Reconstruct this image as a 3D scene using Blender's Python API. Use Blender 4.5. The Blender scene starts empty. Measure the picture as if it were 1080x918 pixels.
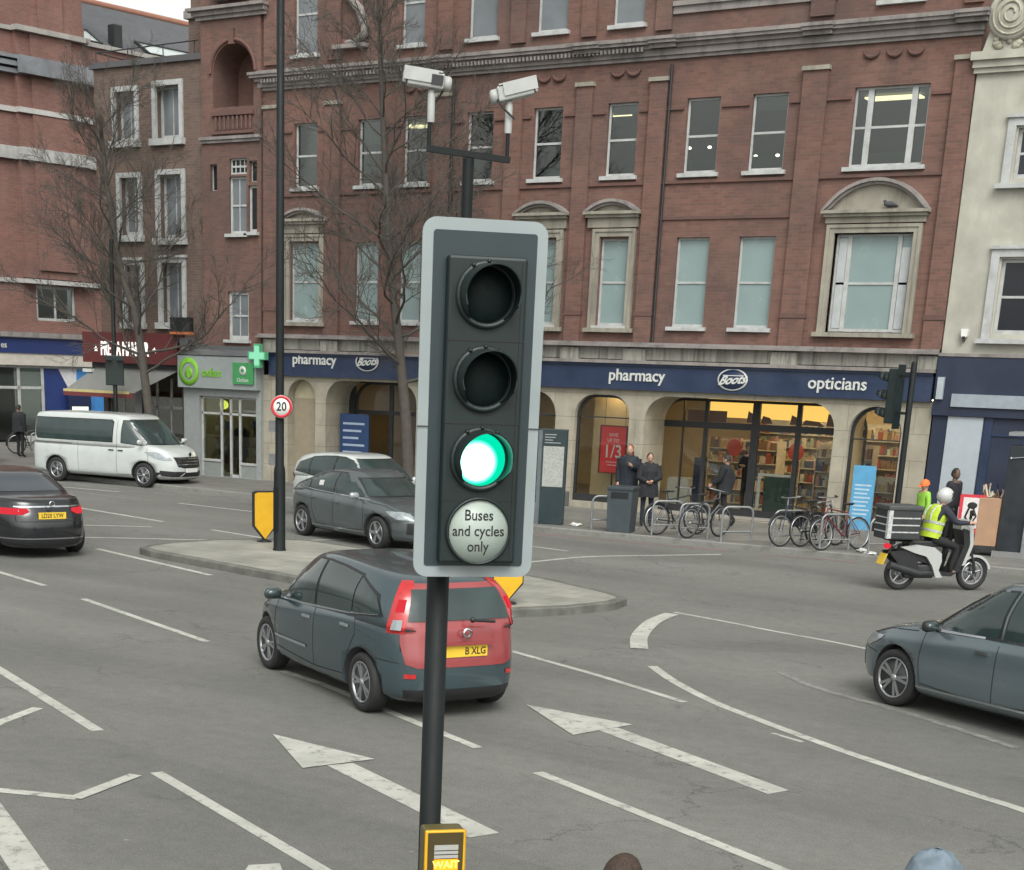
import bpy, bmesh, math, random
from mathutils import Vector, Matrix
from mathutils.bvhtree import BVHTree
R = math.radians
rnd = random.Random(7)
SC = bpy.context.scene
COL = SC.collection

# ------------------------------------------------------------------ camera
cam_d = bpy.data.cameras.new("camera"); cam = bpy.data.objects.new("camera", cam_d); COL.objects.link(cam)
CR = Vector((0.83709, 0.54590, 0.03382)); CU = Vector((0,0,0)); CF = Vector((0,0,0))
def _cam_axes(p, r, y):
    fw = Vector((0, math.cos(p), -math.sin(p))); rt = Vector((1,0,0)); up = rt.cross(fw)
    Rr = math.cos(r)*rt + math.sin(r)*up; U = -math.sin(r)*rt + math.cos(r)*up
    M = Matrix.Rotation(y, 3, 'Z')
    return M @ Rr, M @ U, M @ fw
CR, CU, CF = _cam_axes(R(18.35878), R(2.04251), R(33.08500))
m = Matrix((( CR.x, CU.x, -CF.x, 0), (CR.y, CU.y, -CF.y, 0), (CR.z, CU.z, -CF.z, 3.479), (0,0,0,1)))
cam.matrix_world = m
cam_d.sensor_fit = 'HORIZONTAL'; cam_d.sensor_width = 36.0
cam_d.lens = 36.0*1667.6/1080.0
cam_d.shift_x = (540-461.1)/1080.0
cam_d.shift_y = (942.48-459)/1080.0
cam_d.clip_start = 0.1; cam_d.clip_end = 1000
SC.camera = cam

# ------------------------------------------------------------------ light: overcast
SUN_EL, SUN_AZ = R(48), R(140)          # soft bright patch of cloud behind the camera
w = bpy.data.worlds.new("World"); SC.world = w; w.use_nodes = True
nt = w.node_tree; nt.nodes.clear()
sky = nt.nodes.new('ShaderNodeTexSky'); sky.sky_type = 'NISHITA'; sky.sun_disc = False
sky.sun_elevation = SUN_EL; sky.sun_rotation = SUN_AZ
sky.air_density = 1.0; sky.dust_density = 4.0; sky.ozone_density = 1.0
hs = nt.nodes.new('ShaderNodeHueSaturation'); hs.inputs['Saturation'].default_value = 0.05
bg = nt.nodes.new('ShaderNodeBackground'); bg.inputs['Strength'].default_value = 0.15
wo = nt.nodes.new('ShaderNodeOutputWorld')
nt.links.new(sky.outputs[0], hs.inputs['Color']); tn = nt.nodes.new('ShaderNodeMix'); tn.data_type = 'RGBA'; tn.blend_type = 'MULTIPLY'; tn.inputs[0].default_value = 1.0; tn.inputs[7].default_value = (.985, 1.0, .955, 1)   # cloud layer, faintly green-grey
nt.links.new(hs.outputs[0], tn.inputs[6]); nt.links.new(tn.outputs[2], bg.inputs[0]); nt.links.new(bg.outputs[0], wo.inputs[0])
sun_d = bpy.data.lights.new("sun", 'SUN'); sun_d.energy = 0.7; sun_d.angle = R(35); sun_d.color = (1.0, 0.98, 0.90)
sun = bpy.data.objects.new("sun", sun_d); COL.objects.link(sun)
# direction towards the sun
sd = Vector((math.sin(SUN_AZ)*math.cos(SUN_EL), math.cos(SUN_AZ)*math.cos(SUN_EL), math.sin(SUN_EL)))
sun.rotation_euler = sd.to_track_quat('Z', 'Y').to_euler()
SC.view_settings.view_transform = 'Standard'; SC.view_settings.look = 'None'
SC.view_settings.exposure = 0.68; SC.view_settings.gamma = 1.0; SC.view_settings.use_curve_mapping = False

# ------------------------------------------------------------------ materials
MATS = {}
def _new(name):
    m = bpy.data.materials.new(name); m.use_nodes = True; nt = m.node_tree; nt.nodes.clear()
    o = nt.nodes.new('ShaderNodeOutputMaterial'); MATS[name] = m
    return m, nt, o
def N(nt, t, **kw):
    n = nt.nodes.new(t)
    for k, v in kw.items():
        if k in n.inputs.keys(): n.inputs[k].default_value = v
        else: setattr(n, k, v)
    return n
def L(nt, a, b): nt.links.new(a, b)
def rgba(c): return (c[0], c[1], c[2], 1)
def mat(name, col, rough=0.6, metal=0.0, var=0.12, scale=6.0, bump=0.0, bscale=60.0, spec=0.5, coat=0.0, dirt=None, dirt_amt=0.3, dirt_scale=1.2):
    """plain surface whose colour wanders a little, with optional blotchy dirt"""
    if name in MATS: return MATS[name]
    m, nt, o = _new(name)
    b = N(nt, 'ShaderNodeBsdfPrincipled', Roughness=rough, Metallic=metal)
    b.inputs['Specular IOR Level'].default_value = spec
    b.inputs['Coat Weight'].default_value = coat; b.inputs['Coat Roughness'].default_value = 0.06
    tc = N(nt, 'ShaderNodeTexCoord')
    no = N(nt, 'ShaderNodeTexNoise', Scale=scale, Detail=6.0); L(nt, tc.outputs['Object'], no.inputs['Vector'])
    mr = N(nt, 'ShaderNodeMapRange'); mr.inputs[1].default_value = .25; mr.inputs[2].default_value = .75
    mr.inputs[3].default_value = 1-var; mr.inputs[4].default_value = 1+var
    L(nt, no.outputs[0], mr.inputs[0])
    mx = N(nt, 'ShaderNodeVectorMath', operation='SCALE'); mx.inputs[0].default_value = col[:3]
    L(nt, mr.outputs[0], mx.inputs['Scale'])
    out = mx.outputs[0]
    if dirt:
        n2 = N(nt, 'ShaderNodeTexNoise', Scale=dirt_scale, Detail=8.0, Roughness=.65); L(nt, tc.outputs['Object'], n2.inputs['Vector'])
        r2 = N(nt, 'ShaderNodeMapRange'); r2.inputs[1].default_value = .45; r2.inputs[2].default_value = .7; r2.inputs[3].default_value = 0; r2.inputs[4].default_value = dirt_amt
        L(nt, n2.outputs[0], r2.inputs[0])
        mm = N(nt, 'ShaderNodeMix', data_type='RGBA'); L(nt, r2.outputs[0], mm.inputs[0]); L(nt, out, mm.inputs[6]); mm.inputs[7].default_value = rgba(dirt)
        out = mm.outputs[2]
    L(nt, out, b.inputs['Base Color'])
    rr = N(nt, 'ShaderNodeMapRange'); rr.inputs[1].default_value=.3; rr.inputs[2].default_value=.7; rr.inputs[3].default_value=max(.02,rough*.85); rr.inputs[4].default_value=min(1,rough*1.15)
    L(nt, no.outputs[0], rr.inputs[0]); L(nt, rr.outputs[0], b.inputs['Roughness'])
    if bump:
        nb = N(nt, 'ShaderNodeTexNoise', Scale=bscale, Detail=4.0); L(nt, tc.outputs['Object'], nb.inputs['Vector'])
        bp = N(nt, 'ShaderNodeBump', Strength=bump, Distance=0.01); L(nt, nb.outputs[0], bp.inputs['Height']); L(nt, bp.outputs[0], b.inputs['Normal'])
    L(nt, b.outputs[0], o.inputs[0])
    return m
def emit(name, col, st):
    if name in MATS: return MATS[name]
    m, nt, o = _new(name); e = N(nt, 'ShaderNodeEmission', Strength=st); e.inputs[0].default_value = rgba(col)
    L(nt, e.outputs[0], o.inputs[0]); return m
def glass(name, tint=(.8,.85,.84), refl=1.0, base=0.04, dirt=0.0):
    """clear sheet of window glass: see-through, with a mirror reflection that grows towards grazing view"""
    if name in MATS: return MATS[name]
    m, nt, o = _new(name)
    t = N(nt, 'ShaderNodeBsdfTransparent'); t.inputs[0].default_value = rgba(tint)
    g = N(nt, 'ShaderNodeBsdfGlossy', Roughness=.03)
    fr = N(nt, 'ShaderNodeFresnel', IOR=1.6)
    mu = N(nt, 'ShaderNodeMath', operation='MULTIPLY_ADD'); mu.inputs[1].default_value = refl; mu.inputs[2].default_value = base
    L(nt, fr.outputs[0], mu.inputs[0])
    mi = N(nt, 'ShaderNodeMixShader'); L(nt, mu.outputs[0], mi.inputs[0]); L(nt, t.outputs[0], mi.inputs[1]); L(nt, g.outputs[0], mi.inputs[2])
    out = mi.outputs[0]
    if dirt:
        d = N(nt, 'ShaderNodeBsdfDiffuse'); d.inputs[0].default_value = (.5,.52,.5,1)
        m2 = N(nt, 'ShaderNodeMixShader'); m2.inputs[0].default_value = dirt; L(nt, out, m2.inputs[1]); L(nt, d.outputs[0], m2.inputs[2]); out = m2.outputs[0]
    L(nt, out, o.inputs[0]); return m
def brick(name, c1, c2, mortar, dirt=(.05,.045,.045), dirt_amt=.45, rot=0.0, pale=(.5,.42,.38), pale_amt=.0):
    m, nt, o = _new(name)
    b = N(nt, 'ShaderNodeBsdfPrincipled', Roughness=.88)
    tc = N(nt, 'ShaderNodeTexCoord'); mp = N(nt, 'ShaderNodeMapping'); mp.inputs['Rotation'].default_value = (0,0,rot)
    L(nt, tc.outputs['Object'], mp.inputs[0])
    sp = N(nt, 'ShaderNodeSeparateXYZ'); L(nt, mp.outputs[0], sp.inputs[0])
    ad = N(nt, 'ShaderNodeMath', operation='ADD'); L(nt, sp.outputs[0], ad.inputs[0]); L(nt, sp.outputs[1], ad.inputs[1])
    cb = N(nt, 'ShaderNodeCombineXYZ'); L(nt, ad.outputs[0], cb.inputs[0]); L(nt, sp.outputs[2], cb.inputs[1])
    bt = N(nt, 'ShaderNodeTexBrick', Scale=1.0); bt.inputs['Brick Width'].default_value = .225; bt.inputs['Row Height'].default_value = .075
    bt.inputs['Mortar Size'].default_value = .007; bt.inputs['Mortar Smooth'].default_value = .2; bt.inputs['Bias'].default_value = -.1
    bt.inputs['Color1'].default_value = rgba(c1); bt.inputs['Color2'].default_value = rgba(c2); bt.inputs['Mortar'].default_value = rgba(mortar)
    L(nt, cb.outputs[0], bt.inputs['Vector'])
    def layer(prev, scale, lo, hi, amt, col, stretch=None):
        n = N(nt, 'ShaderNodeTexNoise', Scale=scale, Detail=8.0, Roughness=.62)
        if stretch:
            mq = N(nt, 'ShaderNodeMapping'); mq.inputs['Scale'].default_value = stretch; L(nt, tc.outputs['Object'], mq.inputs[0]); L(nt, mq.outputs[0], n.inputs['Vector'])
        else: L(nt, tc.outputs['Object'], n.inputs['Vector'])
        r = N(nt, 'ShaderNodeMapRange'); r.inputs[1].default_value = lo; r.inputs[2].default_value = hi; r.inputs[3].default_value = 0; r.inputs[4].default_value = amt
        L(nt, n.outputs[0], r.inputs[0])
        x = N(nt, 'ShaderNodeMix', data_type='RGBA'); L(nt, r.outputs[0], x.inputs[0]); L(nt, prev, x.inputs[6]); x.inputs[7].default_value = rgba(col)
        return x.outputs[2]
    c = layer(bt.outputs[0], .35, .42, .68, dirt_amt, dirt)
    c = layer(c, 1.1, .5, .75, dirt_amt*.8, dirt, (1.6,1.6,.35))
    c = layer(c, 3.0, .5, .8, .35, c2)
    c = layer(c, 14.0, .5, .85, .4, dirt)
    if pale_amt: c = layer(c, .8, .52, .72, pale_amt, pale)
    L(nt, c, b.inputs['Base Color'])
    bp = N(nt, 'ShaderNodeBump', Strength=.5, Distance=.006); L(nt, bt.outputs['Fac'], bp.inputs['Height']); bp.invert = True
    L(nt, bp.outputs[0], b.inputs['Normal']); L(nt, b.outputs[0], o.inputs[0])
    return m
def streaky(name, col, dirt, amt=.8, sx=3.0, rough=.85, joint=None):
    """pale stone with dark rain streaks running down it"""
    m, nt, o = _new(name)
    b = N(nt, 'ShaderNodeBsdfPrincipled', Roughness=rough); tc = N(nt, 'ShaderNodeTexCoord')
    mq = N(nt, 'ShaderNodeMapping'); mq.inputs['Scale'].default_value = (sx, sx, .35); L(nt, tc.outputs['Object'], mq.inputs[0])
    n = N(nt, 'ShaderNodeTexNoise', Scale=1.3, Detail=7.0, Roughness=.7); L(nt, mq.outputs[0], n.inputs['Vector'])
    r = N(nt, 'ShaderNodeMapRange'); r.inputs[1].default_value = .48; r.inputs[2].default_value = .66; r.inputs[3].default_value = 0; r.inputs[4].default_value = amt
    L(nt, n.outputs[0], r.inputs[0])
    n2 = N(nt, 'ShaderNodeTexNoise', Scale=2.2, Detail=7.0); L(nt, tc.outputs['Object'], n2.inputs['Vector'])
    v = N(nt, 'ShaderNodeMapRange'); v.inputs[1].default_value=.3; v.inputs[2].default_value=.7; v.inputs[3].default_value=.82; v.inputs[4].default_value=1.12; L(nt, n2.outputs[0], v.inputs[0])
    s = N(nt, 'ShaderNodeVectorMath', operation='SCALE'); s.inputs[0].default_value = col[:3]; L(nt, v.outputs[0], s.inputs['Scale'])
    x = N(nt, 'ShaderNodeMix', data_type='RGBA'); L(nt, r.outputs[0], x.inputs[0]); L(nt, s.outputs[0], x.inputs[6]); x.inputs[7].default_value = rgba(dirt)
    c = x.outputs[2]
    if joint:
        sp = N(nt, 'ShaderNodeSeparateXYZ'); L(nt, tc.outputs['Object'], sp.inputs[0])
        cb = N(nt, 'ShaderNodeCombineXYZ'); L(nt, sp.outputs[0], cb.inputs[0]); L(nt, sp.outputs[2], cb.inputs[1])
        bt = N(nt, 'ShaderNodeTexBrick', Scale=1.0); bt.inputs['Brick Width'].default_value = joint[0]; bt.inputs['Row Height'].default_value = joint[1]
        bt.inputs['Mortar Size'].default_value = .008; bt.inputs['Color1'].default_value=(1,1,1,1); bt.inputs['Color2'].default_value=(.93,.93,.92,1); bt.inputs['Mortar'].default_value=(.6,.58,.55,1)
        L(nt, cb.outputs[0], bt.inputs['Vector'])
        y = N(nt, 'ShaderNodeMix', data_type='RGBA', blend_type='MULTIPLY'); y.inputs[0].default_value = 1; L(nt, c, y.inputs[6]); L(nt, bt.outputs[0], y.inputs[7]); c = y.outputs[2]
    L(nt, c, b.inputs['Base Color']); L(nt, b.outputs[0], o.inputs[0]); return m
def asphalt(name):
    m, nt, o = _new(name)
    b = N(nt, 'ShaderNodeBsdfPrincipled', Roughness=.8); tc = N(nt, 'ShaderNodeTexCoord'); P = tc.outputs['Object']
    def noise(s, d=6., r=.6, st=None, rot=0):
        n = N(nt, 'ShaderNodeTexNoise', Scale=s, Detail=d, Roughness=r)
        if st:
            q = N(nt, 'ShaderNodeMapping'); q.inputs['Rotation'].default_value = (0,0,rot); q.inputs['Scale'].default_value = st; L(nt, P, q.inputs[0]); L(nt, q.outputs[0], n.inputs['Vector'])
        else: L(nt, P, n.inputs['Vector'])
        return n.outputs[0]
    def rng(x, a, bb, c, d):
        r = N(nt, 'ShaderNodeMapRange'); r.inputs[1].default_value=a; r.inputs[2].default_value=bb; r.inputs[3].default_value=c; r.inputs[4].default_value=d; L(nt, x, r.inputs[0]); return r.outputs[0]
    def mul(x, y):
        n = N(nt, 'ShaderNodeMath', operation='MULTIPLY'); L(nt, x, n.inputs[0]); L(nt, y, n.inputs[1]); return n.outputs[0]
    g = rng(noise(.22), .3, .7, .84, 1.16)
    g = mul(g, rng(noise(.5, 5, .6, (.12,1,1), R(25)), .35, .65, .86, 1.1))
    g = mul(g, rng(noise(6.), .3, .7, .9, 1.1))
    g = mul(g, rng(noise(90., 2.), .3, .7, .6, 1.4))
    g = mul(g, rng(noise(28., 4.), .3, .7, .88, 1.12))
    # old patch repairs: cells of slightly different tone, long in the driving direction
    q=N(nt,'ShaderNodeMapping'); q.inputs['Rotation'].default_value=(0,0,R(26)); q.inputs['Scale'].default_value=(.10,.32,1); L(nt,P,q.inputs[0])
    vp=N(nt,'ShaderNodeTexVoronoi',distance='CHEBYCHEV',Scale=1.0); L(nt,q.outputs[0],vp.inputs['Vector']); sp=N(nt,'ShaderNodeSeparateColor'); L(nt,vp.outputs['Color'],sp.inputs[0])
    g = mul(g, rng(sp.outputs[0], 0, 1, .93, 1.06))
    g = mul(g, rng(noise(3.1,8,.8), .60, .72, 1.0, .86))
    # oil and tyre darkening drips
    g = mul(g, rng(noise(1.7, 8, .7), .28, .42, .78, 1.0))
    # cracks: cell borders bent by noise, only inside patches of broken surface
    nz = N(nt, 'ShaderNodeTexNoise', Scale=1.3, Detail=8.0, Roughness=.7); L(nt, P, nz.inputs['Vector'])
    ad = N(nt, 'ShaderNodeVectorMath', operation='MULTIPLY_ADD'); L(nt, nz.outputs['Color'], ad.inputs[0]); ad.inputs[1].default_value = (1.1,1.1,0); L(nt, P, ad.inputs[2])
    vo = N(nt, 'ShaderNodeTexVoronoi', feature='DISTANCE_TO_EDGE', Scale=.42); L(nt, ad.outputs[0], vo.inputs['Vector'])
    cr = rng(vo.outputs['Distance'], 0.0, .0065, .75, 0)
    cr = mul(cr, rng(noise(.3, 3), .50, .56, 0, 1))
    vo2 = N(nt, 'ShaderNodeTexVoronoi', feature='DISTANCE_TO_EDGE', Scale=2.6); L(nt, ad.outputs[0], vo2.inputs['Vector'])
    cr2 = mul(rng(vo2.outputs['Distance'], 0.0, .03, 1, 0), rng(noise(.45, 4), .60, .66, 0, .8))
    mxx = N(nt, 'ShaderNodeMath', operation='MAXIMUM'); L(nt, cr, mxx.inputs[0]); L(nt, cr2, mxx.inputs[1])
    col = N(nt, 'ShaderNodeVectorMath', operation='SCALE'); col.inputs[0].default_value = (.138, .137, .127); L(nt, g, col.inputs['Scale'])
    mx = N(nt, 'ShaderNodeMix', data_type='RGBA'); L(nt, mxx.outputs[0], mx.inputs[0]); L(nt, col.outputs[0], mx.inputs[6]); mx.inputs[7].default_value = (.03,.028,.027,1)
    # pale grit and chewing gum
    vg = N(nt, 'ShaderNodeTexVoronoi', Scale=1.3); L(nt, P, vg.inputs['Vector'])
    gum = rng(vg.outputs['Distance'], .022, .035, 1, 0)
    m3 = N(nt, 'ShaderNodeMix', data_type='RGBA'); L(nt, mul(gum, rng(noise(2.0,2), .5,.6,0,.8)), m3.inputs[0]); L(nt, mx.outputs[2], m3.inputs[6]); m3.inputs[7].default_value = (.3,.29,.27,1)
    L(nt, m3.outputs[2], b.inputs['Base Color'])
    bp = N(nt, 'ShaderNodeBump', Strength=.35, Distance=.01); L(nt, noise(70., 3.), bp.inputs['Height']); L(nt, bp.outputs[0], b.inputs['Normal'])
    L(nt, b.outputs[0], o.inputs[0]); return m
def road_paint(name, col=(.43,.43,.39), wear=.54):
    m, nt, o = _new(name)
    b = N(nt, 'ShaderNodeBsdfPrincipled', Roughness=.7); tc = N(nt, 'ShaderNodeTexCoord')
    n = N(nt, 'ShaderNodeTexNoise', Scale=7.0, Detail=9.0, Roughness=.75); L(nt, tc.outputs['Object'], n.inputs['Vector'])
    r = N(nt, 'ShaderNodeMapRange'); r.inputs[1].default_value=wear-.02; r.inputs[2].default_value=wear+.1; r.inputs[3].default_value=0; r.inputs[4].default_value=.85; L(nt, n.outputs[0], r.inputs[0])
    n2 = N(nt, 'ShaderNodeTexNoise', Scale=2.0, Detail=5.0); L(nt, tc.outputs['Object'], n2.inputs['Vector'])
    v = N(nt, 'ShaderNodeMapRange'); v.inputs[1].default_value=.3; v.inputs[2].default_value=.7; v.inputs[3].default_value=.8; v.inputs[4].default_value=1.1; L(nt, n2.outputs[0], v.inputs[0])
    s = N(nt, 'ShaderNodeVectorMath', operation='SCALE'); s.inputs[0].default_value = col; L(nt, v.outputs[0], s.inputs['Scale'])
    x = N(nt, 'ShaderNodeMix', data_type='RGBA'); L(nt, r.outputs[0], x.inputs[0]); L(nt, s.outputs[0], x.inputs[6]); x.inputs[7].default_value = (.14,.14,.13,1)
    L(nt, x.outputs[2], b.inputs['Base Color']); L(nt, b.outputs[0], o.inputs[0]); return m
def paving(name, col, w, h, mort=(.6,.6,.6)):
    m, nt, o = _new(name)
    b = N(nt, 'ShaderNodeBsdfPrincipled', Roughness=.85); tc = N(nt, 'ShaderNodeTexCoord')
    bt = N(nt, 'ShaderNodeTexBrick', Scale=1.0); bt.inputs['Brick Width'].default_value=w; bt.inputs['Row Height'].default_value=h; bt.inputs['Mortar Size'].default_value=.008
    bt.inputs['Color1'].default_value=rgba(col); bt.inputs['Color2'].default_value=rgba([c*.85 for c in col]); bt.inputs['Mortar'].default_value=rgba([c*.55 for c in col])
    L(nt, tc.outputs['Object'], bt.inputs['Vector'])
    n = N(nt, 'ShaderNodeTexNoise', Scale=1.1, Detail=8.0, Roughness=.65); L(nt, tc.outputs['Object'], n.inputs['Vector'])
    v = N(nt, 'ShaderNodeMapRange'); v.inputs[1].default_value=.3; v.inputs[2].default_value=.7; v.inputs[3].default_value=.72; v.inputs[4].default_value=1.15; L(nt, n.outputs[0], v.inputs[0])
    s = N(nt, 'ShaderNodeVectorMath', operation='SCALE'); L(nt, bt.outputs[0], s.inputs[0]); L(nt, v.outputs[0], s.inputs['Scale'])
    L(nt, s.outputs[0], b.inputs['Base Color']); L(nt, b.outputs[0], o.inputs[0]); return m

# ------------------------------------------------------------------ mesh helpers
class MB:
    """collects shapes; build() links them as ONE mesh object"""
    def __init__(s): s.v = []; s.f = []; s.mi = []; s.sm = []; s.cur = 0; s.smooth = False
    def add(s, vs, fs, smooth=None):
        o = len(s.v); s.v += [tuple(v) for v in vs]
        for f in fs: s.f.append([i+o for i in f]); s.mi.append(s.cur); s.sm.append(s.smooth if smooth is None else smooth)
        return s
    def box(s, x0,x1,y0,y1,z0,z1):
        v = [(x,y,z) for z in (z0,z1) for y in (y0,y1) for x in (x0,x1)]
        return s.add(v, [(0,2,3,1),(4,5,7,6),(0,1,5,4),(2,6,7,3),(0,4,6,2),(1,3,7,5)])
    def bbox(s, x0,x1,y0,y1,z0,z1, b=.01):
        """box with chamfered edges"""
        bm = bmesh.new(); bmesh.ops.create_cube(bm, size=1)
        for v in bm.verts: v.co = Vector(((x0+x1)/2+v.co.x*(x1-x0), (y0+y1)/2+v.co.y*(y1-y0), (z0+z1)/2+v.co.z*(z1-z0)))
        bmesh.ops.bevel(bm, geom=bm.edges[:], offset=b, segments=2, profile=.5, affect='EDGES')
        return s.bm(bm)
    def bm(s, bm, M=None, smooth=None):
        bm.verts.ensure_lookup_table(); bm.verts.index_update()
        s.add([(M @ v.co if M else v.co) for v in bm.verts], [[v.index for v in f.verts] for f in bm.faces], smooth); bm.free(); return s
    def obox(s, c, d, rz=0, rx=0, ry=0):
        M = Matrix.Translation(c) @ Matrix.Rotation(rz,4,'Z') @ Matrix.Rotation(ry,4,'Y') @ Matrix.Rotation(rx,4,'X')
        v = [M @ Vector((x*d[0]/2,y*d[1]/2,z*d[2]/2)) for z in (-1,1) for y in (-1,1) for x in (-1,1)]
        return s.add(v, [(0,2,3,1),(4,5,7,6),(0,1,5,4),(2,6,7,3),(0,4,6,2),(1,3,7,5)])
    def quad(s, a,b,c,d): return s.add([a,b,c,d], [(0,1,2,3)])
    def tube(s, pts, rad, n=8, cap=True, smooth=True):
        pts = [Vector(p) for p in pts]
        if not isinstance(rad, (list,tuple)): rad = [rad]*len(pts)
        vs = []; fs = []; ref = None
        for i, p in enumerate(pts):
            a = pts[max(0,i-1)]; b = pts[min(len(pts)-1,i+1)]; d = (b-a)
            if d.length < 1e-9: d = Vector((0,0,1))
            d.normalize()
            if ref is None or abs(ref.dot(d)) > .97:
                ref = Vector((0,0,1)) if abs(d.z) < .9 else Vector((1,0,0))
            u = (ref - d*ref.dot(d)).normalized(); ref = u; w = d.cross(u)
            for k in range(n):
                t = 2*math.pi*k/n; vs.append(p + (u*math.cos(t)+w*math.sin(t))*rad[i])
        for i in range(len(pts)-1):
            for k in range(n):
                a = i*n+k; b = i*n+(k+1)%n; fs.append((a,b,b+n,a+n))
        s.add(vs, fs, smooth)
        if cap:
            s.add(vs[:n], [tuple(reversed(range(n)))], False); s.add(vs[-n:], [tuple(range(n))], False)
        return s
    def lathe(s, prof, c, axis='Z', n=24, smooth=True):
        """prof: list of (radius, height) along axis"""
        vs = []; fs = []
        for r, h in prof:
            for k in range(n):
                t = 2*math.pi*k/n; a, b = r*math.cos(t), r*math.sin(t)
                p = {'Z':(a,b,h),'Y':(a,h,b),'X':(h,a,b)}[axis]; vs.append((c[0]+p[0],c[1]+p[1],c[2]+p[2]))
        for i in range(len(prof)-1):
            for k in range(n):
                a = i*n+k; b = i*n+(k+1)%n; fs.append((a,b,b+n,a+n))
        return s.add(vs, fs, smooth)
    def prism(s, poly, a0, a1, axis='Y'):
        """polygon (2D) extruded along an axis. axis Y: poly=(x,z); Z: (x,y); X: (y,z)"""
        def P(p, a): return {'Y':(p[0],a,p[1]),'Z':(p[0],p[1],a),'X':(a,p[0],p[1])}[axis]
        n = len(poly); s.add([P(p,a0) for p in poly]+[P(p,a1) for p in poly],
            [tuple(range(n)), tuple(reversed(range(n,2*n)))] + [(i,i+n,(i+1)%n+n,(i+1)%n) for i in range(n)]); return s
    def ball(s, c, r, nu=14, nv=9, M=None):
        if not isinstance(r,(tuple,list)): r=(r,r,r)
        vs=[];fs=[]
        for j in range(nv+1):
            ph=math.pi*j/nv
            for i in range(nu):
                t=2*math.pi*i/nu; p=Vector((r[0]*math.sin(ph)*math.cos(t), r[1]*math.sin(ph)*math.sin(t), r[2]*math.cos(ph)))
                if M: p = M @ p
                vs.append(Vector(c)+p)
        for j in range(nv):
            for i in range(nu):
                a=j*nu+i;b=j*nu+(i+1)%nu; fs.append((a,a+nu,b+nu,b))
        return s.add(vs,fs,True)
    def build(s, name, mats, parent=None, world=False):
        me = bpy.data.meshes.new(name); me.from_pydata(s.v, [], s.f)
        if not isinstance(mats, (list,tuple)): mats = [mats]
        for m in mats: me.materials.append(m)
        me.polygons.foreach_set('material_index', s.mi); me.polygons.foreach_set('use_smooth', s.sm)
        bm = bmesh.new(); bm.from_mesh(me); bmesh.ops.recalc_face_normals(bm, faces=bm.faces[:]); bm.to_mesh(me); bm.free()
        me.update()
        o = bpy.data.objects.new(name, me); COL.objects.link(o)
        if parent is not None:
            o.parent = parent
            if world:
                r = parent
                while r.parent: r = r.parent
                o.matrix_local = (Matrix.Translation(r.location) @ Matrix.Rotation(r.rotation_euler.z,4,'Z')).inverted() if parent is r else Matrix.Identity(4)
        return o
def tag(o, label=None, cat=None, group=None, kind=None):
    if label: o['label'] = label
    if cat: o['category'] = cat
    if group: o['group'] = group
    if kind: o['kind'] = kind
    return o
def thing(name, label, cat, loc=(0,0,0), rz=0.0, group=None):
    o = bpy.data.objects.new(name, None); COL.objects.link(o); o.location = loc; o.rotation_euler = (0,0,rz)
    o.empty_display_size = .2
    return tag(o, label, cat, group)
def copy_tree(o, parent=None):
    c = o.copy(); COL.objects.link(c); c.parent = parent
    for ch in list(o.children): copy_tree(ch, c)
    return c
def place(o, loc, rz, label=None, group=None):
    o.location = loc; o.rotation_euler = (0,0,rz)
    return tag(o, label, None, group)
FONTC = {}
def text_mb(mb, s, size, origin, right, up, ext=.004, sx=1.0, align='CENTER', shear=0.0, bold=0.0, spacing=1.0):
    """lettering laid into mb: centred on origin, reading along right"""
    key = (s, align, shear, bold, spacing)
    if key not in FONTC:
        cu = bpy.data.curves.new('lettering', 'FONT'); cu.body = s; cu.size = 1; cu.align_x = align; cu.align_y = 'CENTER'
        cu.extrude = .5; cu.shear = shear; cu.offset = bold; cu.resolution_u = 3; cu.space_character = spacing; cu.space_line = .95
        o = bpy.data.objects.new('lettering', cu); COL.objects.link(o)
        dg = bpy.context.evaluated_depsgraph_get(); me = bpy.data.meshes.new_from_object(o.evaluated_get(dg))
        FONTC[key] = ([v.co.copy() for v in me.vertices], [list(p.vertices) for p in me.polygons])
        bpy.data.objects.remove(o); bpy.data.curves.remove(cu); bpy.data.meshes.remove(me)
    vs, fs = FONTC[key]; r = Vector(right).normalized(); u = Vector(up).normalized(); n = r.cross(u)
    O = Vector(origin)
    mb.add([O + r*(v.x*size*sx) + u*(v.y*size) + n*(v.z*2*ext*.5+ext*.5) for v in vs], fs, False)
    return mb
# ------------------------------------------------------------------ palette
M_ASPH = asphalt('asphalt'); M_PAINT = road_paint('road_paint'); M_WORN = road_paint('worn_paint', (.30,.30,.28), .42); M_RED = road_paint('red_route_paint', (.33,.14,.13), .5)
M_PAVE = paving('paving_slabs', (.175,.17,.155), .6, .6); M_ISL = paving('island_paving', (.29,.285,.25), .6, .45)
M_KERB = mat('kerb_stone', (.21,.21,.195), .85, var=.2, scale=3, dirt=(.06,.06,.055), dirt_amt=.6, dirt_scale=3)
M_BRICK = brick('red_brick', (.200,.096,.075), (.140,.070,.056), (.145,.112,.095), dirt_amt=.55, pale=(.24,.15,.12), pale_amt=.3)
M_BRICKR = brick('bright_red_brick', (.235,.105,.085), (.175,.082,.068), (.20,.15,.13), dirt_amt=.25, pale=(.26,.16,.14), pale_amt=.35)
M_BRICKB = brick('brown_brick', (.175,.110,.085), (.125,.078,.06), (.15,.14,.13), dirt_amt=.35)
M_BRICKD = mat('moulded_brick', (.135,.070,.058), .85, var=.2, scale=4, dirt=(.06,.05,.05), dirt_amt=.6)
M_CORN = streaky('cornice_stone', (.25,.225,.215), (.09,.082,.082), .65, 1.6)
M_STONEB = streaky('stained_stone', (.30,.29,.255), (.06,.058,.055), .75, 5.0)
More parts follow.
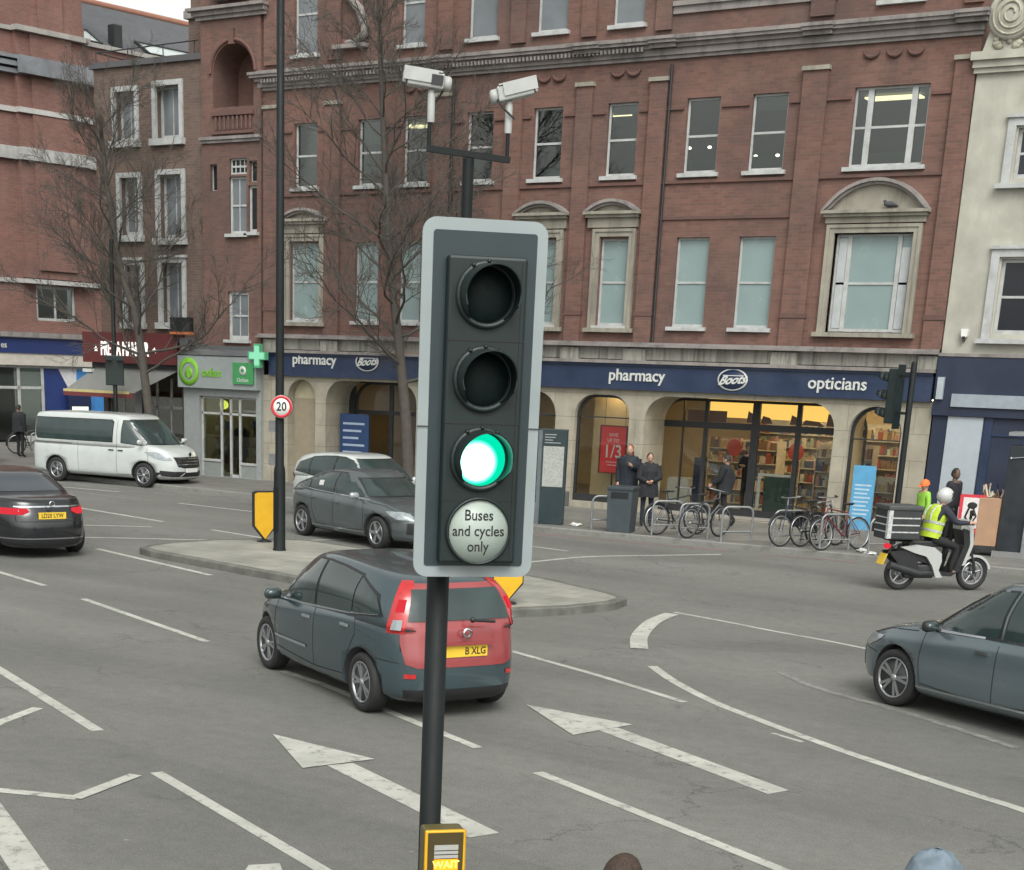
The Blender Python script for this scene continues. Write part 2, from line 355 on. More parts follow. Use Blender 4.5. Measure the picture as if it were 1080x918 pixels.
M_STONE = streaky('arcade_stone', (.36,.33,.265), (.20,.18,.15), .5, 1.2, joint=(1.6,.6))
M_SURR = streaky('window_surround_stone', (.29,.27,.225), (.13,.12,.10), .6, 2.5)
M_CREAM = streaky('cream_render', (.42,.41,.355), (.30,.285,.245), .4, 1.3)
M_WHITE = mat('white_painted_wood', (.43,.44,.44), .55, var=.12, scale=5, dirt=(.25,.24,.22), dirt_amt=.5, dirt_scale=4)
M_NAVY = mat('navy_fascia', (.016,.030,.072), .45, var=.18, scale=2, dirt=(.04,.055,.1), dirt_amt=.6, dirt_scale=1.5)
M_NAVY2 = mat('dark_navy_panel', (.016,.024,.05), .5, var=.15, scale=2, dirt=(.035,.045,.07), dirt_amt=.5)
M_LETTER = mat('white_letters', (.55,.56,.54), .5, var=.03)
M_DARK = mat('dark_frame', (.022,.024,.026), .45, var=.2)
M_BLACK = mat('black_paint', (.012,.013,.015), .4, var=.15)
M_ROOM = mat('dark_room', (.085,.09,.085), .9, var=.2, scale=1.5)
M_SHOP = mat('shop_wall', (.6,.49,.30), .8, var=.08)
M_SHOPF = mat('shop_floor', (.35,.33,.3), .5, var=.1)
M_GLASS = glass('window_glass', (.62,.68,.66), .9, .05)
M_SGLASS = glass('shop_glass', (.9,.92,.9), .7, .03)
M_BLIND = mat('obscured_glass', (.215,.285,.285), .25, var=.07, scale=1.5, coat=.4)
M_GREYBL = mat('grey_blind_glass', (.15,.165,.18), .2, var=.15, scale=2, coat=.4)
M_SLATE = brick('roof_slate', (.11,.115,.13), (.085,.09,.10), (.06,.06,.065), dirt_amt=.3)
M_YELLOW = mat('signal_yellow', (.66,.37,.012), .45, var=.08)
M_GALV = mat('galvanised_steel', (.28,.29,.3), .45, metal=.6, var=.2, scale=8)
M_STRIP = emit('strip_light', (1.0,.80,.48), 2.2)
M_SPOT = emit('spot_light', (1.0,.92,.78), 4.5)
M_SHOPL = emit('shop_ceiling_light', (1.0,.78,.46), 13.0)
M_YGLOW = emit('yellow_lightbox', (1.0,.60,.13), .75)

# ------------------------------------------------------------------ ground and roads
tag(MB().quad((-260,-120,0),(160,-120,0),(160,260,0),(-260,260,0)).build('road', M_ASPH), kind='structure')
def raised(name, poly, mtop, h=.12, kerb=.14, mkerb=None):
    """pavement slab with a kerb row round it"""
    p = [Vector((x,y,0)) for x,y in poly]; n = len(p)
    area = sum(p[i].x*p[(i+1)%n].y-p[(i+1)%n].x*p[i].y for i in range(n))
    if area < 0: p.reverse()
    inn = []
    for i in range(n):
        a,b,c = p[i-1],p[i],p[(i+1)%n]; d1=(b-a).normalized(); d2=(c-b).normalized()
        n1=Vector((-d1.y,d1.x,0)); n2=Vector((-d2.y,d2.x,0)); q=(n1+n2); q = q/ max(.3,(1+n1.dot(n2))); inn.append(b+q*kerb)
    mb = MB(); z=Vector((0,0,h)); bev=Vector((0,0,h-.02))
    mid=[b+(i-b)*.12 for b,i in zip(p,inn)]
    for i in range(n):
        j=(i+1)%n
        mb.quad(p[i]-Vector((0,0,.05)),p[j]-Vector((0,0,.05)),p[j]+bev,p[i]+bev); mb.quad(p[i]+bev,p[j]+bev,mid[j]+z,mid[i]+z)
        mb.quad(mid[i]+z,mid[j]+z,inn[j]+z,inn[i]+z)
    k = mb.build(name+'_kerb', mkerb or M_KERB); tag(k, kind='structure')
    t = MB().add([v+Vector((0,0,h-.003)) for v in inn], [tuple(range(n))]).build(name, mtop); tag(t, kind='structure')
raised('pavement', [(60,33.2),(-7.8,32.75),(-11.3,32.6),(-18.4,32.25),(-22,32.9),(-27.2,33.55),(-31.4,33.85),(-40,34.7),(-46,35.6),(-60,41),(-120,70),(-120,120),(60,120)], M_PAVE)
raised('traffic_island', [(-21.35,22.3),(-21.2,21.95),(-20.7,21.72),(-20.09,21.58),(-17.05,20.9),(-14.5,20.3),(-12.9,20.1),(-12.1,20.3),(-11.6,21.2),(-11.35,22.2),(-11.45,22.8),(-11.9,23.15),(-13.4,23.9),(-14.6,24.35),(-18.0,25.2),(-20.0,25.55),(-20.8,25.0),(-21.3,24.0),(-21.45,23.0)], M_ISL, .13, .15, mat('island_kerb_stone', (.135,.135,.12), .85, var=.25, scale=4, dirt=(.05,.05,.045), dirt_amt=.6, dirt_scale=3))
raised('near_pavement', [(-4.5,6.55),(-8.4,6.2),(-16,9),(-30,12),(-60,20),(-60,-20),(30,-20),(30,6.5),(-1.0,6.6)], M_PAVE)

def strip(mb, pts, w, z=.004):
    pts=[Vector((x,y,0)) for x,y in pts]; n=len(pts)
    # resample with Catmull-Rom when curved
    if n > 3:
        q=[]
        for i in range(n-1):
            a=pts[max(0,i-1)];b=pts[i];c=pts[i+1];d=pts[min(n-1,i+2)]
            for k in range(5):
                t=k/5; q.append(.5*((2*b)+(c-a)*t+(2*a-5*b+4*c-d)*t*t+(3*b-a-3*c+d)*t**3))
        q.append(pts[-1]); pts=q; n=len(pts)
    Lf=[];Rt=[]
    for i in range(n):
        d=(pts[min(n-1,i+1)]-pts[max(0,i-1)]).normalized(); s=Vector((-d.y,d.x,0))*w/2; Lf.append(pts[i]+s+Vector((0,0,z))); Rt.append(pts[i]-s+Vector((0,0,z)))
    for i in range(n-1): mb.quad(Rt[i],Rt[i+1],Lf[i+1],Lf[i])
WHITE_LINES = [
([(-15.273, 12.875), (-14.188, 12.358), (-11.106, 10.856)], 0.13),
([(-11.682, 9.673), (-12.081, 10.487), (-12.316, 11.203)], 0.13),
([(-10.551, 8.51), (-10.082, 8.712), (-9.424, 8.96)], .13), 
([(-10.352, 8.642), (-9.259, 7.981), (-8.12, 7.28)], 0.26),
([(-9.537, 10.016), (-6.665, 8.695), (-6.206, 8.479)], 0.12),
([(-10.56, 17.771), (-8.856, 17.026), (-7.355, 16.256)], 0.1),
([(-6.959, 12.293), (-5.414, 11.561), (-4.004, 10.884), (-3.345, 10.539)], 0.12),
([(-8.669, 18.095), (-8.005, 17.341), (-7.142, 16.529), (-6.473, 16.04), (-5.727, 15.527), (-5.062, 15.099), (-4.463, 14.745), (-3.65, 14.279), (-3.01, 13.94), (-1.954, 13.21)], 0.13),
([(-5.95, 15.40), (-5.55, 15.22)], 0.06),
([(-10.575, 22.701), (-9.664, 22.416), (-8.66, 22.047), (-7.844, 21.806), (-7.044, 21.498)], 0.09),
([(-17.679, 17.081), (-13.829, 15.514)], 0.11),
([(-21.598, 18.519), (-20.823, 18.249), (-19.142, 17.668)], 0.11),
([(-22.319, 21.955), (-18.28, 20.625)], 0.12),
([(-24.008, 23.076), (-23.2, 23.834), (-22.31, 24.55), (-21.556, 25.378)], 0.13),
([(-29.0, 27.818), (-25.221, 26.885)], 0.13), ([(-25.795, 24.834), (-24.564, 25.825)], 0.12),
([(-34.049, 31.869), (-31.666, 32.07)], 0.13), ([(-28.312, 30.785), (-25.654, 30.527)], 0.12),
([(-23.374, 26.419), (-21.7, 26.03), (-21.166, 25.9)], 0.12),
([(-20.891, 25.942), (-20.453, 27.008), (-19.857, 28.802)], 0.12),
([(-15.819, 25.803), (-15.554, 26.906), (-15.395, 27.971), (-15.12, 28.808), (-14.327, 30.036), (-13.588, 31.207)], 0.12),
([(-17.328, 29.183), (-16.931, 29.256), (-16.052, 29.107)], 0.1),
([(-11.811, 14.587), (-10.855, 14.211), (-8.888, 13.242), (-7.9, 12.76)], .11),
]
mb = MB()
for p, wd in WHITE_LINES: strip(mb, p, wd)
strip(mb, [(-9.43, 8.93), (-9.602, 9.822)], .13, .008)
strip(mb, [(-9.40,19.18),(-9.828,20.018),(-10.154,20.875),(-10.387,21.658),(-10.52,22.5)], .24, .008)
for poly in ([(-9.739, 11.875), (-8.657, 10.981), (-8.37, 11.697)], [(-8.56,11.22),(-8.44,11.45),(-6.182, 10.358), (-6.292, 10.09)],
             [(-8.608, 14.869), (-7.474, 13.878), (-7.244, 14.751)], [(-7.40, 14.28),(-7.30, 14.52),(-4.903, 13.23),(-4.996, 12.974)],
             [(-7.147, 8.44), (-7.002, 8.622), (-6.777, 8.398), (-7.009, 8.204)]):
    mb.add([(x,y,.008 if len(poly)==3 else .004) for x,y in poly], [tuple(range(len(poly)))])
tag(mb.build('road_markings', M_PAINT), kind='structure')
mb = MB()
strip(mb, [(-7.282, 18.901), (-6.523, 18.186), (-5.219, 17.473), (-3.752, 16.499)], .12); strip(mb, [(-32.474, 31.033), (-29.817, 30.774)], .1)
for a,b in (((-35.215, 32.967),(-34.618, 32.947)),((-34.251, 32.887),(-33.488, 32.839)),((-32.97, 32.728),(-32.364, 32.78)),((-31.889, 32.626),(-31.299, 32.677)),((-30.937, 32.666),(-30.223, 32.645)),((-29.898, 32.589),(-29.217, 32.547)),((-29.004, 32.608),(-28.423, 32.701)),((-27.85, 32.528),(-27.34, 32.535))): strip(mb,[a,b],.12)
tag(mb.build('worn_road_markings', M_WORN), kind='structure')
mb = MB(); strip(mb, [(-24,32.6),(-20.1, 32.0), (-18.3, 31.8), (-16.1, 31.85), (-13.8, 31.98)], .09); 
strip(mb, [(-13.0,32.02),(-11.0,32.15)], .07)
tag(mb.build('red_route_line', M_RED), kind='structure')

# ------------------------------------------------------------------ building helpers
def wall_holes(mb, x0,x1,z0,z1,y, holes, depth=.25):
    """front face at y with rectangular openings (x0,x1,z0,z1) and their reveals"""
    xs=sorted({x0,x1,*[h[0] for h in holes],*[h[1] for h in holes]}); zs=sorted({z0,z1,*[h[2] for h in holes],*[h[3] for h in holes]})
    for i in range(len(xs)-1):
        for j in range(len(zs)-1):
            cx=(xs[i]+xs[i+1])/2; cz=(zs[j]+zs[j+1])/2
            if any(h[0]<cx<h[1] and h[2]<cz<h[3] for h in holes): continue
            mb.quad((xs[i],y,zs[j]),(xs[i+1],y,zs[j]),(xs[i+1],y,zs[j+1]),(xs[i],y,zs[j+1]))
    for a,b,c,d in holes:
        yy=y+depth
        mb.quad((a,y,c),(a,yy,c),(a,yy,d),(a,y,d)); mb.quad((b,y,c),(b,y,d),(b,yy,d),(b,yy,c))
        mb.quad((a,y,d),(a,yy,d),(b,yy,d),(b,y,d)); mb.quad((a,y,c),(b,y,c),(b,yy,c),(a,yy,c))
def arch_curve(x0,x1,zt,r,n=8):
    """points left to right along the head of an opening with rounded shoulders of radius r"""
    r=min(r,(x1-x0)/2); P=[]
    for i in range(n+1):
        t=math.pi-(math.pi/2)*i/n; P.append((x0+r+r*math.cos(t), zt-r+r*math.sin(t)))
    for i in range(n+1):
        t=math.pi/2-(math.pi/2)*i/n; P.append((x1-r+r*math.cos(t), zt-r+r*math.sin(t)))
    return P
def wall_arches(mb, x0,x1,z0,z1,y, arches):
    """arches: (xa,xb,ztop,r,depth,zbottom)"""
    arches=sorted(arches); c=x0
    for xa,xb,zt,r,dp,zb in arches:
        mb.quad((c,y,z0),(xa,y,z0),(xa,y,z1),(c,y,z1)); c=xb
        P=[(xa,zb)]+arch_curve(xa,xb,zt,r)+[(xb,zb)]
        for i in range(1,len(P)-2):
            if P[i+1][0]-P[i][0]>1e-5: mb.quad((P[i][0],y,P[i][1]),(P[i+1][0],y,P[i+1][1]),(P[i+1][0],y,z1),(P[i][0],y,z1))
        for i in range(len(P)-1):
            mb.quad((P[i][0],y,P[i][1]),(P[i][0],y+dp,P[i][1]),(P[i+1][0],y+dp,P[i+1][1]),(P[i+1][0],y,P[i+1][1]))
        if zb>z0: mb.quad((xa,y,z0),(xb,y,z0),(xb,y,zb),(xa,y,zb)); mb.quad((xa,y,zb),(xb,y,zb),(xb,y+dp,zb),(xa,y+dp,zb))
    mb.quad((c,y,z0),(x1,y,z0),(x1,y,z1),(c,y,z1))
def sash(par, x0,x1,z0,z1,y, pane=None, fw=.05, sill=True, mid=True, lights=None, name='window', label=None, sillm=None, vert=0):
    """sliding sash window standing y behind the wall face; lights = x positions of thick mullions"""
    f=MB(); yb=y+.07
    f.box(x0,x0+fw,y,yb,z0,z1); f.box(x1-fw,x1,y,yb,z0,z1); f.box(x0+fw,x1-fw,y,yb,z1-fw,z1); f.box(x0+fw,x1-fw,y,yb,z0,z0+fw*1.3)
    zm=(z0+z1)/2
    if mid: f.box(x0+fw,x1-fw,y+.005,yb-.01,zm-.025,zm+.025)
    for mx,mw in (lights or []): f.box(mx-mw/2,mx+mw/2,y-.01,yb+.005,z0+.01,z1-.01)
    for k in range(vert):
        vx=x0+(x1-x0)*(k+1)/(vert+1); f.box(vx-.015,vx+.015,y+.01,yb-.015,z0+fw,z1-fw)
    w=f.build(name, M_WHITE, par, True)
    if label: w['label']=label
    MB().box(x0+fw*.5,x1-fw*.5,y+.03,y+.036,z0+fw*.5,z1-fw*.5).build('pane', pane or M_GLASS, w)
    if sill: MB().box(x0-.09,x1+.09,y-.20,y+.02,z0-.09,z0-.002).build('sill', sillm or M_WHITE, w)
    return w
# ------------------------------------------------------------------ the long red brick building with the chemist's below
B = thing('brick_building', 'long red brick building with white sash windows above the navy chemist shopfront', 'building', (-21.3,38,0))
Y = 38.0
W2 = [(-30.40,-29.60),(-28.19,-27.40),(-26.69,-25.89),(-24.68,-23.87),(-22.67,-21.83),(-20.56,-19.73),(-18.43,-17.56),(-16.75,-15.86)]
W1 = [(-30.52,-29.47),(-28.23,-27.44),(-26.73,-26.02),(-24.55,-23.75),(-22.60,-21.80),(-20.54,-19.73),(-18.43,-17.56),(-16.78,-15.86)]
W3 = [(-30.42,-29.62),(-26.84,-26.10),(-24.74,-23.88),(-22.71,-21.84),(-20.58,-19.73),(-13.89,-12.97)]
holes = [(a,b,8.12,9.80) for a,b in W2]+[(-14.29,-12.57,8.12,9.80)]+[(a,b,4.60,6.72) for a,b in W1]+[(-14.40,-12.54,4.60,6.76)]+[(a,b,11.46,13.5) for a,b in W3]+[(-17.9,-17.0,12.3,13.9),(-16.4,-15.5,12.3,13.9)]
mb = MB(); wall_holes(mb,-31.55,-11.57,4.2,17.0,Y,holes,.2)
mb.quad((-11.57,Y,0),(-11.57,Y+14,0),(-11.57,Y+14,17),(-11.57,Y,17)); mb.quad((-33.75,Y+14,0),(-11.57,Y+14,0),(-11.57,Y+14,17),(-33.75,Y+14,17))
mb.quad((-33.75,Y,11.8),(-33.75,Y+14,11.8),(-33.75,Y+14,17),(-33.75,Y,17)); mb.quad((-33.75,Y+.4,17),(-11.57,Y+.4,17),(-11.57,Y+14,17),(-33.75,Y+14,17))
wall = mb.build('wall', M_BRICK, B, True)
# pilasters with their small pale caps
for a,b in ((-31.45,-30.97),(-29.27,-28.75),(-25.65,-25.15),(-23.45,-22.98),(-21.42,-20.97),(-19.40,-18.94),(-15.52,-14.92),(-12.05,-11.60)):
    p = MB().box(a,b,Y-.10,Y-.002,4.2,10.20).box(a+.02,b-.02,Y-.09,Y-.002,11.3,16.5).build('pilaster', M_BRICK, B, True)
    MB().box(a-.03,b+.03,Y-.15,Y-.002,10.20,10.29).build('capital', M_SURR, p)
    MB().box(a-.02,b+.02,Y-.12,Y-.002,4.9,5.0).build('band', M_BRICKD, p)
# thin moulded strings beside the windows, between the pilasters
PIL=[-30.97,-29.27,-28.75,-25.65,-25.15,-23.45,-22.98,-21.42,-20.97,-19.40,-18.94,-15.52,-14.92,-12.05]
mb=MB()
for i in range(0,len(PIL),2):
    xa,xb=PIL[i],PIL[i+1]; gaps=sorted([h for h in holes if h[2]==8.12 and xa<h[0]<xb])
    c=xa
    for h in gaps+[(xb,xb,0,0)]:
        if h[0]-c>.05: MB().box(c,h[0]-.06 if h[0]<xb else xb,Y-.05,Y-.002,9.56,9.62).build('string_course', M_BRICKD, B, True)
        c=h[1]+.06
    MB().box(xa,xb,Y-.055,Y-.002,7.93,8.0).build('string_course', M_BRICKD, B, True)
MB().box(-18.94,-15.52,Y-.04,Y-.002,7.12,7.19).build('string_course', M_BRICKD, B, True)
# main cornice
mb=MB()
def cornice(mb,x0,x1,y,z,prof):
    for (dz0,dz1,out) in prof: mb.box(x0-(out if x0<-31 else 0),x1+out*.3,y-out,y-.002,z+dz0,z+dz1)
PR=[(-.28,-.20,.07),(-.20,-.06,.13),(-.06,.03,.20),(.03,.10,.30),(.10,.17,.34),(.17,.22,.16)]
cornice(mb,-31.5,-11.55,Y,10.95,PR)
for a in (-19.4,-15.55,-12.1,-21.45,-25.7): cornice(mb,a,a+.62,Y-.09,10.95,PR[2:5])
x=-31.4
while x<-19.6: mb.box(x,x+.05,Y-.27,Y-.19,10.84,10.93); x+=.11
mb.build('cornice', M_CORN, B, True)
mb=MB().box(-18.94,-14.9,Y-.12,Y-.002,11.78,11.88).box(-18.94,-14.9,Y-.06,Y-.002,11.62,11.78).box(-31.5,-11.6,Y-.3,Y-.002,15.5,15.7).box(-31.5,-11.6,Y-.35,Y-.002,16.9,17.1)
mb.build('upper_band', M_CORN, B, True)
# round brick swags under the cornice
mb=MB()
for cx in (-13.98,-13.46,-12.98,-20.33,-19.9,-22.4,-21.97,-26.5,-26.1):
    mb.tube([(cx+.17*math.cos(t),Y-.04,10.52-.13*math.sin(t)) for t in [math.pi*k/8 for k in range(9)]],[.02+.03*math.sin(math.pi*k/8) for k in range(9)],6)
mb.build('swag_ornament', M_BRICKD, B, True)
# scroll beside the third floor window
mb=MB().tube([(-28.75,Y-.08,13.1),(-28.5,Y-.1,12.75),(-28.15,Y-.1,12.45),(-27.98,Y-.1,12.1),(-27.95,Y-.1,11.85),(-28.2,Y-.1,11.7),(-28.6,Y-.08,11.68)],[.06,.1,.13,.14,.12,.08,.05],8)
mb.build('scroll', M_CORN, B, True)
MB().box(-29.0,-27.9,Y-.2,Y-.002,11.53,11.63).build('scroll_ledge', M_CORN, B, True)
# windows
for i,(a,b) in enumerate(W2): sash(B,a,b,8.15,9.80,Y+.10)
sash(B,-14.29,-12.57,8.15,9.80,Y+.10,lights=[(-13.93,.13),(-12.93,.13)],label='wide three light sash window')
for i,(a,b) in enumerate(W1):
    sash(B,a,b,4.66,6.72,Y+.10,pane=M_BLIND)
sash(B,-14.38,-12.56,4.62,6.74,Y+.12,pane=M_BLIND,lights=[(-14.06,.10),(-12.88,.10)],sill=False,label='wide three light window with white obscured panes')
for a_,b_,z_ in ((-14.32,-14.12,6.66),(-12.82,-12.62,6.45)): MB().box(a_,b_,Y+.125,Y+.148,4.7,z_).build('blind', mat('white_blind',(.42,.44,.45),.6), B, True)
for a,b in W3: sash(B,a,b,11.5,13.5,Y+.10,pane=M_GREYBL)
for a,b in ((-17.9,-17.0),(-16.4,-15.5)): sash(B,a,b,12.33,13.9,Y+.10,pane=M_GREYBL)
# stone surrounds and curved pediments on the first floor
def surround(x0,x1,z0,z1,px0,px1,pz,rise):
    s=MB(); t=.16
    s.box(x0,x0+t,Y-.07,Y+.12,z0,z1-t).box(x1-t,x1,Y-.07,Y+.12,z0,z1-t).box(x0,x1,Y-.07,Y+.12,z1-t,z1).box(x0-.03,x0+.05,Y-.10,Y-.004,z0,z1+.02).box(x1-.05,x1+.03,Y-.10,Y-.004,z0,z1+.02).box(x0+.05,x1-.05,Y-.10,Y-.004,z1-.05,z1+.02)
    s.box(x0-.12,x1+.12,Y-.16,Y+.1,z0-.10,z0-.002)
    o=s.build('window_surround', M_SURR, B, True)
    p=MB(); p.box(px0+.08,px1-.08,Y-.08,Y-.004,z1+.05,pz-.12)            # frieze
    p.box(px0,px1,Y-.24,Y-.003,pz-.05,pz+.02).box(px0+.05,px1-.05,Y-.17,Y-.003,pz-.12,pz-.05)
    c=(px0+px1)/2; h=(px1-px0)/2; n=16; rad=(h*h+rise*rise)/(2*rise); cz=pz+rise-rad; am=math.asin(min(1,h/rad))
    def arc(r): return [(c+r*math.sin(-am+2*am*k/n), cz+r*math.cos(-am+2*am*k/n)) for k in range(n+1)]
    q=p.build('pediment', M_SURR, o)
    m2=MB()
    A=arc(rad); A2=arc(rad-.07); A3=arc(rad-.13)
    for k in range(n):
        for (I,J,out) in ((A2,A,.25),(A3,A2,.17)):
            m2.add([(I[k][0],Y-out,max(I[k][1],pz+.02)),(I[k+1][0],Y-out,max(I[k+1][1],pz+.02)),(J[k+1][0],Y-out,max(J[k+1][1],pz+.02)),(J[k][0],Y-out,max(J[k][1],pz+.02)),
                    (I[k][0],Y-.003,max(I[k][1],pz+.02)),(I[k+1][0],Y-.003,max(I[k+1][1],pz+.02)),(J[k+1][0],Y-.003,max(J[k+1][1],pz+.02)),(J[k][0],Y-.003,max(J[k][1],pz+.02))],
                   [(0,1,2,3),(0,4,5,1),(3,2,6,7)])
    m2.build('pediment_moulding', M_CORN, o)
    m3=MB(); P3=[(x,max(z,pz+.02)) for x,z in A3]
    m3.prism([(P3[0][0],pz+.02)]+P3+[(P3[-1][0],pz+.02)],Y-.06,Y-.003); m3.build('pediment_panel', M_SURR, o)
    return o
surround(-14.56,-12.38,4.60,6.92,-14.72,-12.22,7.22,.68)
surround(-20.71,-19.56,4.60,6.92,-20.98,-19.42,7.32,.30)
surround(-22.77,-21.63,4.60,6.92,-23.05,-21.45,7.32,.30)
surround(-30.69,-29.30,4.60,6.92,-30.85,-29.12,7.32,.30)
# lit rooms behind the second floor windows
r=MB(); x0,x1,y0,y1,z0,z1=-31.3,-11.8,Y+.22,Y+5,7.4,9.95
r.quad((x0,y1,z0),(x1,y1,z0),(x1,y1,z1),(x0,y1,z1)).quad((x0,y0,z1),(x1,y0,z1),(x1,y1,z1),(x0,y1,z1)).quad((x0,y0,z0),(x1,y0,z0),(x1,y1,z0),(x0,y1,z0)).quad((x0,y0,z0),(x0,y1,z0),(x0,y1,z1),(x0,y0,z1)).quad((x1,y0,z0),(x1,y1,z0),(x1,y1,z1),(x1,y0,z1))
for xx in (-30.6,-25.6,-19.95): r.box(xx-.05,xx+.05,y0,y1-.01,z0,z1)
for xx in (-13.9,-26.5): r.box(xx,xx+.5,y1-1.5,y1-1.2,z0,z1-.3)
rm=r.build('room', M_ROOM, B, True)
for (a,b,yy) in ((-28.05,-27.15,1.9),(-21.75,-20.75,1.9),(-14.75,-13.45,1.9)):
    MB().box(a,b,Y+yy,Y+yy+.42,9.86,9.90).build('strip_light', M_STRIP, B, True)
for (xx,yy,zz) in ((-19.05,1.6,8.93),(-18.50,1.6,8.93),(-17.25,1.6,8.68),(-16.68,1.6,8.68)):
    o=MB().ball((xx,Y+yy,zz),(.055,.055,.035),8,5).build('pendant_lamp', M_SPOT, B, True)
for xx in (-18.87,-25.08): MB().tube([(xx,Y-.06,4.3),(xx,Y-.06,10.55)],.035,8).build('dark_upright', M_DARK, B, True)  # thin dark upright tubes against the wall face
for (a,b),zb_ in ((W2[1],9.2),(W2[3],9.35),(W2[5],9.55),(W2[7],9.45)): MB().box(a+.06,b-.06,Y+.16,Y+.165,zb_,9.78).build('roller_blind', mat('roller_blind',(.22,.22,.2),.8), B, True)
MB().box(-14.2,-12.7,Y+.9,Y+1.1,7.6,8.55).box(-13.3,-13.0,Y+1.4,Y+1.5,8.5,9.1).build('office_clutter', mat('office_grey',(.2,.19,.17),.8), rm)
for xx in (-19.3,-17.2,-22.9): MB().box(xx,xx+.5,Y+1.0,Y+1.3,7.6,8.6).build('cabinet', mat('cabinet_green',(.10,.14,.13),.7), rm)
# stained stone course with brackets, shop cornice, fascia
st=MB().box(-31.5,-11.62,Y-.06,Y+.1,3.86,4.16)
for a,b in ((-31.4,-30.9),(-29.3,-28.7),(-25.7,-25.1),(-23.5,-22.9),(-21.45,-20.9),(-19.62,-19.0),(-15.64,-14.97),(-12.05,-11.62)): st.box(a,b,Y-.16,Y-.06,3.80,4.12)
x=-31.3
while x<-11.9: st.box(x,x+.03,Y-.075,Y-.06,3.88,4.14); x+=.62
st.build('stone_course', M_STONEB, B, True)
MB().box(-31.6,-11.6,Y-.28,Y-.002,4.16,4.22).box(-31.6,-11.6,Y-.18,Y-.002,4.22,4.27).build('ledge', M_CORN, B, True)
MB().box(-31.6,-11.62,Y-.26,Y-.002,3.76,3.84).build('shop_cornice', M_CORN, B, True)
fa=MB().box(-31.2,-11.66,Y-.16,Y-.002,3.13,3.75).box(-31.2,-11.66,Y-.2,Y-.002,3.70,3.76).build('fascia', M_NAVY, B, True)
t=MB(); RX,UZ=(1,0,0),(0,0,1)
text_mb(t,'pharmacy',.40,(-19.18,Y-.162,3.47),RX,UZ,.03,bold=.012,sx=1.02); text_mb(t,'pharmacy',.40,(-29.50,Y-.162,3.59),RX,UZ,.03,bold=.012,sx=1.02)
text_mb(t,'opticians',.40,(-13.90,Y-.162,3.45),RX,UZ,.03,bold=.012,sx=1.02)
t.build('lettering', M_LETTER, fa)
for cx,cz in ((-16.56,3.46),(-27.62,3.59)):
    l=MB(); l.lathe([(.27,-.03),(.30,-.03),(.30,0),(.27,0),(.27,-.03)],(0,0,0),'Y',32)
    l.v=[(cx+v[0]*1.33,Y-.165+v[1],cz+v[2]*.86) for v in l.v]
    text_mb(l,'Boots',.30,(cx,Y-.19,cz-.01),(1,0,.08),(.28,0,1),.012,bold=.03,sx=.98,shear=.35)
    l.box(cx-.26,cx+.30,Y-.195,Y-.185,cz+.085,cz+.105)
    o=l.build('oval_logo', M_LETTER, fa)
    d=MB().lathe([(0,-.012),(.27,-.012),(.27,0)],(0,0,0),'Y',32); d.v=[(cx+v[0]*1.33,Y-.168+v[1],cz+v[2]*.86) for v in d.v]; d.build('oval_ground', M_NAVY, o)
# stone arcade
AR=[(-30.58,-29.56,3.04,.5,.35,.12),(-29.18,-26.0,3.06,.6,1.2,.12),(-25.3,-24.3,3.0,.48,.2,.5),(-23.9,-21.55,3.0,.6,.3,.12),(-20.98,-19.38,2.98,.55,.2,.28),(-18.95,-13.91,3.0,.62,1.2,.12),(-13.55,-12.28,2.98,.62,.2,.12)]
mb=MB(); wall_arches(mb,-31.5,-11.62,.0,3.13,Y-.03,AR)
mb.quad((-31.5,Y-.03,3.13),(-11.62,Y-.03,3.13),(-11.62,Y+.2,3.13),(-31.5,Y+.2,3.13)).quad((-31.5,Y-.03,0),(-31.5,Y+.2,0),(-31.5,Y+.2,3.13),(-31.5,Y-.03,3.13))
arc_=mb.build('stone_arcade', M_STONE, B, True)
for a,b in ((-12.2,-11.66),(-13.9,-13.57),(-19.36,-18.97),(-21.5,-21.0)): MB().box(a,b,Y-.09,Y-.034,.12,.5).build('plinth', mat('dark_plinth',(.1,.1,.1),.6), arc_)
# glazing of each opening
def glaze(xa,xb,zb,zt,r,y,vert=(),bars=(),name='shop_window',lab=None,fw=.07,m=None,bottom=.18,gl=None):
    f=MB(); P=[(xa,zb)]+arch_curve(xa,xb,zt,r)+[(xb,zb)]; c=((xa+xb)/2)
    I=[(xa+fw,zb)]+arch_curve(xa+fw,xb-fw,zt-fw,max(.05,r-fw))+[(xb-fw,zb)]
    for k in range(len(P)-1):
        a,b,cc,d=P[k],P[k+1],I[k+1],I[k]
        f.add([(a[0],y,a[1]),(b[0],y,b[1]),(cc[0],y,cc[1]),(d[0],y,d[1]),(d[0],y+.08,d[1]),(cc[0],y+.08,cc[1])],[(0,1,2,3),(3,2,5,4)])
    def top(x):
        rr=min(r,(xb-xa)/2)
        if x<xa+rr: return zt-rr+math.sqrt(max(0,rr*rr-(xa+rr-x)**2))
        if x>xb-rr: return zt-rr+math.sqrt(max(0,rr*rr-(x-xb+rr)**2))
        return zt
    for v in vert: f.box(v[0]-v[1]/2,v[0]+v[1]/2,y-.01,y+.07,zb,top(v[0])-.03)
    for z,h in bars:
        f.box(xa+.03,xb-.03,y-.02,y+.075,z-h/2,z+h/2)
    if bottom: f.box(xa+.02,xb-.02,y-.03,y+.08,zb,zb+bottom)
    o=f.build(name, m or M_DARK, B, True)
    if lab: o['label']=lab
    g=MB(); Q=[(xa+.02,zb)]+arch_curve(xa+.02,xb-.02,zt-.02,r)+[(xb-.02,zb)]
    g.add([(q[0],y+.03,q[1]) for q in Q],[tuple(range(len(Q)))]); g.build('pane', gl or M_SGLASS, o)
    return o
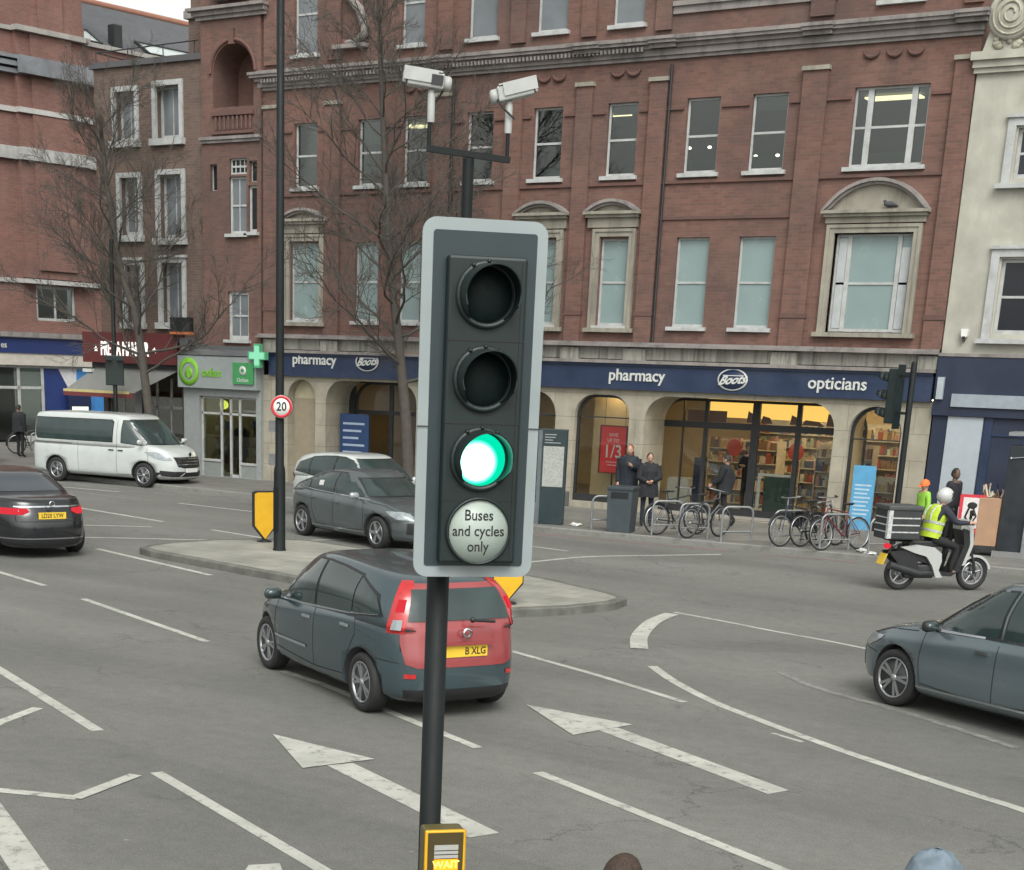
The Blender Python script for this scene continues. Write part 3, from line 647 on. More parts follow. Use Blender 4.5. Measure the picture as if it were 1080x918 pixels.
glaze(-20.98,-19.38,.28,2.98,.55,Y+.12,vert=[],bars=[(2.42,.03)],lab='arched shop window with a red sale poster')
glaze(-19.07,-13.5,.12,2.98,.62,Y+1.17,vert=[(-17.78,.10),(-16.42,.20),(-15.28,.12),(-18.42,.03)],bars=[(2.33,.16)],name='shop_entrance',lab='wide glazed shop entrance with lit interior')
glaze(-13.55,-12.28,.12,2.98,.62,Y+.12,bars=[(2.22,.03)],lab='narrow arched window left of the pier')
glaze(-23.9,-21.55,.12,3.0,.6,Y+.22,vert=[(-22.7,.06)],bars=[(2.4,.06)])
glaze(-25.3,-24.3,.5,3.0,.48,Y+.12)
glaze(-29.0,-25.9,.12,3.04,.6,Y+1.15,vert=[(-27.7,.12),(-26.8,.08)],bars=[(2.2,.1)],name='shop_entrance',lab='dark glazed entrance bay in the deep arch')
MB().box(-30.6,-29.5,Y+.30,Y+.36,.12,2.52).build('boarding', mat('buff_board',(.30,.25,.18),.7,dirt=(.2,.17,.13)), B, True)
MB().box(-30.6,-29.5,Y+.31,Y+.34,2.52,3.1).build('arch_panel', mat('cream_board',(.45,.40,.28),.7), B, True)
MB().box(-29.18,-28.98,Y+1.1,Y+1.2,.12,3.1).box(-29.2,-25.9,Y+1.12,Y+1.14,3.0,3.13).build('recess_infill', M_DARK, B, True)
# recess ceiling and floor inside the deep arches
MB().box(-19.0,-13.9,Y+.18,Y+1.18,3.03,3.08).box(-29.2,-25.95,Y+.18,Y+1.18,3.07,3.11).build('recess_soffit', M_STONE, B, True)
# shop interior
x0,x1,y0,y1,z0,z1=-31.4,-11.7,Y+1.26,Y+8,.13,3.2
s=MB(); s.quad((x0,y1,z0),(x1,y1,z0),(x1,y1,z1),(x0,y1,z1)).quad((x1,Y+.2,z0),(x1,y1,z0),(x1,y1,z1),(x1,Y+.2,z1)).quad((x0,Y+.2,z0),(x0,y1,z0),(x0,y1,z1),(x0,Y+.2,z1)).quad((x0,Y+.2,z1),(x1,Y+.2,z1),(x1,y1,z1),(x0,y1,z1))
s.box(-13.88,-13.6,Y+.22,y0,z0,z1).box(-19.3,-19.02,Y+.22,y0+.01,z0,z1)
s.box(-20.95,-19.4,Y+1.0,Y+1.05,z0,z1)
inn=s.build('shop_interior', M_SHOP, B, True)
MB().quad((x0,Y+.2,z0),(x1,Y+.2,z0),(x1,y1,z0),(x0,y1,z0)).build('shop_floor', M_SHOPF, inn)
for xx in (-17.6,-16.2,-14.8,-13.0):
    for yy in (2.4,4.2,6.2): MB().box(xx-.45,xx+.45,Y+yy-.10,Y+yy+.10,3.12,3.15).build('ceiling_light', M_SHOPL, inn)
for xx,yy in ((-20.2,.7),(-22.8,2.0),(-27.0,3.2),(-24.8,2.2)): MB().box(xx-.3,xx+.3,Y+yy-.06,Y+yy+.06,3.12,3.15).build('ceiling_light', M_SHOPL, inn)
MB().box(-18.2,-14.6,Y+2.1,Y+2.2,2.52,2.98).build('lightbox', M_YGLOW, inn)
hb=MB(); 
for xx,w_,h_ in ((-16.9,.10,.22),(-16.45,.16,.14),(-15.7,.12,.18),(-15.2,.30,.10),(-14.75,.10,.24)):
    hb.prism([(xx-w_,2.42),(xx+w_,2.42),(xx+w_*.5,2.42+h_),(xx-w_*.7,2.42+h_*1.3)],Y+1.95,Y+1.97)
hb.box(-18.6,-17.5,Y+1.8,Y+1.82,2.4,2.68)
hb.build('hanging_banner', mat('brown_banner',(.16,.08,.05),.7), inn)
PC=[mat('goods_%s'%n,c,.5,var=.1) for n,c in (('red',(.30,.07,.05)),('white',(.52,.48,.40)),('blue',(.10,.13,.22)),('pink',(.42,.26,.24)),('teal',(.30,.33,.28)),('brown',(.20,.13,.08)),('yellow',(.42,.32,.16)))]
def shelves(xa,xb,ya,yb,zt,seed,name='shelf_unit'):
    rr=random.Random(seed); c=MB(); c.box(xa,xb,ya+.15,yb-.15,z0,z0+.1).box(xa,xb,(ya+yb)/2-.02,(ya+yb)/2+.02,z0,zt)
    lv=[.2+.36*k for k in range(int((zt-.3)/.36)+1)]
    for z in lv: c.box(xa,xb,ya,yb,z,z+.025)
    c.box(xa-.02,xa,ya,yb,z0,zt).box(xb,xb+.02,ya,yb,z0,zt)
    o=c.build(name, mat('shelf_metal',(.55,.52,.45),.5), inn)
    g=MB()
    for z in lv:
        for (side,d) in ((ya+.02,.12),(yb-.14,.12)):
            x=xa+.03
            while x<xb-.1:
                w_=rr.uniform(.06,.16); g.cur=rr.randrange(7); g.box(x,x+w_-.01,side,side+d,z+.026,z+.026+rr.uniform(.14,.28)); x+=w_
        xq=ya+.15
    g.build('goods', PC, o)
shelves(-19.0,-17.0,Y+4.2,Y+4.8,1.9,1); shelves(-16.0,-14.6,Y+3.4,Y+4.0,1.5,2); shelves(-15.2,-12.0,Y+5.4,Y+6.0,2.1,3); shelves(-18.9,-12.0,Y+7.3,Y+7.9,2.4,4); shelves(-15.15,-13.7,Y+2.3,Y+2.7,2.0,5); shelves(-28.5,-26.0,Y+4,Y+4.6,1.8,6)
shelves(-13.3,-12.0,Y+1.6,Y+2.0,1.3,8)
for xx,zz,yy in ((-17.55,1.75,2.6),(-15.95,1.72,2.9)):
    MB().lathe([(0,-.01),(.22,-.01),(.22,.01),(0,.01)],(xx,Y+yy,zz),'Y',20,False).build('round_poster', mat('poster_red',(.40,.07,.06),.5), inn)
MB().box(-16.1,-15.32,Y+1.32,Y+1.36,.2,1.15).build('door_screen', mat('dark_green_screen',(.03,.06,.045),.4), inn)
MB().box(-16.28,-16.2,Y+1.30,Y+1.34,.25,1.22).box(-16.2,-15.3,Y+1.30,Y+1.34,1.16,1.22).build('door_screen_frame', M_LETTER, inn)
MB().box(-18.9,-18.3,Y+1.5,Y+1.9,.13,.95).build('counter', mat('pale_counter',(.5,.5,.45),.5), inn)
MB().box(-18.15,-17.85,Y+1.45,Y+1.6,.13,1.5).build('display_board', M_NAVY2, inn)
# left projecting bay with the deep arched balcony
mb=MB(); yb=Y-.12; X0,X1=-33.72,-31.52
P=[(-33.28,10.32),]+arch_curve(-33.28,-31.78,11.95,.75,10)+[(-31.78,10.32)]
mb.quad((X0,yb,9.6),(-33.28,yb,9.6),(-33.28,yb,17),(X0,yb,17)).quad((-31.78,yb,9.6),(X1,yb,9.6),(X1,yb,17),(-31.78,yb,17)).quad((-33.28,yb,9.6),(-31.78,yb,9.6),(-31.78,yb,10.32),(-33.28,yb,10.32))
for k in range(1,len(P)-2):
    if P[k+1][0]-P[k][0]>1e-5: mb.quad((P[k][0],yb,P[k][1]),(P[k+1][0],yb,P[k+1][1]),(P[k+1][0],yb,17),(P[k][0],yb,17))
for k in range(len(P)-1): mb.quad((P[k][0],yb,P[k][1]),(P[k][0],yb+1.1,P[k][1]),(P[k+1][0],yb+1.1,P[k+1][1]),(P[k+1][0],yb,P[k+1][1]))
mb.quad((-33.28,yb+1.1,10.32),(-31.78,yb+1.1,10.32),(-31.78,yb+1.1,12),(-33.28,yb+1.1,12)).quad((-33.28,yb,10.32),(-31.78,yb,10.32),(-31.78,yb+1.1,10.32),(-33.28,yb+1.1,10.32))
wall_holes(mb,X0,X1,3.9,9.6,yb,[(-32.70,-32.05,6.95,8.5),(-32.68,-32.03,8.56,8.98),(-33.42,-33.15,8.15,8.85),(-31.95,-31.66,8.35,8.9),(-31.98,-31.66,7.0,8.25),(-32.78,-31.98,4.05,5.42)],.2)
mb.quad((X1,yb,3.9),(X1,Y,3.9),(X1,Y,17),(X1,yb,17)).quad((X0,yb,3.9),(X0,Y+.3,3.9),(X0,Y+.3,17),(X0,yb,17))
bay=mb.build('bay_wall', M_BRICK, B, True)
mb=MB(); cornice(mb,X0-.05,X1+.2,yb,12.78,[(-.22,-.12,.08),(-.12,0,.16),(0,.08,.28)]); mb.build('bay_cornice', M_CORN, B, True)
MB().box(X0-.02,X1+.05,yb-.12,yb-.002,9.48,9.56).box(X0,X1,yb-.07,yb-.002,9.40,9.479).build('bay_string', M_CORN, B, True)
mb=MB(); 
for k in range(9): mb.lathe([(.035,0),(.05,.08),(.025,.2),(.045,.3),(.035,.36)],(-33.15+k*.16,yb-.03,9.72),'Z',8)
mb.box(-33.3,-31.75,yb-.08,yb-.004,10.10,10.2).box(-33.3,-31.75,yb-.08,yb-.004,9.62,9.70)
mb.build('balustrade', M_BRICKD, B, True)
MB().tube([( -32.53+.83*math.cos(t),yb-.02,11.2+.83*math.sin(t)) for t in [math.pi*k/16 for k in range(17)]],.05,6).box(-32.62,-32.44,yb-.09,yb-.004,11.9,12.3).build('arch_moulding', M_BRICKD, B, True)
sash(B,-32.15,-31.8,10.35,11.75,yb+.75,mid=True,sill=False,vert=1)
sash(B,-32.70,-32.05,6.98,8.5,yb+.08,pane=M_GREYBL,vert=1,fw=.06); sash(B,-32.68,-32.03,8.56,8.98,yb+.08,vert=3,sill=False,fw=.04,pane=M_BLACK)
sash(B,-31.98,-31.66,7.02,8.25,yb+.08,mid=False,fw=.06,pane=M_BLACK); sash(B,-32.78,-31.98,4.08,5.42,yb+.08,pane=M_GREYBL,fw=.09,vert=1)
sash(B,-33.42,-33.15,8.15,8.85,yb+.12,mid=False,fw=.02,sill=False,pane=M_BLACK); sash(B,-31.95,-31.66,8.35,8.9,yb+.12,mid=False,fw=.02,sill=False,pane=M_BLACK)
MB().box(-33.1,-31.9,yb-.35,yb-.004,13.0,13.5).build('balcony_panel', M_WHITE, B, True)

# ------------------------------------------------------------------ small chemist with a grey fascia below the bay
S = thing('shop_front', 'small shop with grey fascia and green lettering below the arched brick bay', 'shopfront', (-33,38,0))
yb=Y-.15
mb=MB(); wall_holes(mb,-34.55,-31.5,.0,2.7,yb,[(-33.92,-31.68,.12,2.45)],.2); mb.quad((-31.5,yb,0),(-31.5,Y,0),(-31.5,Y,3.9),(-31.5,yb,3.9)).quad((-34.55,yb,0),(-34.55,Y+.3,0),(-34.55,Y+.3,3.8),(-34.55,yb,3.8))
mb.build('wall', mat('pale_grey_render',(.27,.285,.285),.8,dirt=(.25,.25,.24)), S, True)
MB().box(-34.6,-31.45,yb-.05,Y,3.62,3.9).quad((-34.6,yb-.25,3.62),(-31.45,yb-.25,3.62),(-31.45,Y,3.95),(-34.6,Y,3.95)).build('lead_roof', mat('lead_sheet',(.09,.095,.1),.6,dirt=(.16,.16,.16)), S, True)
f=MB().box(-34.58,-31.5,yb-.22,yb-.002,2.68,3.60).build('fascia', mat('grey_fascia',(.27,.30,.30),.5,var=.06), S, True)
GR=mat('oxide_green',(.17,.42,.03),.5); 
t=MB(); t.lathe([(.26,-.02),(.40,-.02),(.40,0),(.26,0)],(-34.12,yb-.225,3.14),'Y',28).box(-34.17,-34.07,yb-.25,yb-.23,2.95,3.3).lathe([(.08,-.02),(.15,-.02),(.15,0)],(-34.12,yb-.225,3.1),'Y',16)
text_mb(t,'oxfam',.34,(-33.22,yb-.223,3.12),RX,UZ,.02,bold=.02,sx=.92); t.build('lettering', GR, f)
g=MB().box(-32.34,-31.56,yb-.29,yb-.222,2.84,3.44).build('green_panel', mat('sign_green',(.05,.26,.09),.5), f)
t=MB().lathe([(.06,-.01),(.13,-.01),(.13,0)],(-31.95,yb-.292,3.22),'Y',18); text_mb(t,'Oxfam',.16,(-31.95,yb-.292,2.95),RX,UZ,.008); t.build('panel_lettering', M_LETTER, g)
d=MB(); y=yb+.1
for v in (-33.9,-33.13,-32.76,-32.40,-31.72): d.box(v-.035,v+.035,y,y+.07,.12,2.45)
d.box(-33.92,-31.68,y,y+.06,1.93,1.99).box(-33.92,-31.68,y,y+.06,2.40,2.45).box(-33.9,-33.1,y-.01,y+.07,.55,.62).box(-32.4,-31.7,y-.01,y+.07,.5,.57)
d.box(-32.76,-32.4,y,y+.05,.12,.2)
o=d.build('shop_window', M_WHITE, S, True); [MB().box(a,b,y+.02,y+.05,.12,.54).build('stall_riser', mat('grey_riser',(.24,.26,.25),.6), o) for a,b in ((-33.9,-33.13),(-32.4,-31.7))]
MB().box(-33.9,-31.7,y+.03,y+.036,.14,2.42).build('pane', M_SGLASS, o)
r=MB(); r.quad((-34.4,Y+3,.12),(-31.6,Y+3,.12),(-31.6,Y+3,2.7),(-34.4,Y+3,2.7)).quad((-34.4,Y+.1,.12),(-34.4,Y+3,.12),(-34.4,Y+3,2.7),(-34.4,Y+.1,2.7)).quad((-31.6,Y+.1,.12),(-31.6,Y+3,.12),(-31.6,Y+3,2.7),(-31.6,Y+.1,2.7)).quad((-34.4,Y+.1,2.7),(-31.6,Y+.1,2.7),(-31.6,Y+3,2.7),(-34.4,Y+3,2.7)).quad((-34.4,Y,.13),(-31.6,Y,.13),(-31.6,Y+3,.13),(-34.4,Y+3,.13))
it=r.build('shop_interior', mat('olive_interior',(.32,.33,.22),.8), S, True)
MB().box(-33.8,-31.8,Y+1.2,Y+1.3,2.6,2.66).build('ceiling_light', M_SHOPL, it)
MB().ball((-33.5,Y+.5,2.2),(.16,.1,.13),12,8).build('yellow_lamp', emit('yellow_lamp',(.9,1.0,.15),1.6), it)
g=MB(); rr=random.Random(5)
for k in range(60):
    g.cur=rr.randrange(7); x=rr.uniform(-33.85,-33.2) if k%2 else rr.uniform(-32.35,-31.75); z=rr.uniform(.3,1.7); g.box(x,x+rr.uniform(.08,.2),Y+.4,Y+.6,z,z+rr.uniform(.1,.3))
g.build('goods', PC, it)

# ------------------------------------------------------------------ brown brick house over the sandwich shop
Pb = thing('brown_brick_house', 'low brown brick house with white framed windows above the maroon sandwich shop sign', 'building', (-36.2,38,0))
PW=[(-37.36,-36.28,9.52,11.10),(-35.72,-34.52,9.52,11.17),(-37.25,-36.22,6.9,8.75),(-35.66,-34.48,6.8,8.79),(-37.1,-36.2,4.4,6.3),(-35.62,-34.50,4.42,6.36)]
mb=MB(); wall_holes(mb,-38.1,-33.72,3.3,11.62,Y,[(a+.12,b-.12,c+.1,d-.12) for a,b,c,d in PW],.3)
mb.quad((-38.1,Y,0),(-38.1,Y+9,0),(-38.1,Y+9,11.6),(-38.1,Y,11.6)).quad((-38.1,Y,11.62),(-33.7,Y,11.62),(-33.7,Y+9,11.62),(-38.1,Y+9,11.62)).quad((-38.1,Y+9,0),(-33.7,Y+9,0),(-33.7,Y+9,11.6),(-38.1,Y+9,11.6))
mb.build('wall', M_BRICKB, Pb, True)
MB().box(-38.2,-33.72,Y-.1,Y+.4,11.62,11.78).build('coping', mat('dark_coping',(.08,.08,.085),.7), Pb, True)
for a,b,c,d in PW:
    s=MB(); s.box(a,a+.14,Y-.06,Y+.04,c,d).box(b-.14,b,Y-.06,Y+.04,c,d).box(a+.14,b-.14,Y-.06,Y+.04,d-.14,d).box(a-.06,b+.06,Y-.16,Y+.04,c-.08,c+.1)
    s.box(a-.05,b+.05,Y-.13,Y-.005,d,d+.07) if c<5 else None
    q=s.build('window_surround', M_WHITE, Pb, True)
    sash(Pb,a+.12,b-.12,c+.1,d-.12,Y+.22,vert=1,mid=False,sill=False,fw=.09,pane=M_GREYBL)
s=MB().tube([(-33.85,Y-.12,12.1),(-37.9,Y-.05,12.05)],.02,5)
for xx in (-37.9,-36.6,-35.2,-34.0): s.tube([(xx,Y-.08,11.75),(xx,Y-.08,12.1)],.018,5)
s.tube([(-37.9,Y-.05,12.05),(-38.0,Y+3,12.05)],.02,5)
s.build('guard_rail', M_DARK, Pb, True)
MAROON=mat('maroon_fascia',(.11,.018,.018),.5,var=.15)
f=MB().box(-38.6,-34.62,Y-.35,Y-.002,3.30,4.20).build('fascia', MAROON, Pb, True)
t=MB(); text_mb(t,'PRET A MANGER',.60,(-36.78,Y-.352,3.70),RX,UZ,.03,bold=.0,sx=.45)
for cx in (-38.0,-35.52):
    st=[]; 
    for k in range(10):
        a_=math.pi/2+k*math.pi/5; rr_=.085 if k%2==0 else .035; st.append((cx+rr_*math.cos(a_),3.70+rr_*math.sin(a_)))
    t.prism(st,Y-.38,Y-.352)
t.build('lettering', emit('lit_letters',(1,.98,.9),.9), f)
MB().box(-38.5,-34.62,Y-.06,Y-.002,3.12,3.30).build('shop_beam', M_DARK, Pb, True)
aw=MB(); aw.quad((-38.3,Y-1.5,2.45),(-35.35,Y-1.5,2.45),(-34.75,Y-.1,3.15),(-38.3,Y-.1,3.15)).build('awning', mat('grey_awning',(.19,.195,.185),.8), Pb, True)
MB().box(-38.3,-35.35,Y-1.52,Y-1.49,2.30,2.46).build('awning_valance', mat('awning_red',(.14,.03,.03),.7), Pb, True)
MB().box(-38.3,-35.5,Y-1.525,Y-1.521,2.42,2.50).build('awning_trim', mat('awning_cream',(.5,.42,.2),.7), Pb, True)
mb=MB(); wall_holes(mb,-38.1,-34.6,0,3.3,Y,[(-37.9,-36.7,.3,2.7),(-36.4,-34.75,.2,2.9)],.2); mb.build('shop_wall', mat('dark_shop_wall',(.06,.045,.04),.6), Pb, True)
d=MB()
for v in (-37.9,-37.3,-36.7,-36.4,-35.9,-35.3,-34.75): d.box(v-.03,v+.03,Y+.1,Y+.16,.2,2.9)
d.box(-36.4,-34.75,Y+.1,Y+.16,2.0,2.08).box(-36.7,-36.42,Y-.03,Y+.05,.12,2.9)
o=d.build('shop_window', M_GALV, Pb, True); MB().box(-37.9,-34.75,Y+.12,Y+.126,.25,2.88).build('pane', M_SGLASS, o)
r=MB(); r.quad((-38,Y+3,.12),(-34.6,Y+3,.12),(-34.6,Y+3,3),(-38,Y+3,3)).quad((-38,Y+.2,3),(-34.6,Y+.2,3),(-34.6,Y+3,3),(-38,Y+3,3)).quad((-34.62,Y+.2,0),(-34.62,Y+3,0),(-34.62,Y+3,3),(-34.62,Y+.2,3)).quad((-38,Y+.2,.13),(-34.6,Y+.2,.13),(-34.6,Y+3,.13),(-38,Y+3,.13))
it=r.build('shop_interior', mat('brown_interior',(.16,.12,.09),.8), Pb, True)
MB().box(-36.3,-35,Y+1.0,Y+1.1,2.9,2.94).build('ceiling_light', M_SHOPL, it)
for k in range(3): MB().box(-38.5+k*.0+.02,-38.1,Y-.5,Y-.36,3.0-k*.22,3.1-k*.22).build('bracket_lamp', M_LETTER, Pb, True)
o=MB().box(-34.5,-33.75,Y-.75,Y-.55,4.26,4.66).build('projecting_sign', M_BLACK, Pb, True); MB().box(-34.5,-33.75,Y-.77,Y-.53,4.18,4.25).build('orange_edge', mat('orange_edge',(.4,.12,.04),.5), o)
MB().box(-34.55,-34.2,Y-.3,Y-.002,3.75,4.1).build('junction_box', M_GALV, Pb, True)

c_=MB().box(-34.55,-33.78,Y+.3,Y+1.6,11.63,12.75).box(-34.5,-33.82,Y+.35,Y+1.55,12.95,13.5).box(-34.45,-33.87,Y+.4,Y+1.5,13.5,15.5).build('chimney', M_BRICKB, Pb, True)
MB().box(-34.65,-33.76,Y+.2,Y+1.7,12.75,12.95).build('chimney_cap', M_CORN, c_)
# ------------------------------------------------------------------ far left building across the side turning (its own rotated frame)
Lb = thing('corner_building', 'tall bright red brick building with white bands and slate roof above the bank', 'building', (-50.22,46.52,0), R(82))
def lb(name, mb, m, par=None): return mb.build(name, m, par or Lb)
# local x runs away from the camera along the wall, local -y is the street side
mb=MB(); wall_holes(mb,-8,34,4.3,14.9,0,[(.05,1.9,4.75,6.05),(-3.4,-2.25,4.6,5.75),(3.2,4.4,4.75,6.05)],.25)
mb.quad((-8,0,0),(-8,12,0),(-8,12,15),(-8,0,15)).quad((34,0,0),(34,12,0),(34,12,15),(34,0,15)).quad((4.2,0,0),(34,0,0),(34,0,4.3),(4.2,0,4.3))
for a,b in ((-.55,2.6),): mb.box(a,b,-.22,-.002,6.3,15.5).box(a+.6,b-.7,-.32,-.22,6.6,15.5)
lb('wall', mb, M_BRICKR)
lb('band_course', MB().box(-8,34,-.10,-.002,12.14,12.32).box(-.6,2.65,-.36,-.11,12.14,12.32).box(-8,34,-.10,-.002,6.10,6.26).box(-.6,2.65,-.36,-.11,6.1,6.26), mat('white_band',(.45,.44,.43),.7,dirt=(.3,.28,.27),dirt_amt=.6))
lb('stone_band', MB().box(-8,34,-.18,-.002,10.50,10.94).box(-.6,2.65,-.42,-.19,10.50,10.94), streaky('pale_band',(.38,.38,.37),(.16,.16,.155),.6))
lb('cornice', MB().box(-8,34,-.28,-.002,13.45,13.6).box(-8,34,-.38,-.002,13.68,13.85).box(-8,34,-.45,-.002,13.92,14.05).box(-.65,2.7,-.62,-.46,13.45,14.05), mat('blue_grey_stone',(.2,.21,.23),.8,dirt=(.08,.08,.09),dirt_amt=.6))
lb('coping', MB().box(-8,34,-.12,.25,14.9,15.05).box(-.65,2.7,-.48,-.13,14.9,15.08), mat('pale_coping',(.36,.34,.32),.8,dirt=(.15,.15,.14),dirt_amt=.6))
c=lb('chimney_stack', MB().box(-.5,2.5,-.25,.9,15.06,19).box(.4,1.5,-.40,-.25,15.1,19), M_BRICKR)
rf=lb('roof', MB().add([(-8,.3,15.0),(34,.3,15.0),(34,4.5,17.45),(-8,4.5,17.45),(34,9,15),(-8,9,15)],[(0,1,2,3),(3,2,4,5)]), M_SLATE)
lb('ridge_tiles', MB().tube([(-8,4.5,17.48),(34,4.5,17.48)],.14,6), mat('ridge_clay',(.28,.13,.09),.8), rf)
n=Vector((0,-.504,.864)); 
def skylight(xa,xb,s0,s1):
    def P(x,s,o): 
        b_=Vector((x,.3,15.0))+Vector((0,.864,.504))*s; return b_+n*o
    fr=MB(); 
    for a,b,c_,d in ((xa,xb,s0,s0+.08),(xa,xb,s1-.08,s1),(xa,xa+.08,s0,s1),(xb-.08,xb,s0,s1)):
        vs=[P(a,c_,.0),P(b,c_,.0),P(b,d,.0),P(a,d,.0),P(a,c_,.12),P(b,c_,.12),P(b,d,.12),P(a,d,.12)]; fr.add(vs,[(4,5,6,7),(0,1,5,4),(1,2,6,5),(2,3,7,6),(3,0,4,7)])
    o=lb('skylight', fr, M_DARK, rf)
    lb('pane', MB().quad(P(xa+.05,s0+.05,.07),P(xb-.05,s0+.05,.07),P(xb-.05,s1-.05,.07),P(xa+.05,s1-.05,.07)), mat('painted_sky_glass',(.55,.6,.6),.08,coat=1.0), o)  # reflected sky is put into the pane's pale base colour
skylight(-2.6,-.9,.2,1.5); skylight(2.9,4.0,.2,1.4); skylight(6.3,9.3,.2,1.3); skylight(12,14,.2,1.5)
lb('vent_cowl', MB().box(4.6,5.0,.5,.9,15.2,16.0), M_DARK, rf)
for a,b,c_,d in ((.05,1.9,4.75,6.05),(-3.4,-2.25,4.6,5.75),(3.2,4.4,4.75,6.05)):
    f=MB().box(a,a+.1,.05,.14,c_,d).box(b-.1,b,.05,.14,c_,d).box(a,b,.05,.14,d-.1,d).box(a,b,.05,.14,c_,c_+.1).box((a+b)/2-.04,(a+b)/2+.04,.06,.13,c_,d)
    w_=lb('window', f, M_WHITE); lb('pane', MB().box(a,b,.09,.095,c_,d), M_GLASS, w_); lb('room', MB().box(a-.2,b+.2,.8,.85,c_-.3,d+.3), M_ROOM, w_)
# bank shopfront on the ground floor
f=lb('fascia', MB().box(-8,4.05,-.30,-.002,3.50,4.08), mat('bank_blue_fascia',(.02,.035,.13),.4))
lb('fascia_cornice', MB().box(-8,4.2,-.42,-.002,4.10,4.28), M_CORN)
t=MB(); text_mb(t,'es',.32,(-1.75,-.302,3.78),RX,UZ,.02,bold=.01); lb('lettering', t, M_LETTER, f)
lb('fascia_base', MB().box(-8,4.05,-.26,-.002,3.05,3.48).box(3.6,4.3,-.4,-.002,3.2,3.48), mat('pale_stone_beam',(.5,.47,.42),.8,dirt=(.3,.28,.25)))
lb('pier', MB().box(3.45,4.15,-.25,.3,0,3.05), M_BRICKR); lb('pier_capital', MB().box(3.4,4.2,-.3,-.252,2.5,2.72), M_STONEB)
g=MB()
for v in (-8,-5,-2.4,-1.0,.12,3.4): g.box(v-.06,v+.06,-.1,.0,.12,3.0)
g.box(-8,.1,-.1,0,2.15,2.25).box(-8,3.4,-.1,.0,2.95,3.04).box(-1.0,.1,-.12,0,.12,.35).box(.12,3.4,-.1,0,.12,.6)
o=lb('shop_window', g, M_WHITE); lb('pane', MB().box(-8,.1,-.05,-.045,.2,3.0), M_GLASS, o)
lb('shop_interior', MB().quad((-8,2,.1),(.2,2,.1),(.2,2,3),(-8,2,3)).quad((-8,0,3),(.2,0,3),(.2,2,3),(-8,2,3)).quad((-8,0,.13),(.2,0,.13),(.2,2,.13),(-8,2,.13)), M_ROOM)
q=lb('window_graphic', MB().box(.16,3.36,-.055,-.04,.6,2.95), mat('graphic_navy',(.02,.04,.16),.4))
lb('blue_stripe', MB().prism([(1.7,2.95),(3.36,2.95),(3.36,.6),(2.6,.6),(1.75,1.9)],-.06,-.056), mat('graphic_blue',(.05,.22,.55),.4), q)
lb('white_stripe', MB().prism([(.9,2.95),(1.8,2.95),(1.75,1.9),(1.5,2.0)],-.063,-.060), mat('graphic_white',(.6,.6,.62),.4), q)
lb('red_stripe', MB().prism([(2.35,.6),(3.0,.6),(2.9,.9),(2.5,1.0)],-.064,-.061), mat('graphic_red',(.5,.05,.06),.4), q)
a=lb('cash_machine', MB().box(1.2,2.3,-.30,-.065,.5,2.0), mat('atm_navy',(.012,.02,.07),.4)); lb('screen', MB().box(1.35,2.15,-.31,-.301,1.28,1.5), emit('atm_screen',(.85,.95,.7),.9), a)
lb('keypad', MB().box(1.4,2.1,-.33,-.301,.95,1.15), M_GALV, a)

# ------------------------------------------------------------------ cream rendered building on the right
Wb = thing('cream_building', 'cream rendered building with sash windows above a dark navy shopfront', 'building', (-7,38,0))
mb=MB(); wy=Y-.05
CW=[(-10.50,-9.2,4.62,6.18),(-10.52,-9.2,7.80,8.80),(-7.6,-6.2,4.62,6.18),(-7.6,-6.2,7.80,8.80)]
wall_holes(mb,-11.57,-2,4.15,10.1,wy,CW,.3); mb.quad((-2,wy,0),(-2,wy+12,0),(-2,wy+12,10.8),(-2,wy,10.8)).quad((-11.57,wy,0),(-11.57,wy+.1,0),(-11.57,wy+.1,10.1),(-11.57,wy,10.1)).quad((-11.6,wy,10.1),(-2,wy,10.1),(-2,wy+12,10.1),(-11.6,wy+12,10.1)).quad((-11.57,wy,0),(-2,wy,0),(-2,wy,.4),(-11.57,wy,.4))
mb.build('wall', M_CREAM, Wb, True)
MB().box(-11.64,-1.9,wy-.16,wy-.002,10.0,10.14).box(-11.68,-1.9,wy-.24,wy-.002,10.14,10.30).box(-11.62,-1.9,wy-.1,wy-.002,9.9,10.0).build('cornice', M_CREAM, Wb, True)
pr=MB().prism([(-11.5,10.3),(-2,10.3),(-2,10.9),(-10.0,10.9),(-10.2,11.15),(-10.6,11.2),(-11.2,11.15),(-11.35,10.8)],wy-.08,wy+.15).build('parapet', M_CREAM, Wb, True)
sp=MB(); sp.lathe([(0,-.14),(.46,-.14),(.50,-.08),(.50,.05)],(-10.95,wy-.06,11.0),'Y',28)
sp.build('scroll_boss', M_CREAM, pr)
cs=MB()
cs.tube([(-10.95+(.07+.37*k/60)*math.cos(k*.32),wy-.21,11.0+(.07+.37*k/60)*math.sin(k*.32)) for k in range(61)],.026,6)
rr=random.Random(3)
for k in range(16): cs.ball((-11.45+rr.random()*1.0,wy-.1,10.38+rr.random()*.28),(.05+.06*rr.random(),.05,.04+.04*rr.random()),8,6)
cs.build('scroll_carving', streaky('grimy_cream',(.42,.40,.32),(.08,.08,.06),.8,2), pr)
for a,b,c_,d in CW:
    s=MB(); s.box(a-.22,a-.04,wy-.08,wy-.003,c_-.1,d+.2).box(b+.04,b+.22,wy-.08,wy-.003,c_-.1,d+.2).box(a-.04,b+.04,wy-.08,wy-.003,d+.04,d+.2).box(a-.26,b+.26,wy-.13,wy-.003,d+.2,d+.27)
    s.box(a-.32,b+.32,wy-.18,wy-.003,c_-.2,c_-.1)
    s.build('window_surround', M_WHITE, Wb, True); sash(Wb,a,b,c_,d,wy+.1,sill=False,fw=.07,pane=mat('dark_pane',(.012,.014,.02),.08,coat=.3))
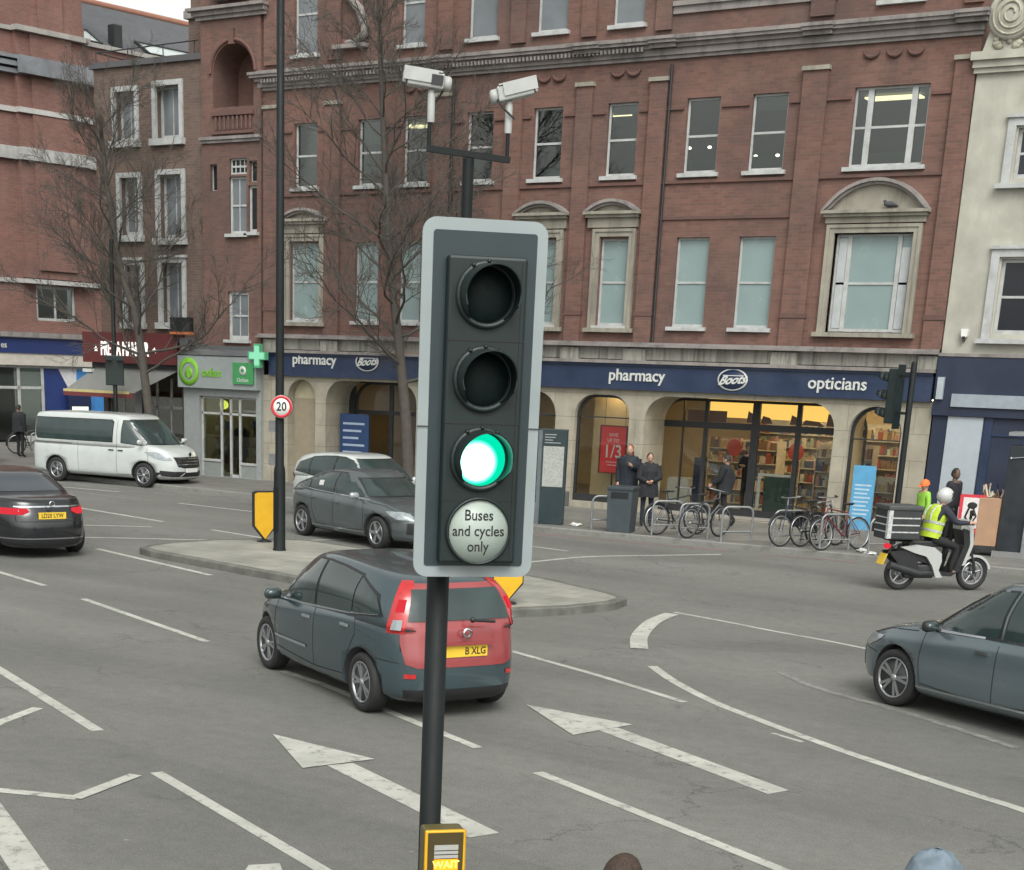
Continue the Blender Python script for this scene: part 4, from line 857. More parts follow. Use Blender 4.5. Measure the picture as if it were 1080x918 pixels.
MB().box(-11.60,-2,wy-.12,wy-.002,4.13,4.2).build('ledge', M_CORN, Wb, True)
f=MB().box(-11.60,-2,wy-.10,wy-.002,2.85,4.12).build('fascia', M_NAVY2, Wb, True)
MB().box(-11.17,-4,wy-.16,wy-.102,3.05,3.33).build('pale_strip', mat('pale_blue_grey',(.28,.32,.36),.5), f); MB().box(-11.52,-11.38,wy-.2,wy-.102,3.2,3.68).build('sign_light', mat('pale_plate',(.36,.40,.43),.5), f)
MB().box(-11.58,-2,wy+.0,wy+.08,.12,2.85).build('shop_panel', M_NAVY2, Wb, True)
MB().box(-11.22,-10.42,wy-.04,wy-.002,.5,2.84).build('pale_panel', mat('pale_grey_panel',(.38,.42,.46),.5,var=.05), Wb, True)
MB().box(-10.38,-10.2,wy-.02,wy-.002,.12,2.84).box(-9.5,-9.44,wy-.03,wy-.002,.4,2.5).box(-10.2,-9.4,wy-.03,wy-.002,2.45,2.5).build('panel_frame', M_NAVY, Wb, True)
o=MB().prism([(-11.16,4.72),(-11.0,4.72),(-11.02,4.56),(-11.08,4.5),(-11.14,4.56)],wy-.14,wy-.002).build('alarm_box', mat('alarm_white',(.7,.7,.68),.4), Wb, True)
MB().prism([(-11.12,4.56),(-11.04,4.56),(-11.08,4.44)],wy-.15,wy-.02).build('alarm_lens', M_BLACK, o)
# ------------------------------------------------------------------ vehicles
M_TYRE = mat('tyre_rubber', (.018,.018,.019), .8, var=.2, scale=12)
M_ALLOY = mat('alloy_wheel', (.42,.43,.45), .3, metal=.8, var=.1)
M_RIMD = mat('dark_rim', (.05,.052,.055), .45, metal=.4)
M_CGLASS = mat('car_glass', (.026,.042,.042), .05, var=.25, scale=2.5, spec=.5, coat=.4); M_SKYG = mat('sloped_rear_glass', (.02,.03,.04), .03, var=.02, coat=1.0, spec=1.0)
M_TRIM = mat('black_trim', (.016,.017,.018), .5)
M_CHROME = mat('chrome', (.6,.62,.65), .15, metal=1.0, var=.03)
M_PLATEY = mat('yellow_plate', (.72,.48,.04), .45, var=.05); M_PLATEW = mat('white_plate', (.7,.7,.68), .45, var=.05)
M_INK = mat('plate_black', (.012,.012,.012), .6)
M_LAMPR = mat('red_lamp', (.42,.012,.015), .12, coat=1.0, var=.15, scale=20); M_LAMPR2 = emit('lit_tail_lamp', (.9,.05,.07), .55)
M_LAMPC = mat('clear_lamp', (.24,.27,.29), .1, coat=1.0, var=.3, scale=15)
M_SEAM = mat('panel_gap', (.01,.01,.011), .8)
def paint(name, col, rough=.24, metal=.45, dirty=.2):
    return mat(name, col, rough, metal=metal, var=.06, scale=2.0, coat=.8, dirt=tuple(c*.7+.02 for c in col), dirt_amt=dirty, dirt_scale=2.5)
def lerp_curve(pts):
    xs=[p[0] for p in pts]; ys=[p[1] for p in pts]
    def f(x):
        if x<=xs[0]: return ys[0]
        if x>=xs[-1]: return ys[-1]
        for i in range(len(xs)-1):
            if x<=xs[i+1]:
                t=(x-xs[i])/(xs[i+1]-xs[i]); 
                m0=(ys[i+1]-ys[max(0,i-1)])/(xs[i+1]-xs[max(0,i-1)]); m1=(ys[min(len(xs)-1,i+2)]-ys[i])/(xs[min(len(xs)-1,i+2)]-xs[i]); h=xs[i+1]-xs[i]
                return ys[i]*(2*t**3-3*t*t+1)+m0*h*(t**3-2*t*t+t)+ys[i+1]*(-2*t**3+3*t*t)+m1*h*(t**3-t*t)
    return f
def outline(xr,xf,b,nr,nf):
    """closed rounded plan outline, fixed number of samples; nr / nf: squareness of the tail / nose"""
    xm=(xr+xf)/2; a=(xf-xr)/2; pts=[]
    def q(side):   # quarter from nose centre (y=0) to middle of side
        n=nf if side>0 else nr; P=[]
        for v in (0,.2,.4,.6,.72): P.append((a*(1-v**n)**(1/n), b*v))
        for k in range(1,7):
            t=k/7; u0=.72; 
            th0=math.asin(min(1,.72**(n/2))); th1=math.acos(min(1,.80**(n/2))); th=th0+(th1-th0)*t
            P.append((a*math.cos(th)**(2/n), b*math.sin(th)**(2/n)))
        for u in (.80,.68,.55,.42,.28,.14): P.append((a*u, b*(1-u**n)**(1/n)))
        return [(xm+side*x,y) for x,y in P]
    f=q(1); r=q(-1)
    half=f+[(xm,b)]+r[::-1]       # nose centre -> +y side -> tail centre
    return half+[(x,-y) for x,y in half[1:-1][::-1]]
def catmull_levels(Ls, sub):
    out=[]; n=len(Ls)
    for i in range(n-1):
        a,b,c,d=Ls[max(0,i-1)],Ls[i],Ls[i+1],Ls[min(n-1,i+2)]
        for k in range(sub):
            t=k/sub; out.append([.5*((2*q)+(r-p)*t+(2*p-5*q+4*r-s)*t*t+(3*q-p-3*r+s)*t**3) for p,q,r,s in zip(a,b,c,d)])
    out.append(Ls[-1]); return out
def loft(levels, sub=3):
    rings=[]
    for lv in levels:
        o=outline(lv['xr'],lv['xf'],lv['b'],lv.get('nr',5),lv.get('nf',4)); z=lv['z']
        rings.append([Vector((x,y,z(x) if callable(z) else z)) for x,y in o])
    rings=catmull_levels(rings,sub); n=len(rings[0]); vs=[v for r in rings for v in r]; fs=[]
    for i in range(len(rings)-1):
        for k in range(n):
            a=i*n+k;b=i*n+(k+1)%n; fs.append((a,b,b+n,a+n))
    fs.append(tuple(reversed(range(n)))); 
    fs.append(tuple(range((len(rings)-1)*n,len(rings)*n)))
    return vs,fs
def cut_arches(vs, fs, cuts, m_paint):
    me=bpy.data.meshes.new('tub'); me.from_pydata([tuple(v) for v in vs],[],fs)
    bm=bmesh.new(); bm.from_mesh(me); bmesh.ops.remove_doubles(bm,verts=bm.verts[:],dist=.0008); bmesh.ops.recalc_face_normals(bm,faces=bm.faces[:]); bm.to_mesh(me); bm.free()
    o=bpy.data.objects.new('tub',me); COL.objects.link(o); cs=[]
    for (x,z,r,y0,y1) in cuts:
        c=MB().lathe([(0,y0),(r,y0),(r,y1),(0,y1)],(x,0,z),'Y',32,False); cm=bpy.data.meshes.new('cut'); cm.from_pydata(c.v,[],c.f)
        b=bmesh.new(); b.from_mesh(cm); bmesh.ops.remove_doubles(b,verts=b.verts[:],dist=.0005); bmesh.ops.recalc_face_normals(b,faces=b.faces[:]); b.to_mesh(cm); b.free()
        co=bpy.data.objects.new('cut',cm); COL.objects.link(co); cs.append(co)
        md=o.modifiers.new('b','BOOLEAN'); md.operation='DIFFERENCE'; md.object=co; md.solver='EXACT'
    dg=bpy.context.evaluated_depsgraph_get(); ev=bpy.data.meshes.new_from_object(o.evaluated_get(dg))
    V=[v.co.copy() for v in ev.vertices]; F=[list(p.vertices) for p in ev.polygons]; mi=[]
    for f in F:
        c=sum((V[i] for i in f),Vector())/len(f); k=0
        for (x,z,r,y0,y1) in cuts:
            if math.hypot(c.x-x,c.z-z)<r*1.003+.004 and min(y0,y1)-.01<c.y<max(y0,y1)+.01 and abs(c.y)<max(abs(y0),abs(y1)) : 
                if all(math.hypot(V[i].x-x,V[i].z-z)<r+.004 for i in f): k=1
        mi.append(k)
    for q in cs+[o]: bpy.data.objects.remove(q)
    return V,F,mi
class Skin:
    """ray target for laying windows, lamps and gaps onto a body"""
    def __init__(s, vs, fs): s.t=BVHTree.FromPolygons([tuple(v) for v in vs],[list(f) for f in fs])
    def hit(s,u,v,ax):
        O,D={'L':((u,5,v),(0,-1,0)),'R':((u,-5,v),(0,1,0)),'F':((9,u,v),(-1,0,0)),'B':((-9,u,v),(1,0,0)),'T':((u,v,9),(0,0,-1))}[ax]
        h=s.t.ray_cast(Vector(O),Vector(D)); s.n=h[1]; return h[0],Vector(D)
def decal(mb, sk, poly, ax, off=.005, step=.06, lift=.0, ymax=.66):
    """polygon given in the projection plane of ax (L/R: x,z  F/B: y,z  T: x,y), cut fine and laid on the body"""
    bm=bmesh.new(); bm.faces.new([bm.verts.new((p[0],p[1],0)) for p in poly])
    us=[p[0] for p in poly]; vs_=[p[1] for p in poly]
    for ax_,lo,hi in ((0,min(us),max(us)),(1,min(vs_),max(vs_))):
        k=max(1,int((hi-lo)/step))
        for i in range(1,k):
            c=lo+(hi-lo)*i/k; no=(1,0,0) if ax_==0 else (0,1,0); co=(c,0,0) if ax_==0 else (0,c,0)
            bmesh.ops.bisect_plane(bm,geom=bm.verts[:]+bm.edges[:]+bm.faces[:],plane_co=co,plane_no=no,dist=1e-6)
    bm.verts.index_update(); P=[]; bad=set()
    for v in bm.verts:
        h,D=sk.hit(v.co.x,v.co.y,ax)
        if h is None: bad.add(v.index); P.append(Vector((0,0,0))); continue
        n_=sk.n
        if (ax in 'LR' and abs(n_.y)<.60) or (ax in 'FB' and abs(n_.y)>ymax): bad.add(v.index); P.append(Vector((0,0,0)))
        else: P.append(h-D*(off+lift))
    fs=[[v.index for v in f.verts] for f in bm.faces if not any(v.index in bad for v in f.verts)]
    bm.free()
    # keep the one connected sheet
    par=list(range(len(P)))
    def fd(a):
        while par[a]!=a: par[a]=par[par[a]]; a=par[a]
        return a
    for f in fs:
        for k in f[1:]: par[fd(k)]=fd(f[0])
    cnt={}
    for f in fs: cnt[fd(f[0])]=cnt.get(fd(f[0]),0)+1
    if cnt:
        best=max(cnt,key=cnt.get); fs=[f for f in fs if fd(f[0])==best]
        used=sorted({i for f in fs for i in f}); mp={i:k for k,i in enumerate(used)}; P=[P[i] for i in used]; fs=[[mp[i] for i in f] for f in fs]
    mb.add(P,fs,True); return mb
def grow(poly,d):
    cx=sum(p[0] for p in poly)/len(poly); cy=sum(p[1] for p in poly)/len(poly)
    return [(p[0]+d*(p[0]-cx)/max(.01,math.hypot(p[0]-cx,p[1]-cy))*1.3,p[1]+d*(1 if p[1]>cy else -1)) for p in poly]
def ribbon(mb, sk, pts, ax, w=.012, off=.003):
    """thin line laid on the body (shut lines, chrome strips)"""
    pts=[Vector((p[0],p[1],0)) for p in pts]; q=[]
    for i in range(len(pts)-1):
        k=max(1,int((pts[i+1]-pts[i]).length/.06))
        for j in range(k): q.append(pts[i].lerp(pts[i+1],j/k))
    q.append(pts[-1]); A=[];ok=True
    for i,p in enumerate(q):
        d=(q[min(len(q)-1,i+1)]-q[max(0,i-1)]).normalized(); s=Vector((-d.y,d.x,0))*w/2; row=[]
        for c in (p+s,p-s):
            h,D=sk.hit(c.x,c.y,ax); row.append(None if h is None else h-D*off)
        A.append(row)
    for i in range(len(A)-1):
        if all(x is not None for x in A[i]+A[i+1]): mb.add([A[i][0],A[i+1][0],A[i+1][1],A[i][1]],[(0,1,2,3)],True)
def wheel(par, x, y, r, side, spokes=5, w=.2, rim=.66, m_rim=None, fork=False, twist=.0):
    """road wheel: tyre and rim round a dark hub, side=+1 faces +y"""
    rr=r*rim; wy=side
    h=MB().lathe([(0,-.02*wy),(rr*.97,-.02*wy),(rr*.97,-.05*wy),(0,-.05*wy)],(x,y,r),'Y',28).build('wheel', M_RIMD, par)
    t=MB(); a=w/2
    t.lathe([(rr,a*.0-a*1.7*1),(rr*1.02,-a*1.9),(r*.94,-a*1.95),(r*.995,-a*1.7),(r,-a),(r*.995,-a*.3),(r*.94,-.0),(rr*1.06,.005),(rr*.99,-.012),(rr*.96,-.05)],(0,0,0),'Y',36)
    t.v=[(x+v[0],y+v[1]*wy,r+v[2]) for v in t.v]; t.build('tyre', M_TYRE, h)
    s=MB(); s.lathe([(rr*.90,-.03),(rr*.93,-.002),(rr*.995,.0),(rr*.99,-.03)],(0,0,0),'Y',36); s.lathe([(0,-.0),(rr*.16,-.0),(rr*.2,-.03)],(0,0,0),'Y',16)
    for k in range(spokes):
        t0=2*math.pi*(k+.25)/spokes+twist
        offs=((-.0,1),) if not fork else ((-.17,.5),(.17,.5))
        for dt,ws in offs:
            c0,s0=math.cos(t0),math.sin(t0); c1,s1=math.cos(t0+dt),math.sin(t0+dt); wi=rr*.13*ws; wo=rr*.15*ws if not fork else rr*.07
            def P(rad,cc,ss,o,yy): return (rad*cc-o*ss, yy, rad*ss+o*cc)
            s.add([P(rr*.1,c0,s0,-wi,-.012),P(rr*.1,c0,s0,wi,-.012),P(rr*.93,c1,s1,wo,-.008),P(rr*.93,c1,s1,-wo,-.008),
                   P(rr*.1,c0,s0,-wi,-.04),P(rr*.1,c0,s0,wi,-.04),P(rr*.93,c1,s1,wo,-.04),P(rr*.93,c1,s1,-wo,-.04)],[(0,1,2,3),(0,4,5,1),(1,5,6,2),(2,6,7,3),(3,7,4,0)],False)
    s.v=[(x+v[0],y+v[1]*wy,r+v[2]) for v in s.v]; s.build('rim', m_rim or M_ALLOY, h)
    return h
def mirror_part(par, x, y, z, side, m, s=1.0):
    b=MB(); b.smooth=True; b.bbox(x-.05*s,x+.055*s,y+side*.10*s-.105*s,y+side*.10*s+.105*s,z-.062*s,z+.062*s,.045*s); b.tube([(x-.01,y-side*.05,z-.06*s),(x,y+side*.06*s,z-.03*s)],.022*s,6)
    o=b.build('door_mirror', m, par)
    MB().ball((x-.03*s,y+side*.105*s,z),(.042*s,.095*s,.058*s),10,6).build('mirror_glass', M_CGLASS, o); return o
def plate(par, sk, y0, z, ax, txt, m, w=.52, h=.11, tx=0.0, name='number_plate', xoff=None):
    hh,D=sk.hit(0+y0,z,ax); x=hh.x-D.x*.02; s=-1 if ax=='B' else 1
    o=MB().box(min(x,x-D.x*-.0)-.006,x+.006,y0-w/2,y0+w/2,z-h/2,z+h/2).build(name, m, par)
    if txt:
        t=MB(); text_mb(t,txt,.105,(x+s*.0065,y0+tx,z-.002),(0,s,0) if ax=='F' else (0,-1,0),(0,0,1),.002,bold=.015,sx=.86)
        t.build('plate_lettering', M_INK, o)
    return o
def build_car(name,label,cat,loc,rz,sp,group=None):
    t=thing(name,label,cat,loc,rz,group); hw=sp['W']/2; L2=sp['L']/2; zs=lerp_curve(sp['belt']); rf=lerp_curve(sp['roof']); hd=lerp_curve(sp['deck'])
    nf=sp.get('nf',3.2); nr=sp.get('nr',5); F_=sp.get('front',(.10,.02,0,.03,.10,.22)); R_=sp.get('rear',(.08,.02,0,.02,.06,.14))
    z0=sp.get('z0',.19)
    ez=sp.get('ends')  # (rear,front) z drop of shoulders handled by belt curve
    def lvl(z,bf,i,**k): return dict(z=z,b=hw*bf,xr=-L2+R_[i],xf=L2-F_[i],nr=nr,nf=nf,**k)
    lv=[lvl(z0,.84,0),lvl(z0+.07,.955,1),lvl(.40,.99,2),lvl(.58,1.0,2),lvl(lambda x:.58+(zs(x)-.58)*.55,.995,3),lvl(lambda x:zs(x)-.03,.965,4),lvl(lambda x:hd(x)-.035,.90,5),
        dict(z=lambda x:hd(x)-.008,b=hw*.62,xr=-L2+R_[5]*1.5+.05,xf=L2-F_[5]*1.6-.05,nr=3.5,nf=3),dict(z=lambda x:hd(x),b=hw*.2,xr=-L2+R_[5]*2+.2,xf=L2-F_[5]*2-.25,nr=3,nf=3)]
    vs,fs=loft(lv,3)
    cab=sp['cabin']  # xr_base,xf_base,xr_top,xf_top
    xrb,xfb,xrt,xft=cab; th=sp.get('tumble',(.93,.89,.76))
    zb=sp.get('cab_base',-.05)
    cl=[dict(z=lambda x:zs(x)+zb,b=hw*th[0],xr=xrb,xf=xfb,nr=sp.get('cnr',5),nf=sp.get('cnf',4)),
        dict(z=lambda x:zs(x)+(rf(x)-zs(x))*.45,b=hw*th[1],xr=xrb+(xrt-xrb)*.38,xf=xfb+(xft-xfb)*.47,nr=sp.get('cnr',5),nf=sp.get('cnf',4)),
        dict(z=lambda x:rf(x)-.075,b=hw*th[2],xr=xrb+(xrt-xrb)*.86,xf=xft+(xfb-xft)*.10,nr=sp.get('cnr',5),nf=sp.get('cnf',4)),
        dict(z=lambda x:rf(x)-.02,b=hw*th[2]*.86,xr=xrt+.03,xf=xft-.05,nr=4,nf=4),
        dict(z=lambda x:rf(x)-.003,b=hw*th[2]*.5,xr=xrt+.18,xf=xft-.2,nr=4,nf=4),
        dict(z=lambda x:rf(x),b=hw*th[2]*.1,xr=xrt+.4,xf=xft-.4,nr=4,nf=4)]
    cv,cf=loft(cl,3)
    allv=list(vs)+list(cv); allf=[tuple(f) for f in fs]+[tuple(i+len(vs) for i in f) for f in cf]
    sk=Skin(allv,allf); wr=sp['wr']; wb=sp['wb']/2; wx=sp.get('wx',0.0); tw=hw-.03
    cuts=[(wx+s*wb,wr,wr+sp.get('arch',.055),a,b) for s in (1,-1) for a,b in ((hw-.28,hw+.3),(-hw-.3,-hw+.28))]
    V,Fc,mi=cut_arches(vs,fs,cuts,None)
    mb=MB(); mb.add(V,Fc,True); mb.mi=mi[:]; mb.cur=0; mb.add(cv,cf,True)
    body=mb.build('body',[sp['paint'],M_TRIM],t)
    for s in (1,-1):
        for q in (1,-1):
            wheel(t,wx+s*wb,q*(tw-(.03 if s>0 else .0)),wr,q,sp.get('spokes',5),.2,sp.get('rim',.68),sp.get('m_rim'),sp.get('fork',False),twist=.3*s)
    # underside so that no light shows through
    MB().box(-L2+.5,L2-.5,-hw*.62,hw*.62,z0-.01,z0+.25).build('underbody', M_TRIM, t)
    for w_ in sp['side_glass']:
        for ax in 'LR':
            o=decal(MB(),sk,w_,ax,.009,.03).build('side_window', M_CGLASS, t); decal(MB(),sk,grow(w_,.022),ax,.004,.03).build('window_seal', M_TRIM, o)
    if sp.get('glass_trim'):
        for ax in 'LR':
            m_=MB(); 
            for ln in sp['glass_trim']: ribbon(m_,sk,ln,ax,.022,.008)
            m_.build('window_trim', sp.get('m_gtrim',M_CHROME), body)
    o=decal(MB(),sk,sp['windscreen'],'F',.020,.025,ymax=.62).build('windscreen', M_CGLASS, t); decal(MB(),sk,grow(sp['windscreen'],.02),'F',.010,.025,ymax=.66).build('screen_seal', M_TRIM, o)
    decal(MB(),sk,sp['rear_glass'],'B',.012,.025,ymax=.6).build('rear_window', sp.get('m_rear',M_CGLASS), t)
    g=MB()
    for ax in 'LR':
        for ln in sp['gaps']: ribbon(g,sk,ln,ax,.010,.002)
    for ax,ln in sp.get('end_gaps',[]): ribbon(g,sk,ln,ax,.012,.002)
    g.build('panel_gaps', M_SEAM, body)
    for (x,z) in sp['handles']:
        for q,ax in ((1,'L'),(-1,'R')):
            h,D=sk.hit(x,z,ax)
            MB().obox((x,h.y+q*.018,z),(.17,.022,.028)).build('door_handle', sp.get('m_handle',sp['paint']), t)
    for q in (1,-1): mirror_part(t,sp['mirror'][0],q*sp['mirror'][1],sp['mirror'][2],q,sp.get('m_mirror',sp['paint']))
    for nm,ax,poly,m_,off in sp['patches']:
        if ax in 'FB' and nm in sp.get('paired',()):
            for q in (1,-1):
                decal(MB(),sk,[(q*p[0],p[1]) for p in poly],ax,off,.04).build(nm, m_, t)
        elif ax=='LR':
            for a_ in 'LR': decal(MB(),sk,poly,a_,off,.04).build(nm, m_, t)
        else: decal(MB(),sk,poly,ax,off,.03,ymax=.97).build(nm, m_, t)
    return t,sk,body
def corner_lamp(par, sk, q, end, rows, name, m, off=.012, cx=.55, cy=.42, n=8):
    """lamp wrapped round a body corner: rows = (z, angle from the car's long axis at the inner edge, at the outer edge)"""
    e=1 if end=='F' else -1; mb=MB(); W_=n+1; RR=[]
    for i in range(len(rows)-1):
        for s in range(4): t=s/4; RR.append(tuple(rows[i][j]+(rows[i+1][j]-rows[i][j])*t for j in range(3)))
    RR.append(rows[-1]); vs=[];ok=[]
    for z,a0,a1 in RR:
        for k in range(n+1):
            a=R(a0+(a1-a0)*k/n); d=Vector((-e*math.cos(a),-q*math.sin(a),0)); h=sk.t.ray_cast(Vector((e*cx,q*cy,z))-d*4,d)
            ok.append(h[0] is not None); vs.append((h[0]-d*off) if h[0] is not None else Vector((0,0,0)))
    fs=[]
    for i in range(len(RR)-1):
        for k in range(n):
            f=(i*W_+k,i*W_+k+1,(i+1)*W_+k+1,(i+1)*W_+k)
            if all(ok[j] for j in f): fs.append(f)
    mb.add(vs,fs,True); return mb.build(name,m,par)
def rect(a,b,c,d): return [(a,c),(b,c),(b,d),(a,d)]
# --- compact hatchback with a red tailgate
P_BG=paint('blue_grey_paint',(.058,.088,.102)); P_RED=paint('red_tailgate_paint',(.29,.052,.055),metal=.1)
note=dict(L=4.02,W=1.70,wb=2.60,wr=.315,wx=.02,paint=P_BG,nf=3.6,nr=5,z0=.19,
 belt=[(-2.01,.98),(-1.2,1.0),(0,.94),(.9,.88),(1.5,.82),(2.0,.66)], deck=[(-2.01,1.0),(-.5,1.0),(.8,1.0),(1.25,.96),(1.6,.88),(2.0,.70)],
 roof=[(-1.95,1.38),(-1.4,1.465),(-.7,1.52),(.1,1.525),(.7,1.45)], cabin=(-1.95,1.42,-1.74,.50), tumble=(.96,.915,.765), front=(.08,.02,0,.03,.08,.22), rear=(.10,.03,0,.03,.05,.08),cnr=6,
 side_glass=[[(1.14,.935),(-.10,.965),(-.10,1.445),(.12,1.44),(.42,1.36),(.80,1.17)],[(-.16,.97),(-1.02,1.01),(-1.02,1.39),(-.6,1.43),(-.16,1.45)],[(-1.05,1.015),(-1.62,1.07),(-1.48,1.24),(-1.05,1.38)]],
 glass_trim=[[(1.16,.915),(.2,.94),(-.9,1.0),(-1.56,1.07)]],m_gtrim=paint('silver_trim',(.3,.33,.35)),
 windscreen=[(-.68,.99),(.68,.99),(.58,1.42),(-.58,1.42)], rear_glass=[(-.60,1.02),(.60,1.02),(.56,1.10),(.50,1.40),(-.50,1.40),(-.56,1.10)],
 gaps=[[(.92,.36),(.98,.6),(.94,.90)],[(-.13,.30),(-.13,.95)],[(-.13,.95),(-.13,1.45)],[(.92,.36),(-.13,.30),(-.88,.34)],[(-.88,.34),(-1.0,.6),(-1.14,.8),(-1.10,1.02)],[(-1.55,.62),(-1.97,.60)],[(1.0,.90),(1.3,.88),(1.45,.80)]],
 end_gaps=[('B',[(-.66,.72),(-.66,1.0)]),('B',[(.66,.72),(.66,1.0)])],
 handles=[(.05,.82),(-.92,.87)], m_handle=paint('silver_trim',(.3,.33,.35)), mirror=(.80,.83,.97), spokes=5, fork=True, rim=.70,
 paired=('tail_lamp','headlamp','bumper_reflector'),
 patches=[('headlamp','LR',[(1.92,.62),(1.55,.74),(1.30,.86),(1.42,.90),(1.78,.80)],M_LAMPC,.006),
  ('side_rubbing_strip','LR',rect(.05,.95,.47,.50),paint('silver_trim',(.3,.33,.35)),.012),
  ('grille','F',rect(-.45,.45,.52,.60),M_TRIM,.006),('lower_grille','F',rect(-.5,.5,.28,.42),M_TRIM,.006),
  ('lower_bumper','B',[(-.60,.20),(.60,.20),(.64,.33),(-.64,.33)],M_TRIM,.006),
  ('tailgate','B',[(-.63,.60),(-.52,.56),(.52,.56),(.63,.60),(.665,.80),(.66,1.00),(.52,1.385),(-.52,1.385),(-.66,1.00),(-.665,.80)],P_RED,.006)])
note['patches'].append(('rear_window','B',[(-.60,1.03),(.60,1.03),(.57,1.14),(.50,1.335),(-.50,1.335),(-.57,1.14)],M_CGLASS,.020))
note['rear_glass']=[(-.45,1.05),(.45,1.05),(.45,1.3),(-.45,1.3)]
cN,skN,bN=build_car('hatchback','blue-grey compact hatchback with a red tailgate driving away past the signal pole','car',(-10.48,14.66,0),R(153.0),note)
for q,ax in ((1,'L'),(-1,'R')):
    l=corner_lamp(cN,skN,q,'B',[(.90,30.5,45),(1.0,29.5,44),(1.10,28,42),(1.25,26,39.5),(1.36,24,37.5),(1.41,23,36)],'tail_lamp',M_LAMPR,.014,1.15,.20)
    corner_lamp(cN,skN,q,'B',[(1.12,31,38),(1.24,29.5,36)],'brake_lamp',M_LAMPR2,.022,1.15,.20).parent=l
    corner_lamp(cN,skN,q,'B',[(.94,33,41),(1.04,32,39)],'reversing_lamp',M_LAMPC,.022,1.15,.20).parent=l
    corner_lamp(cN,skN,q,'B',[(.455,22,30),(.50,22,30)],'bumper_reflector',M_LAMPR,.012,1.15,.20)
plate(cN,skN,-.02,.72,'B','B XLG',M_PLATEY,.52,.115,-.115)
o=MB().tube([(-2.05,-.08,1.04),(-2.06,-.33,1.02)],.016,6).ball((-2.03,-.08,1.04),.03,8,6).build('wiper', M_TRIM, cN)
o=MB().box(-2.06,-2.03,-.34,.34,.79,.82).build('tailgate_handle', P_RED, cN)
MB().lathe([(.035,-.01),(.055,-.01),(.055,.01),(.035,.01)],(-2.04,-.02,.91),'X',16).build('badge', M_CHROME, cN)
MB().tube([(-1.3,0,1.54),(-1.45,0,1.68)],.006,5).build('aerial', M_TRIM, cN)

# --- slate blue hatchback on the right, nose in view
P_SB=paint('slate_blue_paint',(.13,.165,.185))
ion=dict(L=4.45,W=1.82,wb=2.70,wr=.322,wx=-.02,paint=P_SB,nf=3.4,nr=4,
 belt=[(-2.2,.98),(-1.2,.99),(0,.95),(.9,.91),(1.5,.86),(1.9,.78),(2.22,.66)], deck=[(-2.2,1.02),(-.5,1.0),(.8,1.0),(1.2,.965),(1.7,.87),(2.2,.68)],
 roof=[(-2.1,1.10),(-1.6,1.27),(-.9,1.44),(-.3,1.53),(.3,1.525),(.8,1.42)], cabin=(-2.1,1.32,-1.5,.26), tumble=(.94,.89,.72), front=(.10,.03,0,.04,.10,.24), rear=(.10,.03,0,.03,.06,.12),
 side_glass=[[(.98,.955),(-.10,.985),(-.10,1.455),(.20,1.435),(.56,1.29)],[(-.18,.99),(-1.05,1.02),(-1.05,1.33),(-.55,1.43),(-.18,1.455)],[(-1.09,1.02),(-1.5,1.06),(-1.3,1.22),(-1.09,1.315)]],
 glass_trim=[[(1.05,.94),(.2,.965),(-.9,1.0),(-1.45,1.045)]],
 windscreen=[(-.70,1.0),(.70,1.0),(.58,1.36),(-.58,1.36)], rear_glass=[(-.55,1.10),(.55,1.10),(.48,1.27),(-.48,1.27)],
 gaps=[[(.90,.34),(.94,.6),(.90,.92)],[(-.14,.30),(-.14,.97)],[(.90,.34),(0,.29),(-.78,.33)],[(-.78,.33),(-.95,.62),(-.98,1.0)],[(1.03,.90),(1.5,.86),(1.9,.74)],[(1.68,.56),(2.1,.60)]],
 handles=[(.05,.82),(-.85,.86)], m_handle=M_CHROME, mirror=(.74,.88,1.0), m_mirror=M_TRIM, spokes=5, fork=True, rim=.72, m_rim=mat('machined_rim',(.34,.35,.36),.35,metal=.7),
 paired=('headlamp','tail_lamp'),
 patches=[  ('sill_strip','LR',[(.95,.285),(-.95,.285),(-.95,.31),(.95,.31)],M_CHROME,.006),('grille','F',rect(-.6,.6,.34,.56),M_TRIM,.006),
  ('tail_lamp','B',[(.30,.92),(.82,.92),(.82,.99),(.30,.98)],M_LAMPR,.006)])
cS,skS,bS=build_car('hatchback','slate blue hatchback entering from the right with chrome door handles and ten spoke wheels','car',(-5.45+.0,17.75,0),R(151),ion)
# set by the contact point of the front left wheel
def set_by_wheel(o, sp, rz, contact, front=True, left=True):
    lx=sp.get('wx',0)+(1 if front else -1)*sp['wb']/2; ly=(1 if left else -1)*(sp['W']/2-.11); c,s=math.cos(rz),math.sin(rz)
    o.location=(contact[0]-(lx*c-ly*s), contact[1]-(lx*s+ly*c),0); o.rotation_euler=(0,0,rz)
set_by_wheel(cS,ion,R(153),(-5.48,17.80)); set_by_wheel(cN,note,R(152.5),(-9.72,13.42),front=False)
# --- grey minicab saloon behind the signal
P_GR=paint('graphite_paint',(.105,.125,.132))
taxi=dict(ion); taxi['roof']=[(x,1.0+(z-1.0)*.86) for x,z in ion['roof']]; taxi['side_glass']=[[(x,.95+(z-.95)*.86) for x,z in p] for p in ion['side_glass']]; taxi['windscreen']=[(y,min(z,1.30)) for y,z in ion['windscreen']]; taxi['paint']=P_GR; taxi['spokes']=5; taxi['fork']=False; taxi['rim']=.70; taxi['m_rim']=M_ALLOY
taxi['patches']=ion['patches']+[('licence_sticker','R',[(-.75,1.10),(-.58,1.10),(-.58,1.20),(-.75,1.20)],M_LETTER,.016)]
taxi['m_mirror']=mat('silver_mirror',(.4,.42,.44),.3,metal=.5)
cT,skT,bT=build_car('saloon_car','graphite grey minicab with a white window sticker behind the traffic island','car',(0,0,0),0,taxi)
set_by_wheel(cT,taxi,R(-19),(-21.40,27.15),front=False,left=False)
